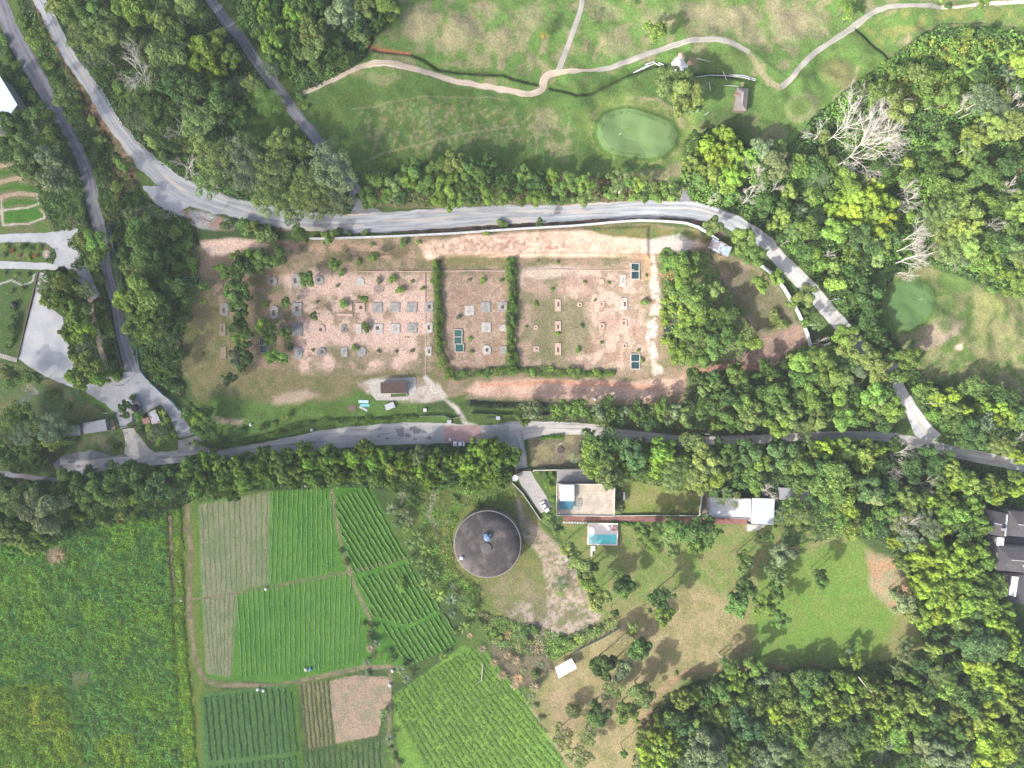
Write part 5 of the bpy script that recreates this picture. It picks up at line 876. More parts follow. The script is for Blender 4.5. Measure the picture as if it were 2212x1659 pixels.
TT(rH, 3, 1, [(750, 60, 30, P_, yg), (900, 60, 30, P_, yg), (1030, 120, 24, P_, yg), (730, 180, 28, P_, yg), (870, 200, 32, P_, yg), (1010, 240, 26, P_, yg), (800, 290, 26, P_, yg), (950, 340, 26, P_, yg), (560, 140, 18, P_, yg), (620, 60, 18, P_, bg_), (1080, 330, 16, P_, og),
    (280, 160, 20, 'banana', gg), (440, 210, 18, 'palm', gg), (580, 350, 28, B_, bg_), (780, 400, 30, B_, bl), (330, 310, 26, B_, mg), (200, 350, 18, W_, og), (580, 800, 24, B_, yg), (450, 640, 14, B_, bg_), (330, 890, 26, B_, og), (60, 740, 14, B_, og), (720, 560, 22, B_, mg), (900, 450, 24, B_, bl), (1000, 480, 22, B_, mg), (940, 590, 20, B_, og), (1050, 420, 22, B_, dg), (430, 520, 16, S_, bg_), (560, 520, 16, 'twig', 'pale grey'), (830, 600, 20, 'palm', bl), (960, 760, 20, 'palm', dg), (760, 730, 16, 'palm', dg), (1040, 700, 16, 'palm', dg), (680, 680, 18, B_, dg), (1020, 880, 14, S_, mg), (850, 880, 30, B_, dg), (860, 1060, 30, B_, dg), (740, 940, 20, B_, dg), (900, 1220, 24, B_, dg), (960, 1300, 22, B_, dg), (1000, 1150, 16, 'palm', dg), (1050, 1430, 24, B_, dg), (1200, 1430, 26, B_, mg), (1150, 1560, 22, B_, dg),
    (1250, 60, 40, 'dead', 'pale grey', 9), (1180, 130, 22, 'dead', 'pale grey', 8), (1290, 370, 36, 'fan', 'pale grey', 13, .6), (1260, 460, 32, 'fan', 'pale grey', 12, .45), (1240, 570, 48, 'fan', 'pale grey', 12, .2), (1190, 680, 30, 'fan', 'pale grey', 9, -.5), (1400, 220, 34, W_, og), (1560, 160, 30, W_, og), (1700, 180, 34, P_, og), (1620, 300, 34, P_, og), (1750, 320, 32, P_, og), (1500, 350, 30, W_, og), (1600, 480, 34, W_, og), (1720, 480, 32, P_, og), (1500, 500, 26, W_, gg), (1650, 590, 24, W_, gg), (1800, 560, 20, B_, og),
    (1500, 30, 24, B_, dg), (1650, 40, 24, B_, mg), (1780, 90, 20, B_, og), (1870, 60, 24, B_, bg_), (2000, 100, 22, B_, dg), (2160, 80, 26, P_, og), (2180, 180, 22, P_, og), (1600, 60, 14, 'dead', 'pale grey', 8), (2000, 260, 26, 'twig', 'pale grey'), (2100, 330, 22, B_, mg), (1900, 430, 24, B_, dg), (2050, 450, 24, B_, dg), (1900, 620, 24, B_, bg_), (1960, 560, 18, B_, bg_), (2150, 500, 28, B_, og), (2190, 630, 18, B_, og), (1800, 630, 18, B_, bg_), (2050, 700, 18, B_, bg_), (1980, 740, 14, 'banana', bg_), (2110, 740, 14, 'banana', bg_), (2160, 820, 18, B_, mg), (1950, 840, 12, S_, mg), (2080, 860, 12, S_, bg_)])
fill(rH, WOOD_H, 50, (10, 20), [(B_, dg), (B_, mg), (B_, mg), (P_, og), (S_, mg), (S_, bg_)], .66, seed=9, avoid=([(1905, 130), (2000, 75), (2150, 80), (2060, 200), (1960, 210)],))
fill(rH, [(1870, 160), (1990, 75), (2240, 90), (2240, 240), (2000, 240), (1860, 230)], 40, (7, 13), [(S_, bg_), (S_, mg), (S_, yg), (S_, mg)], .7, seed=10)
# I central clump and its neighbours
rM = 'at east side of clearing'
TT(rM, 2, 1, [(1400, 600, 26, B_, bg_), (1560, 570, 18, B_, mg), (1480, 720, 30, B_, bg_), (1400, 830, 20, B_, mg), (1560, 870, 32, B_, mg), (1740, 850, 22, B_, og), (1600, 1000, 32, B_, mg), (1660, 1090, 26, B_, bg_), (1520, 1110, 22, B_, yg), (1850, 1070, 30, B_, dg), (1870, 1220, 30, B_, dg), (1720, 1180, 28, B_, dg), (1560, 1250, 30, B_, mg), (1740, 1320, 30, B_, mg), (1620, 1430, 26, B_, mg), (1450, 1400, 24, B_, bg_), (1590, 560, 14, B_, bg_), (2070, 1300, 24, B_, bg_), (1950, 1290, 20, B_, mg),
    (1740, 300, 21, B_, og), (2000, 420, 26, B_, mg), (2080, 550, 24, B_, mg), (2140, 790, 22, B_, bg_), (1330, 940, 12, S_, yg), (1400, 900, 12, S_, yg), (1310, 1040, 12, S_, yg), (1380, 1010, 12, S_, yg), (1330, 1120, 10, S_, yg), (1440, 1200, 14, S_, yg), (1330, 1290, 13, S_, yg), (1400, 1310, 14, S_, yg), (1350, 560, 12, S_, bg_), (1330, 630, 12, S_, og), (1480, 1040, 16, S_, yg),
    (1560, 1590, 18, B_, dg), (1750, 1600, 16, B_, dg), (1900, 1560, 24, B_, mg), (1960, 1600, 18, B_, mg), (2170, 1500, 16, B_, dg), (1650, 1610, 16, B_, dg), (240, 265, 11, B_, dg), (1680, 390, 9, S_, og)])
TT(rM, 3, 1, [(80, 1100, 20, S_, og), (150, 1140, 14, S_, og), (60, 740, 16, B_, bg_), (320, 1130, 12, B_, mg), (420, 1140, 16, W_, og), (480, 1300, 22, 'twig', 'pale grey'), (200, 970, 14, B_, mg), (320, 1030, 12, S_, mg)])
rJ = 'in wood inside road bend'
TT(rJ, 3, 1, [(650, 1230, 26, B_, bg_), (700, 1340, 28, B_, og), (850, 1420, 30, B_, og), (780, 1520, 26, B_, gg), (950, 1540, 32, B_, og), (1100, 1590, 22, B_, mg), (400, 1440, 26, B_, mg), (290, 1480, 26, B_, bg_), (550, 1570, 34, B_, mg), (450, 1600, 26, B_, dg), (660, 1460, 24, B_, mg), (240, 1600, 22, B_, mg), (620, 1610, 28, B_, og), (540, 1420, 20, B_, bg_)])
TT(rJ, 3, 2, [(90, 100, 30, B_, dg), (100, 210, 24, B_, dg), (360, 120, 30, B_, bg_), (500, 60, 20, B_, mg), (620, 100, 26, B_, bg_), (730, 60, 18, B_, dg), (900, 60, 30, B_, bg_), (1000, 60, 22, B_, mg), (940, 160, 24, B_, og), (1060, 220, 26, B_, bg_), (850, 240, 22, B_, bg_), (630, 310, 28, B_, bg_), (430, 320, 26, B_, og), (180, 290, 26, B_, og), (80, 370, 26, B_, bg_), (160, 400, 12, S_, yg), (300, 400, 20, W_, og), (340, 500, 14, W_, og), (380, 190, 22, B_, mg), (250, 130, 22, B_, dg), (500, 200, 22, B_, dg)])
TT(rJ, 2, 2, [(2000, 190, 26, B_, mg), (2060, 280, 28, B_, og), (1850, 290, 20, B_, mg), (1900, 120, 30, B_, dg), (2150, 100, 24, B_, dg), (2180, 240, 22, B_, dg), (1780, 100, 18, B_, dg), (1700, 200, 20, B_, dg), (1980, 60, 22, B_, dg)])
TT(rJ, 2, 2, [(80, 270, 17, B_, mg), (180, 230, 24, B_, gg), (110, 330, 12, B_, mg), (430, 220, 24, B_, mg), (560, 220, 24, B_, bg_), (400, 290, 14, B_, mg), (750, 230, 22, B_, gg), (850, 250, 20, B_, mg), (820, 170, 16, B_, mg), (780, 320, 16, B_, og), (970, 230, 17, B_, gg), (1090, 260, 24, B_, dg), (1170, 330, 18, B_, dg), (1290, 210, 18, B_, bg_), (1420, 230, 18, B_, gg), (1490, 260, 20, B_, og), (1350, 320, 11, B_, gg), (1620, 260, 16, B_, mg), (1650, 170, 14, B_, mg)])
fill(rJ, WOOD_J, 28, (11, 20), [(B_, dg), (B_, mg), (B_, dg), (B_, og)], .6, seed=12)
# K beside the house
rK = 'between main road and house gardens'
TT(rK, 2, 2, [(680, 470, 24, B_, dg), (840, 480, 24, B_, dg), (680, 570, 24, B_, bg_), (780, 590, 28, B_, mg), (850, 660, 24, B_, bg_), (660, 690, 20, B_, bg_), (720, 740, 18, B_, bg_), (820, 790, 28, B_, og), (820, 870, 14, B_, og), (950, 810, 20, B_, og), (900, 680, 12, B_, 'golden'), (980, 720, 18, B_, mg), (1060, 620, 28, B_, bl), (1000, 550, 22, B_, bl), (1100, 510, 18, B_, dg), (1100, 720, 22, B_, dg), (1290, 570, 30, P_, bg_), (1250, 640, 24, P_, bg_), (1250, 720, 22, P_, yg), (1350, 650, 24, P_, bg_), (1400, 720, 28, W_, og), (1380, 840, 26, W_, og), (1480, 650, 22, P_, mg), (1560, 510, 24, B_, og), (1650, 640, 28, B_, og), (1520, 760, 22, W_, og), (1600, 830, 30, W_, og), (1730, 720, 26, B_, og), (1790, 820, 26, B_, yg), (1700, 860, 20, B_, og), (1870, 750, 18, B_, og), (1900, 600, 28, B_, dg), (2070, 580, 30, B_, bl), (2140, 680, 26, B_, mg), (2060, 790, 24, B_, mg), (2100, 880, 18, B_, bg_), (1950, 700, 22, B_, dg), (1960, 850, 18, B_, dg), (1740, 930, 14, W_, mg), (1850, 940, 14, W_, og), (1930, 960, 10, W_, og), (1810, 1010, 10, W_, og), (1920, 1040, 8, W_, og), (1780, 500, 14, B_, dg), (1400, 540, 14, B_, dg),
    (290, 800, 9, S_, mg), (340, 790, 9, S_, bg_), (230, 770, 7, S_, og), (300, 860, 11, S_, bg_), (330, 890, 8, S_, yg), (345, 1000, 7, S_, bg_), (540, 640, 12, 'palm', gg), (920, 960, 8, S_, gg), (920, 1040, 11, S_, gg), (930, 1100, 9, S_, gg), (430, 455, 6, S_, bg_)])
rK2 = 'below red walkway on the lawn'
TT(rK2, 2, 2, [(330, 1190, 24, B_, og), (400, 1260, 16, B_, mg), (480, 1400, 18, B_, og), (590, 1540, 20, B_, og), (640, 1640, 20, B_, og), (710, 1570, 12, B_, og), (1120, 1260, 18, B_, mg), (1150, 1340, 26, W_, mg), (1210, 1390, 14, B_, bg_), (1250, 1250, 16, B_, dg), (1360, 1340, 26, W_, og), (1380, 1430, 16, B_, og), (1490, 1250, 26, B_, dg), (1620, 1260, 28, B_, dg), (1580, 1370, 22, B_, bg_), (1680, 1340, 18, B_, mg), (1390, 1240, 18, B_, mg), (2000, 1500, 20, B_, mg), (2000, 1590, 16, B_, og), (1800, 1290, 6, S_, bg_), (2180, 1310, 18, B_, dg)])
for i in range(12): tree_at(rK2, 1222 + 553 - 553 + i * 7.2 + 50, 829.5 + 1206 / 4, 4.2, S_, bg_ if i % 3 else mg)
rL = 'in the right-hand wood'
TT(rL, 3, 2, [(100, 620, 34, B_, bl), (90, 520, 24, B_, dg), (230, 700, 24, B_, mg), (340, 800, 28, B_, dg), (560, 830, 38, B_, mg), (470, 700, 26, B_, dg), (620, 950, 26, B_, bg_), (590, 600, 18, B_, yg), (350, 670, 12, B_, yg), (700, 560, 26, P_, og), (870, 600, 28, P_, og), (820, 700, 24, B_, mg), (880, 900, 30, B_, bl), (900, 990, 24, B_, gg), (700, 1090, 24, P_, yg), (620, 1050, 20, P_, og), (1020, 1070, 26, P_, mg), (1200, 1020, 28, P_, og), (1190, 950, 20, B_, og), (1050, 880, 20, B_, dg), (250, 1150, 28, W_, og), (120, 1130, 20, W_, og), (370, 1150, 18, W_, og), (1270, 1250, 42, 'twig', 'pale grey'), (1150, 1180, 26, W_, gg), (1350, 1180, 24, W_, gg), (1200, 1330, 26, W_, gg), (1400, 1260, 24, W_, gg), (1120, 620, 38, 'fan', 'pale grey', 9, -.4), (1080, 760, 30, 'fan', 'pale grey', 8, -1.1), (1380, 870, 34, 'fan', 'pale grey', 9, -.5), (1380, 580, 20, B_, dg), (1080, 520, 16, B_, dg), (1600, 760, 22, P_, og), (1690, 820, 24, P_, yg), (1780, 900, 24, P_, og), (1560, 1000, 24, P_, mg), (1850, 950, 22, P_, mg), (1990, 980, 18, P_, yg), (1920, 860, 18, P_, og), (2170, 890, 20, P_, yg), (2130, 800, 16, B_, mg), (1650, 1130, 32, P_, mg), (1760, 1070, 26, P_, mg), (1850, 1240, 22, P_, mg), (1790, 1170, 24, P_, mg), (1580, 1200, 22, P_, dg), (700, 1270, 20, B_, yg), (870, 1250, 20, B_, bg_), (770, 1200, 16, B_, og), (530, 1120, 10, B_, yg), (30, 940, 30, 'twig', 'pale grey'), (1500, 1280, 20, B_, yg), (1450, 1360, 22, P_, bg_), (120, 1450, 26, B_, gg), (50, 1590, 22, B_, og), (60, 1240, 5, S_, bg_), (1320, 960, 18, B_, dg), (1450, 700, 20, B_, dg), (1250, 740, 24, B_, dg), (980, 700, 22, B_, dg), (1480, 850, 20, B_, dg), (380, 990, 18, B_, dg), (750, 830, 20, B_, dg), (1560, 620, 14, B_, mg)])
TT(rL, 3, 2, [(1480, 130, 18, P_, yg), (1600, 100, 20, P_, yg), (1580, 210, 20, P_, og), (1700, 240, 18, P_, yg), (1880, 180, 20, P_, yg), (1850, 60, 20, B_, dg), (2000, 230, 20, P_, yg), (2100, 260, 18, P_, yg), (1980, 310, 18, P_, yg), (1720, 410, 32, B_, dg), (1870, 350, 24, B_, gg), (1640, 350, 22, B_, dg), (1820, 480, 24, B_, dg), (1700, 500, 20, B_, dg), (2080, 430, 30, 'dead', 'pale grey', 8), (2180, 500, 26, 'dead', 'pale grey', 8), (2030, 540, 22, W_, og), (2190, 620, 18, P_, yg), (1950, 520, 20, W_, og), (1750, 20, 22, B_, mg), (2100, 120, 22, B_, dg), (2190, 250, 20, B_, bl), (2000, 100, 20, B_, dg), (1940, 430, 20, B_, dg), (2150, 350, 16, B_, mg)])
rS = 'in bamboo wood at lower right'
TT(rS, 3, 2, [(1320, 1500, 30, P_, yg), (1450, 1470, 28, P_, yg), (1600, 1560, 30, P_, yg), (1700, 1480, 28, P_, bg_), (1830, 1440, 24, P_, mg), (1450, 1600, 28, P_, yg), (1880, 1540, 26, P_, mg), (1750, 1620, 26, P_, yg), (1300, 1400, 20, W_, gg)])
TT(rS, 3, 3, [(1330, 60, 28, P_, yg), (1480, 40, 28, P_, yg), (1400, 170, 28, P_, yg), (1550, 160, 30, P_, yg), (1680, 80, 28, P_, bg_), (1850, 100, 30, P_, mg), (1700, 230, 30, P_, bg_), (1900, 260, 28, P_, mg), (1580, 300, 28, P_, yg), (1450, 330, 24, P_, yg), (1950, 390, 24, P_, yg), (2060, 430, 26, P_, bg_), (1700, 420, 24, P_, og), (1660, 560, 26, B_, bl), (1800, 560, 30, B_, bl), (1930, 620, 28, B_, bl), (1760, 650, 24, B_, bl), (1740, 740, 22, P_, yg), (1900, 760, 28, P_, yg), (2080, 640, 24, P_, yg), (1560, 620, 12, B_, yg), (1160, 230, 28, B_, gg), (1120, 150, 18, B_, mg), (1240, 330, 20, B_, og), (1860, 870, 26, P_, yg), (2020, 960, 26, P_, yg), (2100, 860, 24, P_, mg), (1920, 1000, 24, B_, dg), (2150, 1060, 22, P_, og),
    (1200, 600, 14, B_, gg), (1180, 690, 18, B_, gg), (1250, 740, 12, B_, yg), (1470, 720, 10, B_, bg_), (1560, 780, 10, B_, yg), (760, 740, 16, B_, yg), (650, 730, 9, B_, bg_), (700, 640, 8, B_, gg), (1120, 820, 16, W_, og), (1480, 850, 24, W_, og), (1520, 980, 24, B_, yg), (1420, 920, 16, W_, og),
    (240, 900, 18, B_, og), (120, 930, 18, B_, bg_), (50, 880, 16, W_, gg), (450, 950, 16, P_, og), (540, 1000, 20, P_, og), (600, 860, 14, B_, mg), (680, 930, 20, P_, bg_), (780, 990, 18, P_, mg), (180, 1080, 26, P_, og), (60, 1180, 26, P_, yg), (200, 1200, 24, P_, og), (330, 1120, 22, P_, og), (430, 1200, 24, P_, og), (560, 1120, 22, P_, og), (620, 1180, 24, P_, yg), (760, 1110, 24, P_, og), (900, 1050, 24, P_, og), (1020, 940, 14, P_, mg), (1080, 1060, 28, P_, og), (1100, 1160, 26, P_, yg), (1260, 1100, 26, P_, og), (1380, 1130, 22, P_, og), (980, 1280, 26, P_, yg), (1150, 1260, 24, P_, og), (1300, 1280, 26, P_, mg), (1450, 1220, 26, B_, dg), (940, 1400, 26, P_, mg), (1330, 1380, 22, B_, dg), (1600, 1180, 24, P_, og), (1700, 1330, 26, P_, og), (1800, 1250, 24, P_, og), (1950, 1340, 26, P_, yg), (1900, 1450, 30, P_, yg), (2050, 1500, 30, P_, yg), (1820, 1560, 26, P_, yg), (2150, 1380, 22, P_, mg), (1600, 1400, 26, B_, dg), (1500, 1540, 32, B_, gg), (1350, 1480, 26, B_, gg), (1650, 1600, 28, B_, gg), (1050, 1480, 34, S_, gg, 9), (880, 1540, 30, S_, bg_, 8), (1000, 1600, 30, S_, gg, 8), (1130, 1400, 22, B_, bg_),
    (550, 1450, 36, W_, gg), (420, 1560, 30, W_, og), (650, 1560, 26, W_, og), (260, 1350, 22, B_, bg_), (300, 1460, 22, B_, bg_), (120, 1380, 24, B_, dg), (60, 1510, 26, B_, gg), (200, 1580, 22, 'palm', bl, 8), (80, 1610, 18, 'palm', bl, 8), (750, 1320, 26, B_, dg), (580, 1300, 22, B_, dg)])
TT(rS, 2, 3, [(1800, 970, 26, B_, mg), (1720, 1050, 18, B_, dg), (1870, 1120, 22, P_, mg), (1480, 1080, 22, P_, og), (1560, 1040, 18, P_, bg_), (1650, 1100, 14, 'banana', bl), (1700, 1180, 20, P_, og), (1800, 1200, 22, P_, og), (1600, 1000, 14, B_, yg), (1980, 1080, 24, P_, og), (2060, 980, 20, B_, dg), (2120, 1100, 24, P_, og), (2160, 900, 18, B_, gg), (1950, 1200, 26, B_, bl), (2050, 1320, 30, B_, bl), (2150, 1230, 20, B_, dg), (1450, 1240, 22, B_, dg), (1500, 1320, 22, B_, bl), (1350, 1290, 18, B_, dg), (1270, 1390, 24, P_, yg), (1350, 1380, 22, P_, yg), (1180, 1500, 24, P_, yg), (1290, 1500, 26, P_, og), (1390, 1480, 22, P_, yg), (1180, 1600, 22, P_, yg), (1320, 1610, 24, P_, yg), (1140, 1330, 14, B_, og), (1110, 1400, 12, B_, mg), (1650, 1500, 40, B_, gg), (1750, 1580, 30, W_, gg), (1560, 1600, 26, W_, gg), (1760, 1420, 24, B_, gg), (1900, 1620, 22, P_, yg), (1980, 1560, 22, P_, og), (1890, 1440, 24, B_, dg), (2150, 1560, 24, B_, gg), (1480, 1430, 18, B_, dg), (1600, 1330, 24, P_, og)])
fill(rS, WOOD_L, 95, (15, 27), [(P_, og), (P_, mg), (P_, yg), (B_, dg), (B_, mg), (B_, dg)], .56, seed=14, avoid=([(1360, 1000), (1700, 1020), (1690, 1130), (1880, 1150), (1970, 1330), (2020, 1420), (1900, 1450), (1500, 1460), (1350, 1560)], [(2128, 1090), (2240, 1080), (2240, 1420), (2190, 1330), (2130, 1180)], [(1130, 900), (1340, 900), (1340, 1120), (1130, 1120)]))
rO = 'in sloping garden below pool'
TT(rO, 2, 3, [(650, 50, 24, B_, bg_), (950, 60, 26, B_, dg), (960, 120, 16, B_, bg_), (740, 200, 22, B_, og), (700, 140, 12, B_, og), (880, 310, 10, B_, dg), (1290, 190, 28, B_, dg), (1310, 310, 24, B_, bg_), (1040, 430, 13, B_, og), (1080, 600, 28, B_, mg), (790, 780, 30, B_, dg), (940, 800, 28, B_, gg), (870, 980, 25, W_, og), (1100, 1000, 25, B_, og), (530, 1165, 17, 'clipped', dg), (750, 1180, 28, B_, mg), (990, 1180, 27, B_, mg), (440, 1390, 26, W_, og), (660, 1380, 22, W_, og), (580, 1560, 28, W_, og), (960, 1520, 9, B_, mg), (1940, 230, 26, B_, mg), (2160, 260, 24, B_, bg_), (2010, 120, 26, B_, dg), (1880, 760, 18, B_, bg_), (1820, 720, 10, W_, gg), (2100, 780, 22, B_, bg_), (2050, 710, 16, B_, og), (1190, 310, 5, S_, dg), (1420, 850, 5, S_, og), (1020, 500, 10, S_, mg)])
TT(rO, 3, 3, [(90, 30, 16, B_, og), (460, 30, 18, B_, dg), (60, 160, 18, B_, dg), (90, 370, 20, B_, mg), (40, 290, 12, B_, og), (60, 70, 14, B_, dg)])
TT(rO, 3, 2, [(440, 1640, 14, B_, dg)])
TT(rO, 2, 3, [(120, 0, 0.1, S_, og)][:0])
rT = 'around the round tank'
TT(rT, 1, 2, [(1180, 1080, 18, 'banana', gg), (1290, 1110, 15, 'banana', gg), (1230, 1190, 18, 'banana', bl), (1330, 1180, 14, 'banana', gg), (1290, 1260, 10, 'banana', bg_), (1400, 1320, 20, 'banana', bg_), (1340, 1380, 16, 'banana', mg), (1470, 1430, 16, 'banana', bg_), (1430, 1550, 16, 'banana', bg_), (1510, 1580, 14, 'banana', bg_), (1330, 1520, 12, 'banana', bg_), (1560, 1640, 12, 'banana', mg), (1240, 1060, 8, S_, mg), (1660, 1180, 8, S_, gg), (1720, 1000, 10, S_, bg_), (1920, 1060, 10, S_, mg), (1850, 940, 10, 'banana', bg_), (2100, 1060, 10, S_, bg_)])
TT(rT, 1, 3, [(1480, 70, 18, 'banana', bg_), (1580, 160, 18, 'banana', yg), (1690, 200, 16, 'banana', gg), (1800, 220, 16, 'palm', mg), (1860, 300, 16, 'banana', mg), (1700, 340, 15, 'dry', gg), (1690, 120, 14, 'twig', 'pale grey'), (1800, 440, 16, 'banana', bg_), (1720, 480, 8, S_, bg_), (1450, 0, 12, 'banana', bg_), (1250, 90, 14, S_, bg_), (1950, 420, 12, S_, mg), (2050, 500, 10, S_, bg_)])
TT(rT, 2, 3, [(410, 60, 18, 'palm', bl), (420, 140, 12, 'palm', mg), (580, 540, 12, 'banana', yg), (740, 480, 10, 'banana', bg_), (200, 480, 12, S_, mg), (120, 480, 12, S_, dg), (420, 560, 10, S_, mg), (500, 580, 10, S_, mg), (380, 640, 9, 'banana', bg_), (660, 480, 9, S_, og)])
rQ = 'in dry clumps by white canopy'
TT(rQ, 1, 3, [(1960, 640, 15, 'dry', st), (2060, 760, 14, 'dry', st), (2130, 870, 17, 'dry', st), (1850, 520, 10, 'dry', st), (2180, 520, 17, 'dry', st), (2150, 600, 12, 'dry', gg), (2090, 560, 12, S_, og), (2010, 520, 8, S_, bg_), (2180, 700, 14, 'dry', st), (980, 640, 15, 'dry', st)])
TT(rQ, 2, 3, [(40, 740, 15, 'dry', st), (150, 650, 12, 'dry', gg), (60, 620, 12, 'dry', st), (250, 780, 12, 'dry', gg), (340, 830, 9, 'dry', st), (200, 860, 12, S_, mg), (60, 900, 17, 'dry', st), (200, 980, 17, 'dry', st), (100, 830, 12, 'dry', gg), (250, 560, 12, 'dry', gg), (130, 560, 12, S_, og), (30, 960, 15, 'dry', st), (170, 1050, 11, 'dry', gg), (250, 1240, 8, S_, gg), (200, 1130, 7, S_, gg), (490, 720, 8, 'dry', st)])
rR = 'among the crop fields'
TT(rR, 1, 3, [(960, 740, 13, 'banana', gg), (1050, 580, 11, 'banana', gg), (1080, 680, 8, 'banana', mg), (1130, 740, 8, 'banana', bg_), (1250, 800, 14, 'banana', gg), (1300, 880, 14, 'banana', gg), (1620, 700, 13, 'banana', bg_), (1110, 1180, 13, 'banana', bg_), (1090, 1230, 9, 'banana', mg), (1160, 1400, 13, 'banana', gg), (960, 850, 8, S_, gg), (970, 500, 10, S_, mg), (1000, 450, 10, S_, mg), (1000, 560, 12, S_, dg), (930, 420, 8, S_, bg_), (1180, 1580, 9, S_, bg_), (1150, 1500, 7, S_, bg_), (1310, 760, 9, S_, dg), (1160, 660, 8, S_, dg), (1240, 1620, 7, S_, mg), (1190, 720, 8, S_, mg)])
TT(rR, 1, 2, [(250, 290, 10, 'banana', bg_), (770, 1550, 10, S_, og), (730, 1450, 8, S_, mg)])
# clearing shrubs
rW = 'in the left part of clearing'
TT(rW, 0, 1, [(1900, 650, 14, B_, bg_), (1960, 720, 18, B_, mg), (2050, 560, 15, B_, bg_), (2150, 540, 18, B_, bg_), (2090, 650, 24, B_, dg), (2180, 640, 18, B_, dg), (2060, 760, 20, B_, dg), (2030, 850, 24, B_, mg), (2110, 900, 18, B_, dg), (2070, 980, 22, B_, mg), (2070, 1080, 18, B_, mg), (2060, 1170, 24, B_, dg), (2130, 1220, 20, B_, dg), (2060, 1260, 18, B_, bg_), (2100, 1340, 20, B_, dg), (2040, 1430, 22, B_, gg), (2120, 1440, 18, B_, dg), (2090, 1510, 14, B_, mg), (1980, 1620, 18, B_, bl), (1760, 820, 12, B_, bg_), (1760, 945, 10, B_, bg_), (1745, 1195, 3, S_, dg), (1750, 1400, 4, S_, dg), (2100, 290, 24, S_, mg), (1950, 280, 14, S_, mg), (2190, 300, 16, B_, og)])
TT(rW, 1, 1, [(40, 580, 24, B_, mg), (20, 640, 16, B_, dg), (110, 600, 16, B_, mg), (210, 550, 23, B_, mg), (50, 340, 24, S_, og), (130, 400, 18, S_, og), (380, 370, 24, B_, mg), (620, 390, 17, B_, mg), (700, 340, 12, S_, mg), (800, 360, 9, S_, og), (930, 360, 10, S_, og), (50, 1140, 18, B_, bg_), (140, 1220, 22, B_, dg), (110, 1270, 14, B_, dg), (265, 1220, 14, B_, mg), (130, 1420, 16, B_, bg_), (230, 1420, 15, B_, bg_), (65, 975, 9, S_, mg), (270, 960, 13, B_, mg), (445, 745, 18, B_, mg), (510, 1070, 11, B_, mg), (690, 620, 15, B_, bg_), (740, 690, 9, S_, bg_), (1020, 570, 13, B_, mg), (1175, 750, 11, S_, bg_), (750, 960, 12, S_, bg_), (930, 920, 13, B_, mg), (945, 1160, 13, S_, mg), (1240, 845, 10, S_, bg_), (1060, 760, 9, S_, gg), (1440, 830, 6, S_, bg_), (855, 1345, 8, S_, bg_), (290, 1340, 8, S_, dg), (490, 1365, 4, S_, mg), (1060, 1375, 5, S_, dg), (1210, 1375, 4, S_, dg), (1350, 1370, 5, S_, mg), (1350, 770, 5, S_, mg), (1270, 430, 12, S_, mg), (1400, 430, 8, S_, og), (880, 600, 9, S_, og), (1000, 450, 6, S_, mg), (520, 950, 5, S_, gg), (1510, 770, 5, S_, bg_), (700, 810, 5, S_, gg)])
rX = 'in the right part of clearing'
TT(rX, 1, 1, [(1845, 1265, 6, S_, bg_), (1860, 1380, 6, S_, bg_), (1960, 760, 9, S_, bg_), (2125, 760, 6, S_, mg), (1840, 760, 5, S_, gg), (2130, 270, 12, S_, mg), (1750, 1080, 6, S_, gg), (1980, 340, 10, S_, og)])
TT(rX, 2, 1, [(395, 1225, 6, S_, bg_), (570, 1365, 7, S_, bg_), (775, 1300, 5, S_, mg), (205, 965, 6, S_, bg_), (345, 840, 5, S_, bg_), (120, 1165, 4, S_, bg_), (1150, 950, 10, S_, og), (1090, 1370, 5, S_, bg_), (1125, 1455, 6, S_, og), (395, 605, 5, S_, bg_), (225, 590, 3, S_, mg), (630, 775, 4, S_, mg), (835, 780, 4, S_, bg_), (715, 935, 4, S_, og), (600, 1160, 6, S_, gg), (1160, 720, 4, S_, og)])
rV = 'on the verge above main road'
TT(rV, 0, 2, [(1650, 230, 20, B_, mg), (1720, 290, 18, B_, bg_), (1800, 340, 18, B_, mg), (1700, 390, 16, B_, mg), (1820, 420, 16, B_, dg), (1780, 240, 16, B_, dg), (1950, 420, 8, 'banana', bg_), (2030, 480, 6, 'banana', bg_), (1900, 470, 12, S_, dg), (2080, 400, 10, S_, dg)])
TT(rV, 1, 2, [(255, 290, 8, 'banana', yg), (60, 370, 10, S_, dg), (150, 340, 7, S_, mg)])
rY = 'along the hedges dividing the clearing'
for hx, ys_ in ((947, (590, 622, 655, 690, 722, 745)), (1105, (575, 600, 640, 668, 700, 735, 765))):
    for y_ in ys_: tree_at(rY, hx + RU.uniform(-5, 5), y_, RU.uniform(8, 13), S_, RU.choice([mg, bg_, bg_, yg]))
for x_ in (968, 1000, 1050, 1080, 1108, 1150, 1190, 1240, 1290): tree_at(rY, x_, 803 + RU.uniform(-5, 5), RU.uniform(8, 14), S_, RU.choice([mg, bg_, bg_]))
finish_plants()

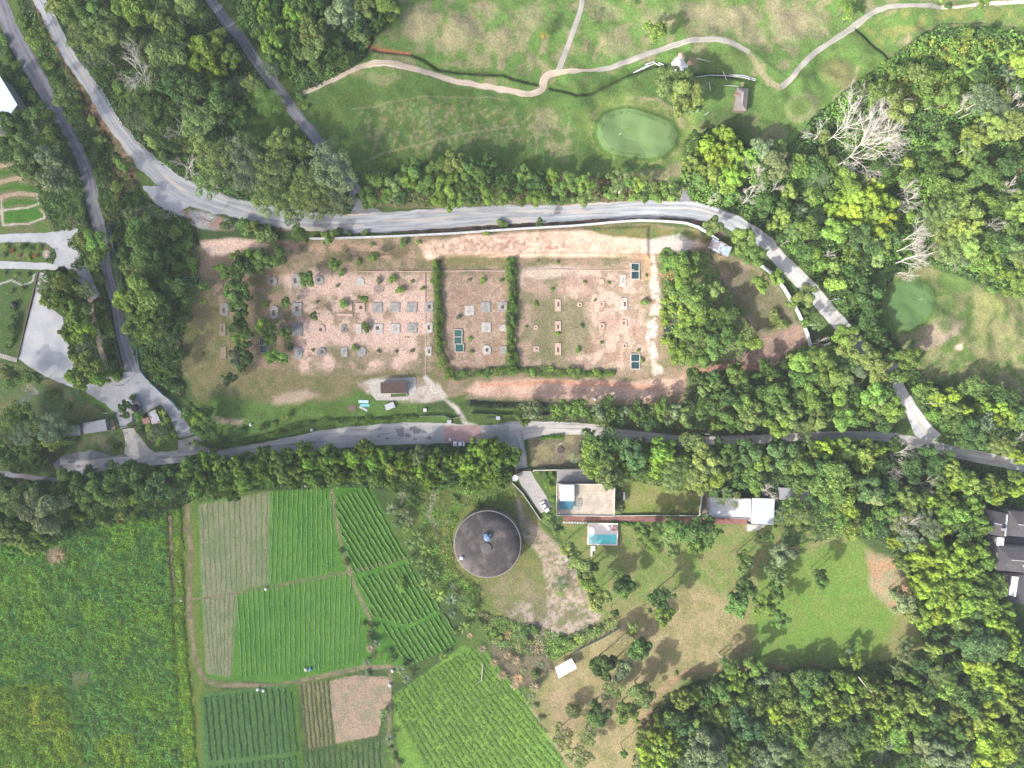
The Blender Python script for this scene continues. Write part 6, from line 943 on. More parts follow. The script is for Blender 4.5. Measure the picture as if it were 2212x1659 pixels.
# ------------------------------------------------------------------ low plants as countless leaf cards
def low_cards(name, poly, n, size, label, cat, seed=0, lim=None):
    r_ = np.random.default_rng(seed); P = np.array(poly); x0, y0 = np.maximum(P.min(0), -60); x1, y1 = np.minimum(P.max(0), (2280, 1730))
    x = r_.uniform(x0, x1, n * 3); y = r_.uniform(y0, y1, n * 3); k = sdist(poly, x, y) > -3; x, y = x[k][:n], y[k][:n]
    wx, wy = (x - 1106) * S, (829.5 - y) * S; i = np.clip(np.searchsorted(GX, wx), 0, nx - 1); j = np.clip(np.searchsorted(GY, wy), 0, ny - 1)
    hv = veg[j, i]; k = (hv > .12) & (r_.uniform(0, 1, len(x)) < hv * 2 + .2); x, y, wx, wy, i, j, hv = x[k], y[k], wx[k], wy[k], i[k], j[k], hv[k]
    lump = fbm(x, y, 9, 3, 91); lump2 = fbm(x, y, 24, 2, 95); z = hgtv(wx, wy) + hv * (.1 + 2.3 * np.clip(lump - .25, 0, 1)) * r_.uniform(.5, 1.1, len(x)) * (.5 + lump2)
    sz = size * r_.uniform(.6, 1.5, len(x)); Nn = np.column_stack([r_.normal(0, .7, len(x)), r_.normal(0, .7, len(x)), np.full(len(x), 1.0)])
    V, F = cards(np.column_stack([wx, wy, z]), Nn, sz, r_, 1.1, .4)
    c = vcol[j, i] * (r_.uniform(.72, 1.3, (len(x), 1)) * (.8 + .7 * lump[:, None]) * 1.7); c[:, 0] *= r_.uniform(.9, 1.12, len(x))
    c *= 1.08 if cat == 'weeds' else 1.0; o = link(name, np_mesh(name, V, F, LEAFV, np.repeat(c, 4, 0))); tag(o, label, cat, kind='stuff'); return o
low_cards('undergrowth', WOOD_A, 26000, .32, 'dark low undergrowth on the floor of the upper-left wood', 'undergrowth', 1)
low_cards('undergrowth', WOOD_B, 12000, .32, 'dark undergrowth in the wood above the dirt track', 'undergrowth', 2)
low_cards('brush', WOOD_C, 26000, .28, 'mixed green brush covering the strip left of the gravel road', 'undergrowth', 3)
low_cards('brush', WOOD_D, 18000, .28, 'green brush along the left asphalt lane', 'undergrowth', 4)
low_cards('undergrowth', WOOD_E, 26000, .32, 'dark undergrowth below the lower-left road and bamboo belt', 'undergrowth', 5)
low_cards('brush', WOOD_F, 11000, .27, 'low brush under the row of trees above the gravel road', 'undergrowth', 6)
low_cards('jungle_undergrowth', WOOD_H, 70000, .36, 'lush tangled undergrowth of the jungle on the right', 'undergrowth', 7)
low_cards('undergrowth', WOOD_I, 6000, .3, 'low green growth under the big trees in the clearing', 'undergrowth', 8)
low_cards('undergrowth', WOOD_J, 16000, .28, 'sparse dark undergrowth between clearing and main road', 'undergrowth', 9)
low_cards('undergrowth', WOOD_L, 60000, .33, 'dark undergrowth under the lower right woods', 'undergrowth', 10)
low_cards('weeds', [(-60, 1130), (200, 1120), (370, 1100), (440, 1100), (440, 1730), (-60, 1730)], 150000, .2, 'dense green and yellow weeds covering the lower left field', 'weeds', 11)
low_cards('rough_grass', [(890, 1030), (1140, 1020), (1150, 1100), (1340, 1330), (1340, 1420), (1080, 1420), (940, 1240)], 26000, .24, 'rough bright green growth around the round tank', 'weeds', 12)
low_cards('verge_growth', [(390, 905), (820, 905), (820, 990), (390, 990)], 9000, .24, 'ragged green growth along the verge above the main road', 'weeds', 13)
low_cards('tufts', SITE, 14000, .22, 'small scattered grass tufts in the bare clearing', 'grass', 14)
# ------------------------------------------------------------------ crops
def inpoly(poly, x, y): return sdist(poly, np.asarray(x), np.asarray(y)) > 0
def crop_plot(name, label, poly, a0, a1, b0, b1, n, ctop, cbase, wid=.5, hh=.5, step=.28, per=4, group='crop plots below the bamboo belt', size=.2, gaps=0.0, seed=1, drop=()):
    """rows run from the line a0-a1 to the line b0-b1"""
    r_ = np.random.default_rng(seed); cx = sum(p[0] for p in poly) / len(poly); cy = sum(p[1] for p in poly) / len(poly)
    g = D(cx, cy); e = empty(name, (g.x, g.y, 0)); tag(e, label, 'crop plot', group)
    for i in range(n):
        t = (i + .5) / n; ax, ay = a0[0] + (a1[0] - a0[0]) * t, a0[1] + (a1[1] - a0[1]) * t; bx, by = b0[0] + (b1[0] - b0[0]) * t, b0[1] + (b1[1] - b0[1]) * t
        if i in drop: continue
        L_ = math.hypot(bx - ax, by - ay) * S; m = max(4, int(L_ / step)); k = np.repeat(np.arange(m), per); u = (k + r_.uniform(0, 1, len(k))) / m
        x = ax + (bx - ax) * u; y = ay + (by - ay) * u; ins = inpoly(poly, x, y)
        if gaps: ins &= vn(x * .25, y * .25 + i * 7, 5) > gaps
        x, y = x[ins], y[ins]
        if len(x) < 8: continue
        dx, dy = (bx - ax), (by - ay); l_ = math.hypot(dx, dy); px_, py_ = -dy / l_, dx / l_; off = r_.normal(0, wid * .38, len(x)); off = np.clip(off, -wid, wid); wob = (vn(x * .08 + i * 3, y * .08, 9) - .5) * .5
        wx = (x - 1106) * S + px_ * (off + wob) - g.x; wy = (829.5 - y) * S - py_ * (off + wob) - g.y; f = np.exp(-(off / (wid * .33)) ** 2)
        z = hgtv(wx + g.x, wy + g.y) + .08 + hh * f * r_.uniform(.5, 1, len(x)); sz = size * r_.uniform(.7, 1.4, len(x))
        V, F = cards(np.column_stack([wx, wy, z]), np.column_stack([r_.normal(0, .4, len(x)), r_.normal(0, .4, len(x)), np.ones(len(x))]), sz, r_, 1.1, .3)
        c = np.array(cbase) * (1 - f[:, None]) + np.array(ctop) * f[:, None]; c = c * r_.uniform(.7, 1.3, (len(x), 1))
        link('crop_row', np_mesh('crop_row', V, F, LEAFV, np.repeat(c, 4, 0)), e)
    return e
LG = (0.44, 0.66, 0.28); DG = (0.09, 0.22, 0.035); PALE = (0.42, 0.40, 0.27); MGC = (0.10, 0.19, 0.05)
F1 = [(430, 1090), (584, 1062), (578, 1262), (440, 1290)]
crop_plot('crop_plot', 'pale thinly planted crop plot at top left of the fields', F1, (428, 1070), (582, 1058), (440, 1295), (580, 1265), 13, (0.50, 0.46, 0.33), (0.24, 0.28, 0.14), .16, .12, .25, 4, size=.13)
F2 = [(584, 1062), (712, 1052), (722, 1110), (735, 1170), (738, 1235), (580, 1262)]
crop_plot('crop_plot', 'pale striped crop plot along left edge of the wide green one', [(440, 1296), (510, 1280), (500, 1462), (452, 1452)], (436, 1295), (510, 1275), (454, 1470), (500, 1466), 7, (0.50, 0.46, 0.33), (0.24, 0.28, 0.14), .16, .12, .25, 4, size=.13, seed=12)
crop_plot('crop_plot', 'bright green crop plot with straight rows right beside the pale plot', F2, (586, 1050), (720, 1050), (578, 1265), (724, 1265), 13, LG, DG, .2, .3, .2, 5, seed=2, size=.13)
F4 = [(444, 1298), (575, 1270), (757, 1238), (765, 1290), (783, 1330), (780, 1420), (760, 1432), (640, 1460), (600, 1470), (478, 1455), (455, 1450), (446, 1430)]
crop_plot('crop_plot', 'wide green crop plot below the two narrow plots', F4, (440, 1290), (786, 1230), (454, 1470), (778, 1440), 31, LG, DG, .2, .3, .2, 5, seed=3, drop=(0, 1, 2, 3, 4, 5), size=.13)
BL1 = [(720, 1076), (795, 1052), (812, 1072), (885, 1206), (764, 1242), (733, 1140)]
crop_plot('crop_plot', 'slanted crop plot nearest the bamboo belt', BL1, (640, 1090), (820, 1030), (755, 1265), (915, 1205), 17, (0.31, 0.50, 0.14), (0.08, 0.19, 0.035), .55, .5, .2, 6, seed=4)
BL2 = [(768, 1252), (888, 1216), (920, 1260), (955, 1316), (876, 1352), (806, 1332)]
crop_plot('crop_plot', 'slanted crop plot in the middle of the slanted three', BL2, (745, 1240), (905, 1186), (828, 1374), (985, 1322), 15, (0.31, 0.50, 0.14), (0.08, 0.19, 0.035), .55, .5, .2, 6, seed=5)
BL3 = [(812, 1346), (876, 1362), (960, 1324), (992, 1386), (940, 1415), (885, 1436), (862, 1425)]
crop_plot('crop_plot', 'slanted crop plot farthest down beside dry grass clumps', BL3, (780, 1330), (955, 1270), (865, 1460), (1035, 1400), 16, (0.31, 0.50, 0.14), (0.08, 0.19, 0.035), .55, .5, .2, 6, seed=6)
crop_plot('crop_plot', 'dark blue-green crop plot at the bottom by the weedy strip', [(434, 1508), (626, 1486), (640, 1624), (446, 1646)], (434, 1500), (632, 1478), (448, 1650), (646, 1628), 15, (0.19, 0.37, 0.13), (0.075, 0.19, 0.045), .9, .35, .2, 8, seed=7)
crop_plot('crop_plot', 'crop plot cut off by the bottom edge below the dark one', [(447, 1658), (640, 1634), (648, 1700), (450, 1700)], (446, 1650), (642, 1630), (452, 1710), (650, 1700), 15, (0.19, 0.37, 0.13), (0.075, 0.19, 0.045), .9, .35, .2, 8, seed=8)
crop_plot('crop_plot', 'pale olive plot with few dark furrows beside the bare brown one', PL_TAN, (646, 1474), (712, 1466), (660, 1622), (724, 1610), 7, (0.22, 0.24, 0.10), (0.15, 0.16, 0.06), .55, .25, .3, 5, seed=9)
crop_plot('crop_plot', 'thin green crop plot under the bare brown plot', [(660, 1626), (828, 1600), (832, 1700), (658, 1700)], (656, 1625), (836, 1596), (664, 1710), (838, 1710), 15, (0.14, 0.24, 0.08), (0.07, 0.13, 0.04), .5, .35, .3, 4, seed=10)
crop_plot('crop_plot', 'large light green plot at the bottom centre', F9, (830, 1500), (1060, 1380), (1010, 1810), (1330, 1690), 24, (0.21, 0.34, 0.07), (0.11, 0.23, 0.035), 1.0, .25, .3, 6, seed=11, gaps=.2)

# ------------------------------------------------------------------ buildings
class Thing:
    def __init__(s, name, label, cat, loc, group=None):
        s.L = Vector(loc); s.o = empty(name, s.L); tag(s.o, label, cat, group)
    def part(s, mb, name, mat, parent=None, label=None, **k):
        if parent is None: o = mb.build(name, mat, s.o, loc=tuple(-s.L), **k)
        else: o = mb.build(name, mat, parent, loc=(0, 0, 0), **k)
        if label: o['label'] = label
        return o
def poly_in(P, d):
    cx = sum(p[0] for p in P) / len(P); cy = sum(p[1] for p in P) / len(P); out = []
    for p in P:
        v = Vector((p[0] - cx, p[1] - cy)); v = v * max(.1, 1 - d / max(v.length, .1)); out.append((cx + v.x, cy + v.y))
    return out
def edge_boxes(P, z0, hh, wd):
    m = MB(); n = len(P)
    for i in range(n):
        a, b = Vector(P[i][:2]), Vector(P[(i + 1) % n][:2]); d = b - a; m.box((a.x + b.x) / 2, (a.y + b.y) / 2, z0 + i * .002, max(.01, d.length - wd), wd, hh, math.atan2(d.y, d.x))
    return m
def mpitch(P, z0, z1, hip=.5):
    """hipped roof over quad P (long axis 0-1 / 3-2)"""
    a = [(p[0], p[1], z0) for p in P]; m0 = (Vector(a[0]) + Vector(a[3])) / 2; m1 = (Vector(a[1]) + Vector(a[2])) / 2
    r0 = m0 + (m1 - m0) * hip * .5; r1 = m1 - (m1 - m0) * hip * .5; r0.z = r1.z = z1
    m = MB(); m.add(a + [tuple(r0), tuple(r1)], [(0, 1, 5, 4), (2, 3, 4, 5), (3, 0, 4), (1, 2, 5), (3, 2, 1, 0)]); return m, r0, r1
def bldg(name, label, c, r, px, h, roofm, wallm, parapet=0, cat='building', group=None, inset=.35, slab=.18, ridge=None, hip=.5):
    P = [D(*T(c, r, x, y), h)[:2] for x, y in px]; cx = sum(p[0] for p in P) / len(P); cy = sum(p[1] for p in P) / len(P)
    t = Thing(name, label, cat, (cx, cy, 0), group); W = poly_in(P, inset)
    w_ = MB().prism(W, 0 - .3, h - slab); t.part(w_, 'wall', wallm)
    if ridge:
        m, r0, r1 = mpitch(P, h - slab, h + ridge, hip); ro = t.part(m, 'roof', roofm)
        t.part(MB().tube(tuple(r0), tuple(r1), .12, n=6), 'ridge_cap', METAL)
    else: ro = t.part(MB().prism(P, h - slab, h), 'roof', roofm)
    if parapet: t.part(edge_boxes(poly_in(P, .12), h, parapet, .25), 'parapet', wallm)
    t.P = P; t.h = h; t.W = W
    e = max(range(len(W)), key=lambda i: ((Vector(W[i]) - Vector(W[(i + 1) % len(W)])).length))
    a, b = Vector(W[e]), Vector(W[(e + 1) % len(W)]); d = b - a; ang = math.atan2(d.y, d.x); nrm = Vector((d.y, -d.x)).normalized()
    if (a + nrm - Vector((cx, cy))).length < (a - Vector((cx, cy))).length: nrm = -nrm
    if h > 2.6 and d.length > 3.5:
        q = a + d * .3 + nrm * .02; t.part(MB().box(q.x, q.y, .02, .95, .1, 2.05, ang), 'door', DARK)
        for f in (.6, .82):
            q = a + d * f + nrm * .02; t.part(MB().box(q.x, q.y, 1.0, 1.1, .08, 1.0, ang), 'window', mk_glass)
    return t
mk_glass = mk('window_glass', (0.05, 0.07, 0.09), (0.03, 0.04, 0.05), 1, rough=.1, spec=.6)
WALLW = mk('rendered_wall', (0.55, 0.53, 0.49), (0.44, 0.42, 0.38), 0.8); WALLG = mk('grey_wall', (0.30, 0.30, 0.29), (0.24, 0.24, 0.23), 0.8); WOODM = mk('weathered_timber', (0.22, 0.16, 0.11), (0.15, 0.11, 0.08), 2)
def corr(name, c1, c2, ang=0.0, sc_=6.0, rust=None):
    m = mk(name, c1, c2, .5, rough=.55, fine=.06); n = m.node_tree; b = n.nodes['Principled BSDF']; g = n.nodes.new('ShaderNodeNewGeometry'); mp = n.nodes.new('ShaderNodeMapping'); mp.inputs['Rotation'].default_value = (0, 0, ang)
    n.links.new(g.outputs['Position'], mp.inputs[0]); wv = n.nodes.new('ShaderNodeTexWave'); wv.inputs['Scale'].default_value = sc_ * .33; n.links.new(mp.outputs[0], wv.inputs[0])
    bp = n.nodes.new('ShaderNodeBump'); bp.inputs['Strength'].default_value = .8; bp.inputs['Distance'].default_value = .08; n.links.new(wv.outputs['Fac'], bp.inputs['Height']); n.links.new(bp.outputs[0], b.inputs['Normal'])
    if rust:
        src = b.inputs['Base Color'].links[0].from_socket; no = n.nodes.new('ShaderNodeTexNoise'); no.inputs['Scale'].default_value = .9; no.inputs['Detail'].default_value = 8; n.links.new(g.outputs['Position'], no.inputs['Vector'])
        mr = n.nodes.new('ShaderNodeMapRange'); mr.inputs[1].default_value = .5; mr.inputs[2].default_value = .62; n.links.new(no.outputs['Fac'], mr.inputs[0])
        mx = n.nodes.new('ShaderNodeMix'); mx.data_type = 'RGBA'; n.links.new(mr.outputs[0], mx.inputs[0]); n.links.new(src, mx.inputs[6]); mx.inputs[7].default_value = (*rust, 1); n.links.new(mx.outputs[2], b.inputs['Base Color'])
    return m
M_WROOF = corr('white_metal_roof', (0.72, 0.74, 0.76), (0.62, 0.65, 0.69)); M_BLUEROOF = corr('pale_blue_metal_roof', (0.58, 0.62, 0.66), (0.46, 0.52, 0.57), 0, 8)
M_GREYROOF = corr('grey_corrugated_roof', (0.33, 0.335, 0.35), (0.27, 0.275, 0.29), .1); M_CARP = corr('grey_sheet_roof', (0.33, 0.31, 0.30), (0.27, 0.25, 0.245)); M_RUST = corr('rusty_tin_roof', (0.55, 0.57, 0.60), (0.42, 0.42, 0.43), .3, 6, (0.26, 0.14, 0.10))
M_BRN = corr('brown_roof', (0.105, 0.07, 0.055), (0.075, 0.05, 0.04), 1.57, 5); M_RED = corr('faded_red_roof', (0.40, 0.22, 0.18), (0.30, 0.17, 0.14)); M_DTILE = corr('dark_tile_roof', (0.11, 0.10, 0.10), (0.075, 0.07, 0.072), .3, 9); M_PAV = corr('weathered_shingle_roof', (0.27, 0.235, 0.22), (0.20, 0.17, 0.16), .1, 8)
BEIGE = mk('beige_roof_deck', (0.46, 0.395, 0.31), (0.31, 0.26, 0.20), 0.45, detail=10, lo=.38, hi=.66, fine=.16, fscale=1.6); BLUEM = mk('blue_glass_canopy', (0.06, 0.20, 0.27), (0.04, 0.15, 0.21), 1, rough=.25, spec=.5); TEAL = mk('teal_paint', (0.10, 0.30, 0.34), (0.08, 0.24, 0.28), 1)
# main house
h1 = bldg('house', 'flat beige-roofed house beside the swimming pool', 2, 2, [(385, 862), (890, 866), (884, 1142), (384, 1136)], 6.2, BEIGE, WALLW, .45, 'house')
P_ = [D(*T(2, 2, x, y), 8.2)[:2] for x, y in ((415, 872), (537, 872), (537, 1012), (415, 1010))]; h1.part(MB().prism(poly_in(P_, .3), 6.2, 8.0), 'stair_room', WALLW); h1.part(MB().prism(P_, 8.0, 8.2), 'stair_room_roof', WHITE)
P_ = [D(*T(2, 2, x, y), 7.4)[:2] for x, y in ((408, 1013), (525, 1013), (525, 1082), (408, 1082))]; cn = h1.part(MB().prism(P_, 7.3, 7.4), 'canopy', BLUEM)
m = MB()
for k in range(5):
    a = D(*T(2, 2, 410 + k * 29, 1010), 7.42); b = D(*T(2, 2, 410 + k * 29, 1085), 7.42); m.box(a.x, (a.y + b.y) / 2, 7.42, .08, abs(a.y - b.y), .06)
h1.part(m, 'glazing_bars', TEAL)
m = MB()
for k in range(4):
    a = D(*T(2, 2, 527, 1020 + k * 20), 7.3); b = D(*T(2, 2, 575, 1020 + k * 20), 7.3); m.box((a.x + b.x) / 2, a.y, 7.25, abs(b.x - a.x), .12, .14)
for xx in (574,):
    a = D(*T(2, 2, xx, 1012), 7.3); b = D(*T(2, 2, xx, 1088), 7.3); m.box(a.x, (a.y + b.y) / 2, 7.395, .12, abs(a.y - b.y), .12); m.box(a.x, a.y, 6.2, .12, .12, 1.19); m.box(a.x, b.y, 6.2, .12, .12, 1.19)
h1.part(m, 'pergola', TEAL)
h2 = bldg('carport', 'grey sheet roof carport above the beige-roofed house', 2, 2, [(388, 738), (640, 740), (720, 852), (386, 850)], 3.4, M_CARP, WALLG, 0, 'carport')
# pool terrace
pt = [D(*T(2, 2, x, y), 1.2)[:2] for x, y in ((656, 1200), (916, 1205), (912, 1396), (652, 1388))]; pool = Thing('swimming_pool', 'turquoise swimming pool in a raised pale terrace', 'swimming pool', (pt[0][0] + 7, pt[0][1] - 5, 0))
pw = [D(*T(2, 2, x, y), 1.2)[:2] for x, y in ((668, 1298), (904, 1301), (903, 1384), (667, 1378))]
mt = MB(); ys = (pt[0][1] + pt[1][1]) / 2
mt.prism([pt[0], pt[1], (pt[1][0], pw[1][1]), (pt[0][0], pw[0][1])], 0, 1.2); mt.prism([(pt[3][0], pw[3][1]), (pt[2][0], pw[2][1]), pt[2], pt[3]], 0, 1.2)
mt.prism([(pt[0][0], pw[0][1]), pw[0], pw[3], (pt[3][0], pw[3][1])], 0, 1.196); mt.prism([pw[1], (pt[1][0], pw[1][1]), (pt[2][0], pw[2][1]), pw[2]], 0, 1.196)
pool.part(mt, 'terrace', mk('pool_terrace', (0.66, 0.60, 0.57), (0.58, 0.52, 0.50), .6, fine=.05)); pool.part(MB().prism(pw, 0, .98), 'water', mk('pool_water', (0.10, 0.52, 0.52), (0.14, 0.58, 0.57), .5, rough=.1, fine=.04))
ps = [D(*T(2, 2, x, y), 1.1)[:2] for x, y in ((668, 1300), (734, 1301), (734, 1382), (668, 1378))]; pool.part(MB().prism(poly_in(ps, .05), .5, 1.02), 'step', mk('pool_step', (0.35, 0.68, 0.66), (0.3, 0.62, 0.6), .8, rough=.2))
ps = [D(*T(2, 2, x, y), 1.2)[:2] for x, y in ((868, 1222), (908, 1224), (908, 1268), (862, 1266))]; tag(MB().prism(ps, 1.2, 1.6).build('lounger', mk('brown_cushion', (0.30, 0.17, 0.15), (0.24, 0.14, 0.12), 2), bevel=.05), 'brown cushioned lounger on the pool terrace', 'lounger')
ps = D(*T(2, 2, 830, 1245), 1.2); tb = Thing('round_table', 'small round table on the pool terrace', 'table', ps); tb.part(MB().lathe(ps.x, ps.y, [(.7, 1.85), (.7, 1.92), (.65, 1.93)], 20), 'tabletop', METAL); tb.part(MB().tube((ps.x, ps.y, 1.2), (ps.x, ps.y, 1.85), .06), 'leg', METAL)
sp = [D(*T(2, 2, x, y), .6)[:2] for x, y in ((683, 1400), (720, 1400), (718, 1442), (696, 1444), (692, 1490), (682, 1488))]; tag(MB().prism(sp, 0, .6).build('pool_steps', WHITE, bevel=.03), 'white angular steps leading down from the pool', 'steps')
st_ = Thing('stepping_stones', 'row of square white stepping stones left of the pool', 'stepping stones', D(*T(2, 2, 545, 1197)))
for k in range(9):
    q = D(*T(2, 2, 448 + k * 24, 1195 + k * .6)); st_.part(MB().box(q.x, q.y, .0, .8, .75, .28), 'stone', CONCL)
b3 = D(*T(2, 2, 968, 968)); bn_ = Thing('garden_bench', 'long white bench on the lawn beside the house', 'bench', b3)
bn_.part(MB().box(b3.x, b3.y, .42, .7, 3.0, .1), 'seat', WHITE)
for s1 in (-1.2, 1.2): bn_.part(MB().box(b3.x, b3.y + s1, 0, .5, .12, .42), 'leg', WHITE)
# outbuildings to the right
h3 = bldg('flat_roofed_house', 'pale flat-roofed building at right end of the red walkway', 2, 2, [(1700, 978), (2066, 990), (2064, 1166), (1692, 1150)], 3.6, mk('white_roof_deck', (0.68, 0.665, 0.63), (0.50, 0.48, 0.44), .5, detail=10, fine=.12), WALLG, .4, 'building')
h4 = bldg('metal_roofed_house', 'building with pale blue sheet metal roof beside flat-roofed one', 2, 2, [(2076, 986), (2270, 992), (2262, 1218), (2068, 1208)], 4.2, M_BLUEROOF, WALLG, 0, 'building')
h5 = bldg('lean_to', 'slanted pale concrete lean-to below the pale blue roof', 2, 2, [(2040, 1212), (2200, 1222), (2130, 1262), (2034, 1276)], 2.6, CONCL, WALLG, 0, 'lean-to')
h6 = bldg('rear_shed', 'grey roofed shed half hidden by trees behind pale flat roof', 3, 2, [(100, 895), (400, 905), (400, 1010), (100, 1000)], 3.0, M_GREYROOF, WALLG, 0, 'shed')
# round tank
tc = D(1053, 1175.5, 6); tk = Thing('water_tank', 'large round concrete tank with dark stained roof', 'tank', (tc.x, tc.y, 0))
f_ = (H - 6) / H * S; tk.part(MB().lathe(tc.x, tc.y, [(73 * f_, -.3), (73 * f_, 6.05), (71.2 * f_, 6.15)], 96), 'wall', mk('tank_concrete', (0.27, 0.25, 0.22), (0.17, 0.155, 0.14), .5))
M_TANK = mk('stained_tank_roof', (0.058, 0.052, 0.05), (0.17, 0.145, 0.13), .22, rough=.85, detail=12, lo=.47, hi=.78, fine=.22, fscale=1.4)
tk.part(MB().lathe(tc.x, tc.y, [(71.0 * f_, 6.0), (70.8 * f_, 6.2), (40 * f_, 6.75), (10 * f_, 6.95), (.6, 7.0)], 96), 'roof', M_TANK, smooth=True)
q = D(1050.5, 1184, 7.2); tk.part(MB().lathe(q.x, q.y, [(2.0, 6.75), (2.0, 7.3), (1.85, 7.4), (.3, 7.55)], 32), 'roof_cap', mk('cap_concrete', (0.13, 0.12, 0.115), (0.085, 0.08, 0.078), 1))
q = D(1052, 1163, 8.5); tk.part(MB().lathe(q.x, q.y, [(1.1, 6.8), (1.15, 8.2), (.7, 8.5), (.2, 8.55)], 20), 'valve_cover', mk('faded_blue_plastic', (0.10, 0.22, 0.36), (0.22, 0.32, 0.42), 1.5)); tk.part(MB().box(q.x - .6, q.y + 1.0, 6.8, 1.4, .9, 1.3, .3).box(q.x + 1.0, q.y + .9, 6.8, .9, .8, 1.1, -.4), 'valve_box', mk('blue_metal', (0.08, 0.18, 0.32), (0.15, 0.25, 0.36), 1.5))
q = D(997, 1206, 7.2); tk.part(MB().lathe(q.x, q.y, [(.65, 6.2), (.65, 6.9), (.45, 7.2), (.1, 7.3)], 16), 'hatch', WHITE); a = D(988, 1212, 6.6); tk.part(MB().tube((q.x, q.y, 6.5), (a.x, a.y, 6.45), .12, n=6), 'pipe', METAL)
# sheds of the clearing
sh = bldg('brown_roofed_shed', 'low shed with long brown roof beside the clearing', 1, 1, [(1075, 1645), (1302, 1632), (1303, 1737), (1078, 1740)], 3.0, M_BRN, WALLG, 0, 'shed')
slab = [tw(T(1, 1, *p)) for p in [(990, 1620), (1380, 1600), (1390, 1720), (1310, 1800), (1040, 1800), (990, 1740)]]; tag(MB().prism(slab, -.2, .16).build('concrete_slab', CONCL), 'pale concrete apron around the brown-roofed shed', 'slab')
tr = Thing('planting_trough', 'long concrete trough of green plants below brown roof', 'trough', D(*T(1, 2, 1235, 97))); P_ = [tw(T(1, 2, *p)) for p in [(1165, 82), (1305, 76), (1307, 108), (1167, 115)]]
tr.part(edge_boxes(P_, .1, .7, .25), 'rim', CONCL); tr.part(MB().prism(poly_in(P_, .2), .1, .6), 'planting', mk('trough_plants', (0.09, 0.15, 0.04), (0.06, 0.1, 0.03), 3))
for (x, y, w_, h_, rot, mt_, lb) in [(930, 152, 84, 26, -.03, mk('pale_turquoise_sheet', (0.45, 0.68, 0.70), (0.55, 0.70, 0.72), 1), 'pale turquoise sheet on the grass, upper of two'), (942, 184, 78, 22, -.03, mk('turquoise_sheet', (0.16, 0.55, 0.60), (0.25, 0.6, 0.64), 1), 'bright turquoise sheet on the grass, lower of two'), (928, 214, 76, 18, -.5, METAL, 'grey metal sheet lying slanted below turquoise sheets'), (1160, 190, 80, 50, .35, METAL, 'grey pile of metal sheets left of the white box'), (1150, 207, 60, 18, .25, WHITE, 'white board leaning on the grey metal pile'), (1462, 225, 26, 26, 0, WHITE, 'small white box on the grass above main road'), (830, 208, 66, 50, .05, WOODM, 'flat brown pallet on the grass left of turquoise sheets'), (1672, 328, 36, 34, 0, METAL, 'grey metal cabinet beside the main road gate'), (2093, 294, 34, 30, 0, METAL, 'small grey metal cage beside the gate fence'), (2028, 286, 70, 14, 0, DARK, 'dark beam lying beside the gate fence')]:
    q = D(*T(1, 2, x, y)); q.z = hgt(q.x, q.y); t_ = Thing('sheet' if 'sheet ' in lb or 'board' in lb else 'box' if 'box' in lb or 'cab' in lb or 'cage' in lb else 'pile' if 'pile' in lb else 'pallet' if 'pallet' in lb else 'beam', lb, 'sheet' if 'sheet ' in lb else 'board' if 'board' in lb else 'box' if 'box' in lb or 'cab' in lb else 'cage' if 'cage' in lb else 'pile' if 'pile' in lb else 'pallet' if 'pallet' in lb else 'beam', q)
    hh = .9 if 'box' in lb or 'cab' in lb or 'cage' in lb else .18; m = MB(); m.box(q.x, q.y, q.z, w_ / 4 * S, h_ / 4 * S, hh, rot)
    t_.part(m, 'body', mt_); m = MB()
    for k in range(3): m.box(q.x + math.cos(rot) * (k - 1) * w_ / 4 * S * .32, q.y + math.sin(rot) * (k - 1) * w_ / 4 * S * .32, q.z + hh, .08, h_ / 4 * S * .9, .05, rot)
    t_.part(m, 'ribs', mt_)
sk = bldg('patched_shack', 'patched shack with blue and rusty sheet roof by road bend', 2, 1, [(1735, 398), (1900, 478), (1868, 562), (1692, 482)], 2.8, corr('patched_sheet_roof', (0.42, 0.52, 0.58), (0.50, 0.56, 0.60), .5, 7, (0.20, 0.16, 0.15)), WOODM, 0, 'shack')
q = sk.L; sk.part(MB().box(q.x - 2.2, q.y + .8, 2.81, 3.6, 2.2, .12, -.45).box(q.x + 1.2, q.y + 1.6, 2.82, 2.6, .5, .1, -.45), 'loose_sheets', mk('dark_sheets', (0.20, 0.17, 0.17), (0.30, 0.27, 0.26), 1)); sk.part(MB().box(q.x + 1.6, q.y - .6, 2.84, 2.4, 1.0, .1, -.45), 'blue_sheet', mk('light_blue_sheet', (0.35, 0.58, 0.68), (0.30, 0.5, 0.62), 1))
pv = bldg('pavilion', 'weathered pavilion roof standing on the golf course', 2, 0, [(1945, 755), (2045, 762), (2028, 958), (1920, 950)][1:] + [(1945, 755)], 3.4, M_PAV, WOODM, 0, 'pavilion', ridge=1.3)
q = pv.L; pv.part(MB().box(q.x - 1.9, q.y + 1.2, 4.12, 2.6, .5, .14, -.05).box(q.x + .1, q.y + 5.2, 3.9, .6, 1.6, .2, -.05), 'patches', M_RED)
cnp = Thing('white_canopy', 'bright white sheet canopy beside dry grass clumps', 'canopy', D(*T(2, 3, 466, 797))); P_ = [D(*T(2, 3, *p), 2.6) for p in [(372, 790), (515, 712), (562, 795), (405, 885)]]
m = MB(); n_ = 8; vs = []
for i in range(n_ + 1):
    for j in range(n_ + 1):
        u, v = i / n_, j / n_; p = P_[0] * (1 - u) * (1 - v) + P_[1] * u * (1 - v) + P_[2] * u * v + P_[3] * (1 - u) * v; vs.append((p.x, p.y, 2.6 + .45 * math.sin(math.pi * v) - .12 * math.sin(math.pi * u)))
m.add(vs, [(i * (n_ + 1) + j, (i + 1) * (n_ + 1) + j, (i + 1) * (n_ + 1) + j + 1, i * (n_ + 1) + j + 1) for i in range(n_) for j in range(n_)]); cnp.part(m, 'cover', WHITE, smooth=True)
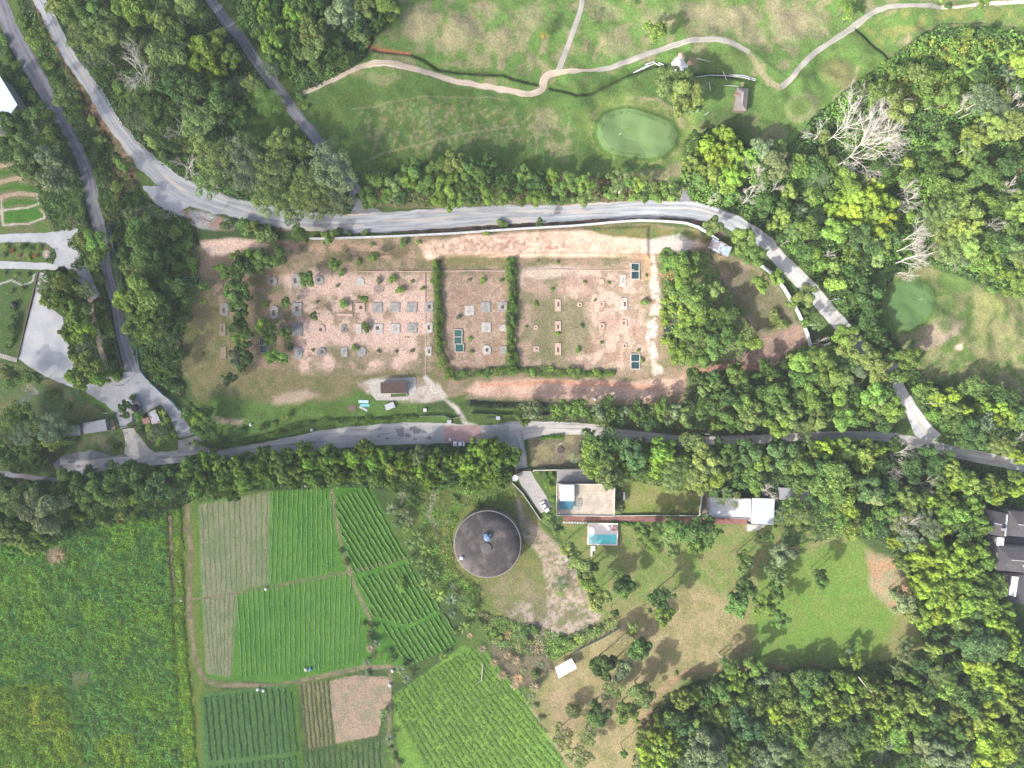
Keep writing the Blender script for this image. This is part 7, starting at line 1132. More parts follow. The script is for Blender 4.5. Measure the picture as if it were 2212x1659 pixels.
for p in P_: cnp.part(MB().tube((p.x, p.y, 0), (p.x, p.y, 2.6), .06), 'post', METAL)
# lower left buildings
g1 = bldg('long_grey_shed', 'long grey corrugated shed with timber deck, lower left', 0, 2, [(715, 338), (908, 304), (926, 402), (722, 434)], 3.0, M_GREYROOF, WALLG, 0, 'shed'); m = MB(); Pq = [D(*T(0, 2, *p)) for p in [(925, 318), (985, 310), (1000, 385), (930, 396)]]; g1.part(MB().prism([p[:2] for p in Pq], 0, .35), 'deck', mk('deck_boards', (0.34, 0.25, 0.16), (0.26, 0.19, 0.12), 2))
bldg('pale_shed', 'pale grey shed roof under the thin trees, lower left', 0, 2, [(560, 372), (690, 352), (694, 442), (570, 455)], 2.8, M_GREYROOF, WALLG, 0, 'shed')
q = D(*T(0, 2, 932, 350)); q.z = .35; t_ = Thing('motor_scooter', 'small dark scooter parked on the timber deck', 'scooter', q); t_.part(MB().box(q.x, q.y, .55, 1.3, .35, .5, .4, .7), 'body', DARK); t_.part(MB().tube((q.x - .6, q.y - .25, .6), (q.x - .6, q.y - .15, .6), .25), 'wheel', DARK); t_.part(MB().tube((q.x + .6, q.y + .2, .6), (q.x + .6, q.y + .3, .6), .25), 'wheel', DARK); t_.part(MB().box(q.x + .5, q.y + .25, 1.05, .12, .7, .1, .4), 'handlebar', METAL)
wt = D(*T(0, 2, 1160, 208), 2.2); t_ = Thing('plastic_water_tank', 'black round plastic water tank on the traffic island', 'tank', (wt.x, wt.y, 0)); t_.part(MB().lathe(wt.x, wt.y, [(1.5, 0), (1.55, .6), (1.5, 1.9), (1.0, 2.15), (.4, 2.25)], 32), 'body', DARK, smooth=True); t_.part(MB().lathe(wt.x + .25, wt.y, [(.35, 2.1), (.35, 2.35), (.2, 2.4)], 16), 'lid', mk('dark_grey_lid', (0.12, 0.12, 0.13), None, 1))
bldg('guard_hut', 'small white hut roof above the black tank', 0, 2, [(1090, 136), (1138, 134), (1140, 172), (1094, 174)], 2.4, WHITE, WALLG, 0, 'hut', inset=.15)
bldg('concrete_hut', 'pale concrete box right of the black tank', 0, 2, [(1150, 155), (1198, 152), (1212, 225), (1190, 240), (1195, 190)], 1.2, CONCL, CONC, 0, 'hut', inset=.1)
bldg('dark_netting_shed', 'dark flat shed below the black tank', 0, 2, [(1140, 250), (1205, 245), (1200, 325), (1140, 325)], 1.8, mk('shade_net', (0.035, 0.04, 0.045), (0.05, 0.05, 0.06), 2), WALLG, 0, 'shed', inset=.1)
bldg('tin_roofed_shack', 'tilted pale tin roof with rust on the island', 0, 2, [(1272, 248), (1342, 222), (1388, 330), (1316, 354)], 3.0, M_RUST, WOODM, 0, 'shack')
bldg('red_roofed_shack', 'small faded red roof touching the tin roof', 0, 2, [(1222, 304), (1280, 286), (1300, 330), (1240, 350)], 2.6, M_RED, WOODM, 0, 'shack')
bldg('large_hall', 'big white-roofed hall cut by the left edge', 0, 0, [(-500, 640), (0, 660), (150, 905), (20, 1080), (-60, 1130), (-500, 1100)], 7.0, mk('pale_blue_white_roof', (0.66, 0.74, 0.84), (0.60, 0.70, 0.80), .1, fine=.03, rough=.5), WALLG, 0, 'hall')
# dark roofed houses, right edge
for (nm, lb, c, r, px, hgt_, rd) in [('dark_roofed_house', 'dark tiled house farthest up at the right edge', 3, 2, [(1895, 1085), (2070, 1120), (2040, 1325), (1880, 1290)], 7, 1.0), ('dark_roofed_house', 'dark tiled house cut by the edge, right of the topmost', 3, 2, [(2088, 1095), (2330, 1120), (2310, 1330), (2058, 1310)], 7, 1.0), ('dark_roofed_house', 'dark tiled house lowest at the right edge above skylight', 3, 2, [(1995, 1400), (2330, 1430), (2320, 1640), (1975, 1610)], 7, 1.0), ('dark_roofed_house', 'small dark roof among trees left of the lowest house', 3, 2, [(1710, 1335), (1950, 1365), (1930, 1560), (1890, 1550), (1860, 1400), (1700, 1390)], 5, 0)]:
    t_ = bldg(nm, lb, c, r, px, hgt_, M_DTILE, WALLG, 0, 'house', 'dark roofed houses at the right edge', ridge=rd or None, hip=.6)
    if rd:
        q = D(*T(c, r, px[1][0] - 8, (px[1][1] + px[2][1]) / 2), hgt_ + .3); t_.part(MB().box(q.x, q.y, hgt_ - .1, .35, 8.0, .35, -.1), 'gutter', METAL); q = t_.L; t_.part(MB().box(q.x + 2, q.y - 2, hgt_, 1.1, .9, 1.5), 'chimney', WALLG)
q = [D(*T(3, 2, *p), 6.5)[:2] for p in [(1985, 1325), (2042, 1330), (2035, 1408), (1978, 1395)]]; t_ = Thing('white_roof_box', 'bright white roofed box between the dark houses', 'building', (*q[0], 0)); t_.part(MB().prism(poly_in(q, .2), 0, 6.3), 'wall', WALLG); t_.part(MB().prism(q, 6.3, 6.5), 'roof', WHITE)
cy_ = [D(*T(3, 2, *p), .1)[:2] for p in [(1880, 1060), (2400, 1060), (2400, 1900), (2190, 1900), (2100, 1750), (1960, 1620), (1690, 1400), (1690, 1330)]]; tag(MB().prism(cy_, -.2, .1).build('courtyard', mk('dark_court', (0.07, 0.07, 0.075), (0.1, 0.1, 0.1), .5)), kind='structure')
q = [D(*T(3, 3, *p), 5)[:2] for p in [(2080, -10), (2330, 0), (2330, 250), (2060, 230)]]; t_ = Thing('skylight_house', 'dark flat house with white gridded skylight at right edge', 'house', (*q[0], 0)); t_.part(MB().prism(poly_in(q, .2), 0, 4.8), 'wall', WALLG); t_.part(MB().prism(q, 4.8, 5), 'roof', M_DTILE)
q = [D(*T(3, 3, *p), 5.3)[:2] for p in [(2108, 0), (2166, 8), (2140, 182), (2084, 168)]]; k_ = t_.part(MB().prism(q, 4.99, 5.3), 'skylight', WHITE); a0, a1, a2, a3 = [Vector((*p, 5.33)) for p in q]
m = MB()
for f in (.0, .2, .4, .6, .8, 1.0): m.tube(tuple(a0 + (a3 - a0) * f), tuple(a1 + (a2 - a1) * f), .06, n=4)
m.tube(tuple((a0 + a1) / 2), tuple((a3 + a2) / 2), .06, n=4); t_.part(m, 'skylight_bars', DARK)

# ------------------------------------------------------------------ foundation pads and basins
PADN = dict(sq=0)
def pad(c, r, x, y, w_, h_, kind, mat, label, name='foundation_pad'):
    px, py = T(c, r, x, y); q = D(px, py); q.z = hgt(q.x, q.y); W_, H_ = w_ / 4 * S, h_ / 4 * S; e = empty(name, q, rnd.gauss(0, .015)); tag(e, label, 'concrete pad', 'foundation pads in the clearing')
    hh = .28; k = min(W_, H_) * (.27 if 'o' in kind else .01); P = [(-W_ / 2 + k, -H_ / 2), (W_ / 2 - k, -H_ / 2), (W_ / 2, -H_ / 2 + k), (W_ / 2, H_ / 2 - k), (W_ / 2 - k, H_ / 2), (-W_ / 2 + k, H_ / 2), (-W_ / 2, H_ / 2 - k), (-W_ / 2, -H_ / 2 + k)]
    P = [(a + rnd.gauss(0, .05), b + rnd.gauss(0, .05)) for a, b in P]
    MB().prism(P, -.25, hh, [(a * .985, b * .985) for a, b in P]).build('slab', mat, e, bevel=.0)
    if 'h' in kind: MB().box(rnd.uniform(-.1, .1) * W_, rnd.uniform(-.08, .08) * H_, hh - .1, W_ * .32, H_ * .38, .106, 0).build('pit', PIT_DARK, e)  # no hole is cut: the recess's darkness is painted on a thin block
    if 's' in kind:
        m = MB(); a, b = W_ * .26, H_ * .34
        m.box(0, b / 2, hh - .02, a, .1, .1).box(0, -b / 2, hh - .02, a, .1, .1).box(a / 2, 0, hh - .02, .1, b - .1, .097).box(-a / 2, 0, hh - .02, .1, b - .1, .097); m.build('bolt_frame', CONCD, e)
    return e
rows = {1: [(147, 770, 80, 80, 'oh', CONCD), (345, 765, 80, 112, 'oh', CONC), (548, 765, 76, 80, 'oh', CONC), (897, 778, 80, 80, 'o', CONCL)],
        2: [(158, 1040, 76, 112, 'oh', CONC), (355, 1015, 86, 116, 'qh', CONC), (760, 985, 0, 0, '', None), (900, 1000, 84, 80, 'qh', CONCP), (1050, 1000, 88, 86, 'qs', CONC), (1200, 998, 86, 86, 'qs', CONC), (1347, 997, 86, 86, 'qs', CONC), (1493, 995, 80, 86, 'qh', CONC)],
        3: [(360, 1185, 90, 116, 'q', CONCD), (560, 1185, 76, 76, 'oh', CONCP), (760, 1180, 50, 76, 'oh', CONCD), (888, 1183, 46, 84, 'q', CONCL), (1055, 1181, 84, 84, 'qh', CONCL), (1202, 1180, 86, 84, 'qs', CONCL), (1350, 1177, 84, 84, 'qs', CONC), (1495, 1172, 66, 100, 'oh', CONCL)],
        4: [(366, 1390, 76, 112, 'os', CONC), (566, 1385, 80, 76, 'oh', CONCD), (763, 1384, 55, 84, 'qs', CONC), (911, 1380, 76, 80, 'os', CONC), (1492, 1375, 52, 80, 'qh', CONCL)]}
CONCW = mk('soil_covered_concrete', (0.30, 0.235, 0.17), (0.19, 0.165, 0.10), 1.0, detail=10, fine=.2)
desc = {id(CONCW): 'soil-covered', id(CONC): 'grey', id(CONCL): 'pale', id(CONCD): 'dark grey', id(CONCP): 'pinkish'}
for rw, L in rows.items():
    L = [p for p in L if p[5]]
    for i, p in enumerate(L):
        pad(1, 1, *p[:4], p[4], p[5], '%s %s pad, %s from left in the %s row left of hedge' % (desc[id(p[5])], 'cut-cornered' if 'o' in p[4] else 'square', ordw(i), ordw(rw - 1)))
for i, p in enumerate([(1903, 785, 42, 80, 'q', CONCW), (1940, 1015, 76, 112, 'oh', CONCD), (1925, 1190, 50, 112, 'qh', CONCW), (1930, 1390, 52, 104, 'q', CONCW)]): pad(0, 1, *p, '%s pad in the far left column, %s from the top' % (desc[id(p[5])], ordw(i)))
for p, lb in [((1845, 1025, 84, 86, 'qs', CONCL), 'whitest square pad, above the three-cell basin'), ((1986, 997, 82, 86, 'qs', CONC), 'grey square pad right of the whitest pad'), ((2130, 992, 82, 82, 'qh', CONC), 'grey square pad touching second hedge, topmost'), ((1988, 1170, 82, 86, 'qs', CONCL), 'pale square pad in middle of strip between hedges'), ((2135, 1176, 62, 60, 'q', CONCL), 'small pale pad touching second hedge, middle'), ((1992, 1365, 76, 80, 'oh', CONCL), 'pale cut-cornered pad between the hedges, lowest left'), ((2138, 1364, 66, 66, 'qs', CONC), 'small grey pad touching second hedge, lowest')]: pad(1, 1, *p, lb)
for p, lb in [((957, 765, 52, 104, 'qs', CONCL), 'white oblong pad left of the upper basin'), ((970, 966, 52, 104, 'qh', CONCL), 'white oblong pad with dark pit, second below upper basin'), ((398, 978, 50, 104, 'qh', CONCP), 'pink oblong pad, topmost of its three'), ((398, 1160, 52, 92, 'qh', CONCP), 'pink oblong pad, middle of its three'), ((398, 1357, 52, 104, 'qh', CONCP), 'pink oblong pad, lowest of its three'), ((585, 973, 44, 44, 'oh', CONCP), 'tiny pinkish pad right of topmost pink oblong'), ((777, 970, 48, 48, 'qh', CONCP), 'small square pad with pit left of white oblong pad'), ((777, 1158, 48, 48, 'qh', CONCP), 'small square pad with pit, lower one'), ((208, 1170, 38, 38, 'oh', CONCP), 'tiny faint pad left of middle pink oblong'), ((209, 1357, 48, 48, 'qh', CONCP), 'small square pad left of lowest pink oblong'), ((970, 1135, 50, 60, 'qh', CONCP), 'faint pink pad under the white oblong pads'), ((775, 775, 44, 44, 'q', CONCP), 'faint small pad topmost in right clearing'), ((970, 1330, 46, 56, 'oh', CONCP), 'faint worn pad above the lower basin'), ((600, 1162, 44, 46, 'oh', CONCD), 'grey rubble pad right of middle pink oblong')]: pad(2, 1, *p, lb)
pad(1, 1, 768, 1062, 146, 20, 'q', CONCP, 'long narrow broken footing left of the pad rows', 'broken_footing'); pad(1, 1, 818, 985, 34, 74, 'q', CONCP, 'short upright broken footing beside the long one', 'broken_footing')
WATER = mk('green_water', (0.045, 0.13, 0.10), (0.035, 0.10, 0.08), .6, rough=.08, spec=.5); WATERD = mk('dark_water', (0.03, 0.07, 0.075), (0.02, 0.05, 0.055), .6, rough=.08, spec=.5)
def basin(c, r, x, y, w_, h_, cells, wm, label, rimw=.32):
    q = D(*T(c, r, x, y)); q.z = hgt(q.x, q.y); W_, H_ = w_ / 4 * S, h_ / 4 * S; t_ = Thing('water_basin', label, 'basin', q, 'water basins in the clearing'); m = MB(); z = q.z - .2
    m.box(q.x - W_ / 2, q.y, z, rimw, H_ + rimw, .65).box(q.x + W_ / 2, q.y, z, rimw, H_ + rimw, .65)
    for k in range(cells + 1): m.box(q.x, q.y - H_ / 2 + H_ * k / cells, z, W_ - rimw, rimw, .645)
    t_.part(m, 'rim', CONCL)
    for k in range(cells): t_.part(MB().box(q.x, q.y - H_ / 2 + H_ * (k + .5) / cells, z, W_ - rimw, H_ / cells - rimw, .42), 'water', wm)
basin(1, 1, 1746, 1252, 68, 124, 2, WATER, 'upper two cells of green basin with white rim'); basin(1, 1, 1758, 1348, 74, 68, 1, WATER, 'single offset cell at foot of the green basin')
basin(2, 1, 1063, 685, 70, 138, 2, WATERD, 'upper two-cell basin in the right clearing'); basin(2, 1, 1064, 1465, 76, 130, 2, WATERD, 'lower two-cell basin in the right clearing'); basin(1, 1, 66, 1325, 64, 126, 2, WATERD, 'dark two-cell basin beside the left bushes', .15)
pq = [tw(T(0, 1, *p)) for p in [(1575, 740), (1725, 742), (1728, 790), (1690, 812), (1640, 790)]]; t_ = Thing('dark_pond', 'small dark pond left of the bare track', 'pond', (*pq[0], 0)); t_.part(MB().prism(pq, -.1, .08), 'water', mk('black_water', (0.012, 0.015, 0.02), None, 1, rough=.06)); t_.part(edge_boxes(pq, -.1, .3, .25), 'rim', CONCD)

# ------------------------------------------------------------------ hedges, fences, walls
def hedge(label, pts, wd, hh, c1, c2, n, group='hedges in the clearing', seed=3):
    r_ = np.random.default_rng(seed); L = smooth_line([(p[0], p[1], 1) for p in pts], .5); k = r_.integers(0, len(L), n); tg = np.gradient(L[:, :2], axis=0); tg /= np.linalg.norm(tg, axis=1)[:, None]; nn = np.stack([-tg[:, 1], tg[:, 0]], 1)
    wv_ = wd * S * (.28 + .6 * vn(k * .16, k * 0 + 2, 4)); off = r_.uniform(-1, 1, n); xy = L[k, :2] + nn[k] * (off * wv_ * .75)[:, None] + r_.normal(0, .1, (n, 2)); lump = fbm(xy[:, 0], xy[:, 1], 1.6, 3, 9)
    z = hgtv(xy[:, 0], xy[:, 1]) + hh * np.sqrt(np.clip(1 - off ** 2 * .8, 0, 1)) * (.1 + 1.7 * lump) * r_.uniform(.75, 1, n)
    g = L[len(L) // 2]; P = np.column_stack([xy - g[:2], z]); V, F = cards(P, np.column_stack([nn[k] * off[:, None] * .8, np.full(n, .8)]), .17 * r_.uniform(.6, 1.5, n), r_, 1, .4)
    t = ss(.4, .6, lump)[:, None]; c = (np.array(c1) * (1 - t) + np.array(c2) * t) * r_.uniform(.8, 1.6, (n, 1)); e = Thing('hedge', label, 'hedge', (g[0], g[1], 0), group)
    link('leaves', np_mesh('leaves', V, F, LEAFV, np.repeat(c, 4, 0)), e.o); m = MB()
    for i in range(4, len(L), 12): m.tube((L[i, 0] - g[0], L[i, 1] - g[1], -.1), (L[i, 0] - g[0], L[i, 1] - g[1], hh * .7), .05, .03, 5)
    m.build('stems', BARK, e.o)
hedge('tall narrow hedge left of the green basin', [(943, 565), (947, 640), (948, 720), (951, 760), (962, 790)], 21, 2.2, UM, (0.13, 0.21, 0.03), 9000, seed=3); hedge('tall hedge dividing middle and right clearing', [(1104, 560), (1108, 650), (1102, 720), (1110, 800)], 25, 2.2, (0.06, 0.12, 0.025), (0.12, 0.22, 0.03), 10000, seed=4)
hedge('ragged low hedge below the right clearing', [(965, 795), (975, 812), (1040, 806), (1120, 800), (1210, 806), (1280, 808), (1325, 806)], 20, 1.3, UM, (0.13, 0.23, 0.03), 7500, seed=5)
hedge('thin hedge line above the main road', [(420, 955), (480, 965), (560, 945), (660, 915), (740, 908), (800, 905), (900, 900)], 13, 1.0, (0.08, 0.15, 0.03), (0.15, 0.24, 0.04), 9000, 'hedges beside the main road', seed=6)
hedge('bright green hedge on the road island by the gate', [T(2, 2, 255, 468), T(2, 2, 340, 455), T(2, 2, 430, 458)], 10, 1.0, (0.08, 0.2, 0.02), (0.12, 0.26, 0.03), 1600, 'hedges beside the main road', seed=7)
hedge('clipped hedge under the red walkway', [T(2, 2, 880, 1195), T(2, 2, 1000, 1208), T(2, 2, 1090, 1212)], 8, .8, (0.05, 0.15, 0.02), (0.09, 0.2, 0.03), 1500, 'hedges beside the main road', seed=8)
hedge('row of dark potted plants below the pink strip', [(1017, 871), (1060, 875), (1112, 877), (1180, 880)], 13, .8, (0.025, 0.04, 0.02), (0.05, 0.08, 0.03), 4000, seed=9)
def fence(name, label, pts, hh, pm, km, spacing=3.0, thick=.12, gap=.1, cat='fence', lean=0.0, z0=.1):
    L = smooth_line([(p[0], p[1], 1) for p in pts], spacing); g = L[len(L) // 2]; t_ = Thing(name, label, cat, (g[0], g[1], 0))
    st = [0]; 
    for i in range(1, len(L)):
        if np.hypot(*(L[i, :2] - L[st[-1], :2])) >= spacing * .9: st.append(i)
    for a, b in zip(st[:-1], st[1:]):
        p, q = Vector(L[a, :2]), Vector(L[b, :2]); d = q - p; z = hgt(p.x, p.y); m_ = (p + q) / 2
        t_.part(MB().box(p.x, p.y, z - .2, thick + .1, thick + .1, hh + .3, math.atan2(d.y, d.x)), 'post', km)
        t_.part(MB().box(m_.x, m_.y, z + z0, max(.1, d.length - thick - gap), thick, hh - z0, math.atan2(d.y, d.x)), 'panel', pm)
PANEL = corr('white_fence_panel', (0.66, 0.68, 0.68), (0.55, 0.57, 0.58), 0, 4)
fence('panel_fence', 'long white panel fence between the clearing and gravel road', [(673, 517), (730, 516), (850, 512), (978, 506), (1106, 497), (1256, 488), (1320, 482), (1381, 478), (1440, 480), (1481, 484), (1506, 492), (1531, 508), (1550, 522)], 2.4, PANEL, METAL, 3.0, .34, .12)
fence('panel_fence', 'white panel fence along the right side of clearing', [(1631, 568), (1660, 588), (1681, 612), (1697, 632), (1704, 648), (1721, 675), (1741, 722), (1751, 765)], 2.4, PANEL, METAL, 3.0, .4, .12)
MESH_T = mk('teal_mesh', (0.16, 0.30, 0.32), (0.24, 0.36, 0.38), 2)
fence('mesh_fence', 'teal fence along right side of the left lane', [T(0, 1, *p) for p in [(955, 290), (985, 410), (1010, 560), (1030, 700), (1055, 850), (1120, 1020), (1175, 1180), (1198, 1350), (1225, 1540), (1330, 1659)]] + [T(0, 2, *p) for p in [(1420, 90), (1500, 150), (1560, 230)]], 1.8, MESH_T, TEAL, 2.8, .1, .15)
fence('mesh_fence', 'grey wire fence right of the garden slope', [T(2, 2, 1350 - 885, 1480), T(2, 2, 540, 1580), T(2, 3, 640, 60), T(2, 3, 700, 120)], 1.4, MESH_T, METAL, 3, .06)
fence('mesh_fence', 'pale green wire fence leading to the white canopy', [T(2, 3, 960, 425), T(2, 3, 800, 520), T(2, 3, 600, 620), T(2, 3, 490, 690)], 1.4, mk('pale_mesh', (0.3, 0.36, 0.32), (0.36, 0.4, 0.36), 2), METAL, 3, .05)
fence('mesh_fence', 'thin grey fence along main road below the sheets', [T(1, 2, 1420, 280), T(1, 2, 1620, 275), T(1, 2, 1690, 300), T(1, 2, 1760, 280)], 1.5, METAL, METAL, 3, .05)
fence('mesh_fence', 'dark fence under the pink strip beside main road', [T(1, 2, 1860, 255), T(1, 2, 2212, 265), T(2, 2, 600, 268), T(2, 2, 720, 275)], 1.5, DARK, METAL, 3, .06)
def wall_(label, pts, hh, wd, mat, name='garden_wall', cat='wall'):
    P = [D(*p) for p in pts]; g = P[0]; m = MB(); cp = MB(); t_ = Thing(name, label, cat, (g.x, g.y, 0))
    for i in range(len(P) - 1):
        d = P[i + 1] - P[i]; c_ = (P[i] + P[i + 1]) / 2; a = math.atan2(d.y, d.x); m.box(c_.x, c_.y, -.2, d.length, wd, hh + .2 - i * .003, a); cp.box(c_.x, c_.y, hh - i * .003, d.length, wd + .1, .06, a)
    t_.part(m, 'wall', mat); t_.part(cp, 'coping', mat if mat not in (WALLW, WALLG) else CONCL)
wall_('garden wall above the driveway and carport', [T(2, 2, 182, 742), T(2, 2, 380, 738), T(2, 2, 610, 728)], 2.0, .3, WALLW); wall_('low wall between the driveway and dry slope', [T(2, 2, 0, 850), T(2, 2, 90, 940), T(2, 2, 170, 1060), T(2, 2, 245, 1170)], 1.0, .2, WALLG)
wall_('wall closing the lawn below, above red walkway', [T(2, 2, 890, 1136), T(2, 2, 1250, 1132), T(2, 2, 1620, 1134)], .9, .2, WALLG); wall_('wall closing the lawn on its right side', [T(2, 2, 1640, 920), T(2, 2, 1628, 1050), T(2, 2, 1615, 1130)], 1.2, .25, WALLW)
wall_('low brown kerb wall left of the pale yard', [T(0, 1, 335, 690), T(0, 1, 285, 900), T(0, 1, 215, 1180), T(0, 1, 160, 1430)], .5, .3, mk('brown_brick', (0.17, 0.10, 0.08), (0.12, 0.08, 0.06), 2)); wall_('low brown wall right of the long asphalt lane', [T(0, 1, 940, 960), T(0, 1, 975, 1150), T(0, 1, 1000, 1300), T(0, 1, 1060, 1520)], .8, .3, mk('brown_wall', (0.20, 0.13, 0.10), (0.15, 0.1, 0.08), 2))
wall_('long pale drain kerb along the hedge left of green basin', [(918, 588), (919, 700), (920, 812)], .22, .22, CONCP, 'drain_kerb', 'kerb'); wall_('pale drain kerb across top of the two left plots', [(775, 587), (850, 587), (940, 586), (1030, 585), (1095, 586)], .22, .25, CONCP, 'drain_kerb', 'kerb'); wall_('faint drain kerb across the top of right plot', [(1120, 585), (1200, 582), (1290, 584), (1370, 583)], .18, .2, CONCP, 'drain_kerb', 'kerb')
gt = D(*T(2, 2, 110, 746)); t_ = Thing('driveway_gate', 'dark sliding gate at the top of the driveway', 'gate', gt); t_.part(MB().box(gt.x, gt.y, .05, 6.0, .12, 1.6), 'panel', DARK); t_.part(MB().box(gt.x - 3.2, gt.y, 0, .35, .35, 2.0), 'post', WALLW); t_.part(MB().box(gt.x + 3.2, gt.y, 0, .35, .35, 2.0), 'post', WALLW)
gt = D(*T(0, 2, 1080, 382)); t_ = Thing('boom_gate', 'thin dark gate across the lane above pale apron', 'gate', gt); t_.part(MB().box(gt.x, gt.y, .6, 5.4, .1, .7, .08), 'panel', DARK); t_.part(MB().box(gt.x - 2.8, gt.y - .2, 0, .3, .3, 1.6), 'post', DARK); t_.part(MB().box(gt.x + 2.8, gt.y + .2, 0, .3, .3, 1.6), 'post', DARK)
gt = D(*T(0, 2, 1620, 452)); t_ = Thing('boom_gate', 'dark gate across the lane above hatched apron', 'gate', gt); t_.part(MB().box(gt.x, gt.y, .6, 5.6, .1, .7, .25), 'panel', DARK); t_.part(MB().box(gt.x - 2.9, gt.y - .8, 0, .3, .3, 1.6), 'post', DARK); t_.part(MB().box(gt.x + 2.9, gt.y + .8, 0, .3, .3, 1.6), 'post', DARK)
# steps by the yard, ring, black boulder
t_ = Thing('garden_steps', 'flight of pale slabs left of the pale yard', 'steps', D(*T(0, 1, 75, 1435)))
for k in range(11): q = D(*T(0, 1, 5 + k * 14, 1414 + k * 3.8)); t_.part(MB().box(q.x, q.y, 0, .45, 1.7, .25, -.22), 'slab', CONCL)
q = D(*T(0, 1, 410, 540)); t_ = Thing('stone_ring', 'round stone ring on the planted traffic island', 'ring', q); t_.part(MB().lathe(q.x, q.y, [(1.5, 0), (1.5, .45), (1.2, .45), (1.2, .1), (.1, .1)], 32), 'rim', CONCL); t_.part(MB().lathe(q.x, q.y, [(1.1, .1), (.9, .4), (.1, .6)], 12), 'rubble', CONCP)
q = D(*T(0, 1, 132, 972)); t_ = Thing('stone_orb', 'dark round ball on the left garden lawn', 'ornament', q); t_.part(MB().lathe(q.x, q.y, [(.5, 0), (1.0, .3), (1.15, .9), (.95, 1.5), (.5, 1.9), (.1, 2.0)], 24), 'ball', DARK, smooth=True); t_.part(MB().lathe(q.x, q.y, [(.9, 0), (.9, .12), (.1, .12)], 20), 'plinth', CONC)
q = D(*T(2, 2, 420, 572)); t_ = Thing('round_cover', 'dark round cover on the road island by the gate', 'cover', q); t_.part(MB().lathe(q.x, q.y, [(1.45, 0), (1.45, .25), (1.3, .35), (.1, .4)], 28), 'lid', mk('dark_timber', (0.07, 0.055, 0.045), (0.1, 0.08, 0.06), 1.5)); t_.part(MB().lathe(q.x, q.y, [(1.6, 0), (1.6, .1), (1.45, .12)], 28), 'rim', CONCD)
q = D(*T(2, 2, 25, 808)); t_ = Thing('satellite_dish', 'white round dish left of the driveway', 'dish', q); t_.part(MB().lathe(q.x, q.y, [(.1, 1.4), (.6, 1.5), (1.15, 1.8), (1.1, 1.9), (.5, 1.62), (.1, 1.55)], 24), 'bowl', WHITE); t_.part(MB().tube((q.x, q.y, 0), (q.x, q.y, 1.5), .1), 'mast', METAL)
q = D(*T(2, 2, 415, 512)); t_ = Thing('road_sign', 'small white sign board on the road island', 'sign', q); t_.part(MB().box(q.x, q.y, 1.2, 1.3, .12, .9, .6), 'board', WHITE); t_.part(MB().tube((q.x, q.y, 0), (q.x, q.y, 1.3), .05), 'post', METAL)
# sacks and farm bits
SACK = mk('white_sack', (0.75, 0.74, 0.70), (0.62, 0.6, 0.56), 3); BLUS = mk('blue_plastic', (0.08, 0.22, 0.55), (0.1, 0.3, 0.6), 3)
for (c, r, x, y, mt_, lb) in [(1, 3, 20, 976, SACK, 'white sack, left of two on dark green crop edge'), (1, 3, 68, 986, SACK, 'small white sack, right of two on dark green crop edge'), (1, 3, 88, 110, SACK, 'lone white sack on the path between crop plots'), (1, 3, 434, 806, SACK, 'white sack beside a blue drum below the crops'), (1, 3, 474, 800, BLUS, 'blue drum at the lower edge of the crops'), (1, 3, 1182, 816, SACK, 'white sack near the grey banana plants'), (0, 3, 1570, 210, SACK, 'tiny white sack on the weedy strip path'), (0, 3, 1560, 42, SACK, 'tiny white sack higher up the weedy strip'), (1, 2, 430, 880, SACK, 'white bundle at the edge below the bamboo belt'), (1, 3, 1158, 940, SACK, 'pale sack right of the bare brown plot'), (2, 2, 715, 128, SACK, 'crumpled white heap on the pink strip'), (1, 2, 1678, 480, SACK, 'white bag on main road left of parked car'), (0, 2, 2170, 350, SACK, 'white heap on verge at left of main road'), (1, 2, 484, 398, SACK, 'white marker stone on verge above main road')]:
    q = D(*T(c, r, x, y)); q.z = hgt(q.x, q.y); R_ = .62 if 'tiny' not in lb else .4; m = MB().lathe(0, 0, [(R_ * .8, 0), (R_, .3), (R_ * .8, .7), (R_ * .3, .85)], 10)
    e = empty('drum' if mt_ is BLUS else 'sack', q); tag(e, lb, 'drum' if mt_ is BLUS else 'sack'); m.build('body', mt_, e, smooth=True); MB().lathe(0, 0, [(R_ * .25, .84), (R_ * .3, .98), (.05, 1.0)], 8).build('neck', mt_, e)
for (c, r, x, y, r_d, mt_, lb) in [(2, 0, 1440, 548, 3.0, mk('white_sand', (0.85, 0.82, 0.78), (0.75, 0.7, 0.64), 1), 'bright white sand heap beside the golf creek'), (2, 0, 1540, 545, 1.4, mk('orange_earth', (0.5, 0.3, 0.2), (0.4, 0.24, 0.16), 2), 'small orange earth heap right of white heap'), (2, 0, 1465, 495, 1.6, mk('orange_sand', (0.6, 0.42, 0.3), (0.5, 0.35, 0.25), 2), 'orange sand heap above the white heap')]:
    q = D(*T(c, r, x, y)); q.z = hgt(q.x, q.y) - .15; bm = bmesh.new(); bmesh.ops.create_grid(bm, x_segments=20, y_segments=20, size=r_d * 1.2)
    for v in bm.verts:
        d = v.co.length / r_d; a = vn(np.array(v.co.x * .9 + 50), np.array(v.co.y * .9 + 50), 3); v.co.z = max(-.3, (1.1 - d * (0.8 + .6 * float(a))) * r_d * .5)
    me = bpy.data.meshes.new('heap'); bm.to_mesh(me); bm.free(); me.materials.append(mt_); tag(link('sand_heap', me, None, q), lb, 'heap')
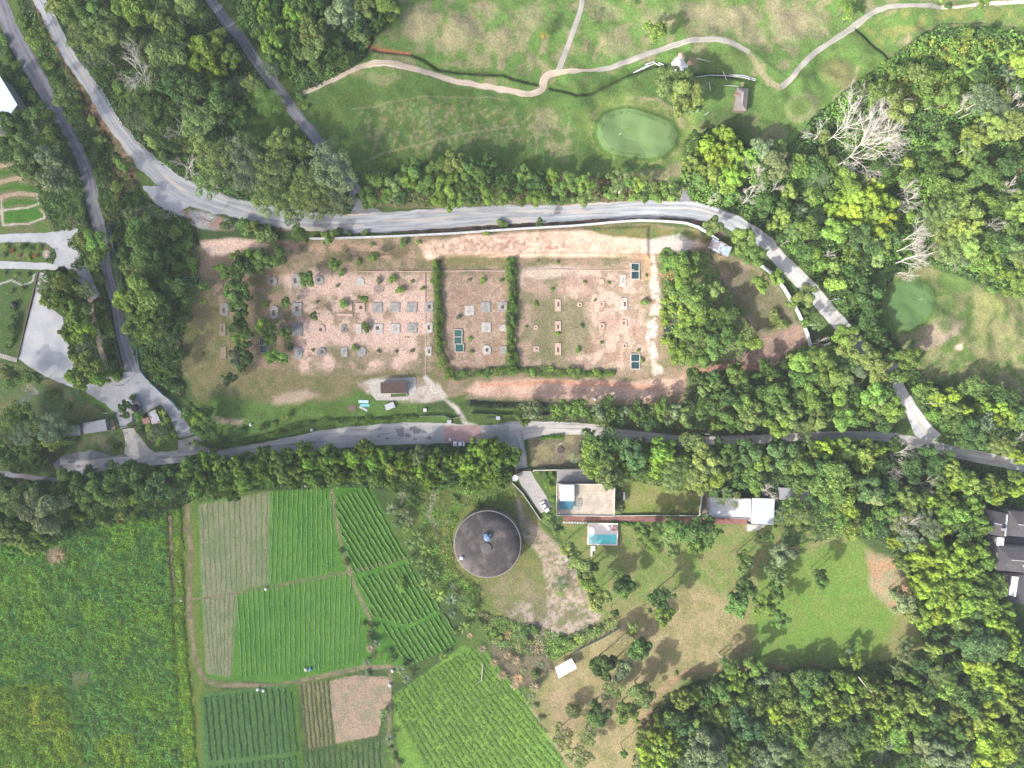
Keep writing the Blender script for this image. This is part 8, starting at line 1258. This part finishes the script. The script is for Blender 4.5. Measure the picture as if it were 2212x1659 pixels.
# creek pipes and poles
def pole_set(name, label, segs, c, r, rad, mat, cat, z=.6):
    P0 = D(*T(c, r, *segs[0][:2])); t_ = Thing(name, label, cat, (P0.x, P0.y, 0))
    for (x0, y0, x1, y1) in segs:
        a, b = D(*T(c, r, x0, y0)), D(*T(c, r, x1, y1)); za, zb = hgt(a.x, a.y) + z, hgt(b.x, b.y) + z; t_.part(MB().tube((a.x, a.y, za), (b.x, b.y, zb), rad, n=8), 'pipe', mat); m_ = (a + b) / 2
        t_.part(MB().tube((m_.x, m_.y, (za + zb) / 2 - 1.4), (m_.x, m_.y, (za + zb) / 2), rad * .8, n=6), 'support', mat)
pole_set('pipeline', 'grey pipes rising left of the white sand heap', [(1050, 625, 1240, 545), (1070, 612, 1180, 560), (1150, 560, 1230, 535)], 2, 0, .2, METAL, 'pipe'); pole_set('pipeline', 'grey twin pipes meeting the white sand heap', [(1240, 548, 1385, 612), (1262, 545, 1370, 590)], 2, 0, .2, METAL, 'pipe')
pole_set('pipeline', 'long curved pale pipes along the creek, right', [(1580, 685, 1700, 662), (1700, 662, 1850, 655), (1850, 655, 2000, 665), (2000, 665, 2105, 690), (1880, 650, 2000, 655), (2000, 655, 2110, 680)], 2, 0, .16, METAL, 'pipe')
for i, (x0, y0, x1, y1, lb) in enumerate([(1590, 510, 1710, 545, 'pale pole on grass above the curved pipes'), (1694, 725, 1706, 792, 'pale short pole left of the pavilion'), (1815, 632, 1845, 702, 'pale pole lying across the curved pipes'), (1825, 740, 1960, 742, 'thin pole on grass above the pavilion'), (1662, 1000, 1698, 975, 'pale bent stick below the short pole')]):
    a, b = D(*T(2, 0, x0, y0)), D(*T(2, 0, x1, y1)); m = MB().tube((a.x, a.y, hgt(a.x, a.y) + .3 + (.6 if i == 2 else 0)), (b.x, b.y, hgt(b.x, b.y) + .3 + (.6 if i == 2 else 0)), .14, .1, n=8); tag(m.build('fallen_pole', METAL), lb, 'pole', 'poles lying on the golf course')
def upole(c, r, x, y, label, hh=8.0, dx=0.0):
    q = D(*T(c, r, x, y)); t_ = Thing('utility_pole', label, 'pole', q, 'utility poles'); t_.part(MB().tube((q.x, q.y, -.2), (q.x, q.y, hh), .14, .1), 'shaft', CONC); t_.part(MB().box(q.x, q.y, hh - .6, 1.6, .12, .12, dx), 'crossarm', METAL)
for c, r, x, y, lb in [(3, 1, 105, 460, 'utility pole where gravel road turns to concrete'), (3, 1, 520, 945, 'utility pole right of the concrete road'), (2, 2, 1640, 420, 'utility pole above the right part of main road'), (3, 2, 1330, 165, 'utility pole near the junction at right'), (2, 2, 1895, 1455, 'utility pole on the lawn with long shadow'), (0, 2, 1070, 10, 'utility pole at lower-left forecourt'), (0, 2, 1010, 245, 'utility pole beside the narrow lane, lower left'), (1, 1, 1930, 85, 'utility pole above gravel road, right one'), (1, 1, 1210, 115, 'utility pole above gravel road, left one'), (2, 2, 485, 1330, 'utility pole left of the swimming pool')]: upole(c, r, x, y, lb, 8 if r != 2 or x != 1895 else 10)
for (pts, lb) in [([T(2, 0, 1465, 862), T(2, 0, 1515, 770)], 'pale bare trunk poking from the golf course tree'), ([T(3, 1, 770, 865), T(3, 1, 885, 836)], 'pale fallen trunk in jungle, upper of two'), ([T(3, 0, 1645, 1022), T(3, 0, 1755, 975)], 'pale fallen limb in the upper right jungle'), ([T(3, 0, 1350, 948), T(3, 0, 1408, 926)], 'short pale limb left of the jungle clearing'), ([T(3, 0, 908, 1058), T(3, 0, 940, 992)], 'short pale limb between the two big dead trees'), ([T(1, 3, 1960, 760), T(1, 3, 1950, 900), T(1, 3, 1915, 925)], 'long dead stalk lying over the light green plot'), ([T(3, 3, 1280, 760), T(3, 3, 1310, 830), T(3, 3, 1370, 868)], 'bare pale branch at right edge of the garden'), ([T(3, 3, 780, 870), T(3, 3, 850, 960), T(3, 3, 900, 1010)], 'curved pale branch over the lower right wood')]:
    zz = 3.2 if 'over' not in lb and 'tree' not in lb else (9 if 'wood' in lb or 'golf' in lb else .6); m = MB(); Q = [D(*p, zz) for p in pts]
    for i in range(len(Q) - 1): m.tube(tuple(Q[i]), tuple(Q[i + 1]), .16 - .04 * i, .12 - .04 * i, 6)
    mid = Q[0].lerp(Q[-1], .5); m.tube(tuple(mid), (mid.x + .9, mid.y + .7, mid.z + .4), .06, .03, 5); tag(m.build('dead_limb', DEADWOOD), lb, 'branch')
q = D(*T(2, 0, 920, 1175)); q.z = hgt(q.x, q.y)
for (c, r, x, y, lb) in [(2, 0, 920, 1175, 'small flag on the large golf green'), (3, 1, 1293, 932, 'small flag on the right golf green')]:
    q = D(*T(c, r, x, y)); q.z = hgt(q.x, q.y); t_ = Thing('golf_flag', lb, 'flag', q); t_.part(MB().tube((q.x, q.y, q.z), (q.x, q.y, q.z + 2.1), .03, n=6), 'pin', WHITE); t_.part(MB().box(q.x + .3, q.y, q.z + 1.7, .6, .05, .4), 'flag', mk('flag_cloth', (0.8, 0.75, 0.3), None, 1))
# white plastic sheets, rubble
for (c, r, px, mt_, lb) in [(2, 2, [(1390 - 800, 10), (600, 5), (600, 6)], None, '')][:0]: pass
for (c, r, P4, mt_, nm, lb) in [(2, 1, [(1300, 1080), (1410, 1110), (1400, 1140), (1300, 1130)], DARK, 'nursery_mat', 'black nursery mat among yellow shrubs, topmost'), (2, 1, [(1310, 1160), (1415, 1150), (1420, 1200), (1305, 1215)], DARK, 'nursery_mat', 'black nursery mat among yellow shrubs, middle'), (2, 1, [(1300, 1240), (1415, 1220), (1405, 1280), (1310, 1275)], DARK, 'nursery_mat', 'black nursery mat among yellow shrubs, lowest')]:
    P = [tw(T(c, r, *p)) for p in P4]; t_ = Thing(nm, lb, 'mat', (*P[0], 0), 'nursery mats'); t_.part(MB().prism(P, -.1, .22), 'sheet', mt_); t_.part(edge_boxes(P, -.1, .4, .1), 'edging', WOODM)

# ------------------------------------------------------------------ cars
def car(px, ang, label, paint_, name='parked_car'):
    e = empty(name, (D(*px).x, D(*px).y, .06), ang); tag(e, label, 'car', 'parked cars'); pm = mk('car_paint', paint_, tuple(v * .94 for v in paint_), .5, rough=.25, spec=.5, fine=0)
    prof = [(-2.2, .35), (-2.25, .62), (-2.1, .86), (-1.35, .95), (1.05, .93), (1.95, .80), (2.2, .62), (2.2, .35)]
    def loft(prof, ws, z=0):
        m = MB(); n = len(prof); vs = []
        for s_, k in ((-1, 0), (-1, 1), (1, 1), (1, 0)):
            for i, (x, zz) in enumerate(prof): vs.append((x * (1 if k == 0 else .985), s_ * (ws[i] if k == 0 else ws[i] * .9), zz + (0 if k == 0 else .04)))
        fs = [tuple(range(n))[::-1], tuple(range(3 * n, 4 * n))]
        for a in range(3): fs += [(a * n + i, a * n + (i + 1) % n, (a + 1) * n + (i + 1) % n, (a + 1) * n + i) for i in range(n)]
        return m.add(vs, fs)
    loft(prof, [.8, .84, .85, .88, .88, .85, .8, .76]).build('body', pm, e, bevel=.03)
    for s_ in (-1, 1): MB().box(2.12, s_ * .58, .6, .14, .3, .16).build('headlight', WHITE, e)
    for s_ in (-1, 1): MB().box(-2.2, s_ * .6, .66, .08, .26, .14).build('tail_light', mk_red, e)
    cab = MB(); B = [(-1.5, -.78, .94), (.85, -.78, .94), (.85, .78, .94), (-1.5, .78, .94)]; Tt = [(-1.0, -.6, 1.42), (.15, -.6, 1.44), (.15, .6, 1.44), (-1.0, .6, 1.42)]; cab.add(B + Tt, [(3, 2, 1, 0), (4, 5, 6, 7), (0, 1, 5, 4), (1, 2, 6, 5), (2, 3, 7, 6), (3, 0, 4, 7)]); cab.build('cabin_glass', mk_glass, e)
    MB().prism([(-1.05, -.63), (.2, -.63), (.2, .63), (-1.05, .63)], 1.43, 1.49, [(-1.0, -.58), (.14, -.58), (.14, .58), (-1.0, .58)]).build('roof', pm, e)
    for x in (-1.35, 1.35):
        for s_ in (-1, 1): wh = MB().tube((x, s_ * .7, .31), (x, s_ * .87, .31), .31, n=16).build('wheel', DARK, e); MB().tube((x, s_ * .875, .31), (x, s_ * .89, .31), .18, n=10).build('rim', METAL, wh)
    return e
mk_red = mk('red_lamp', (0.4, 0.02, 0.02), None, 1)
car(T(1, 2, 1755, 515), math.pi, 'white car parked at the main road beside the bamboo', (0.78, 0.79, 0.80)); car(T(2, 2, 282, 1058), R(-58), 'silver-white saloon parked on the cobbled driveway', (0.72, 0.73, 0.75))

# ------------------------------------------------------------------ a broken cloud that shades the left of the scene
def cloud():
    r_ = random.Random(4); m = bpy.data.materials.new('cloud'); n = m.node_tree if m.use_nodes else None; m.use_nodes = True; n = m.node_tree; b = n.nodes['Principled BSDF']; b.inputs['Base Color'].default_value = (.9, .9, .92, 1); b.inputs['Roughness'].default_value = 1
    tr = n.nodes.new('ShaderNodeBsdfTransparent'); tl_ = n.nodes.new('ShaderNodeBsdfTranslucent'); tl_.inputs[0].default_value = (1, .97, .90, 1); mx = n.nodes.new('ShaderNodeMixShader'); m2 = n.nodes.new('ShaderNodeMixShader')
    m2.inputs[0].default_value = 1.0; n.links.new(b.outputs[0], m2.inputs[1]); n.links.new(tl_.outputs[0], m2.inputs[2])
    tc_ = n.nodes.new('ShaderNodeTexCoord'); no = n.nodes.new('ShaderNodeTexNoise'); no.inputs['Scale'].default_value = 1.6; no.inputs['Detail'].default_value = 5; n.links.new(tc_.outputs['Object'], no.inputs['Vector'])
    ln = n.nodes.new('ShaderNodeVectorMath'); ln.operation = 'LENGTH'; n.links.new(tc_.outputs['Object'], ln.inputs[0]); m3 = n.nodes.new('ShaderNodeMapRange'); m3.inputs[1].default_value = CLOUD_IN; m3.inputs[2].default_value = 1.0; m3.inputs[3].default_value = CLOUD_D; m3.inputs[4].default_value = 0; n.links.new(ln.outputs['Value'], m3.inputs[0])
    m4 = n.nodes.new('ShaderNodeMath'); m4.operation = 'MULTIPLY'; m5 = n.nodes.new('ShaderNodeMapRange'); m5.inputs[1].default_value = .3; m5.inputs[2].default_value = .6; m5.inputs[3].default_value = .7; m5.inputs[4].default_value = 1.0; n.links.new(no.outputs['Fac'], m5.inputs[0]); n.links.new(m3.outputs[0], m4.inputs[0]); n.links.new(m5.outputs[0], m4.inputs[1]); n.links.new(m4.outputs[0], mx.inputs[0])
    n.links.new(tr.outputs[0], mx.inputs[1]); n.links.new(m2.outputs[0], mx.inputs[2]); n.links.new(mx.outputs[0], n.nodes['Material Output'].inputs[0])
    bm = bmesh.new(); bmesh.ops.create_icosphere(bm, subdivisions=5, radius=1.0)
    for v in bm.verts: k = 1 - .12 * float(fbm(np.array(v.co.x * 3 + 9), np.array(v.co.y * 3 + v.co.z * 2 + 9), 1.0, 3, 2)); v.co.x *= k; v.co.y *= k; v.co.z *= .25 * k
    me = bpy.data.meshes.new('cloud'); bm.to_mesh(me); bm.free(); me.materials.append(m)
    for p in me.polygons: p.use_smooth = True
    z = 520.0; off = sd * (z / sd.z); tgt = Vector((-175, -55, 0)); o = link('cloud', me, None, (tgt.x + off.x, tgt.y + off.y, z), (0, 0, R(75)), (330, 215, 200)); o['kind'] = 'structure'
HAZE_D = 0.00011
CLOUD_D, CLOUD_IN = .48, .6
cloud()

# ------------------------------------------------------------------ thin haze in the air below the camera
HZ = mk('haze', (1, 1, 1), None, 1) if False else bpy.data.materials.new('haze'); HZ.use_nodes = True; n = HZ.node_tree
for nd in list(n.nodes):
    if nd.type != 'OUTPUT_MATERIAL': n.nodes.remove(nd)
pv_ = n.nodes.new('ShaderNodeVolumePrincipled'); pv_.inputs['Color'].default_value = (.90, .95, 1.0, 1); pv_.inputs['Density'].default_value = HAZE_D; pv_.inputs['Anisotropy'].default_value = .0
n.links.new(pv_.outputs[0], n.nodes['Material Output'].inputs['Volume'])
hzb = MB().box(0, 0, -6, 5600, 5600, 276).build('haze', HZ); tag(hzb, 'thin pale haze filling the air', 'haze', kind='stuff')
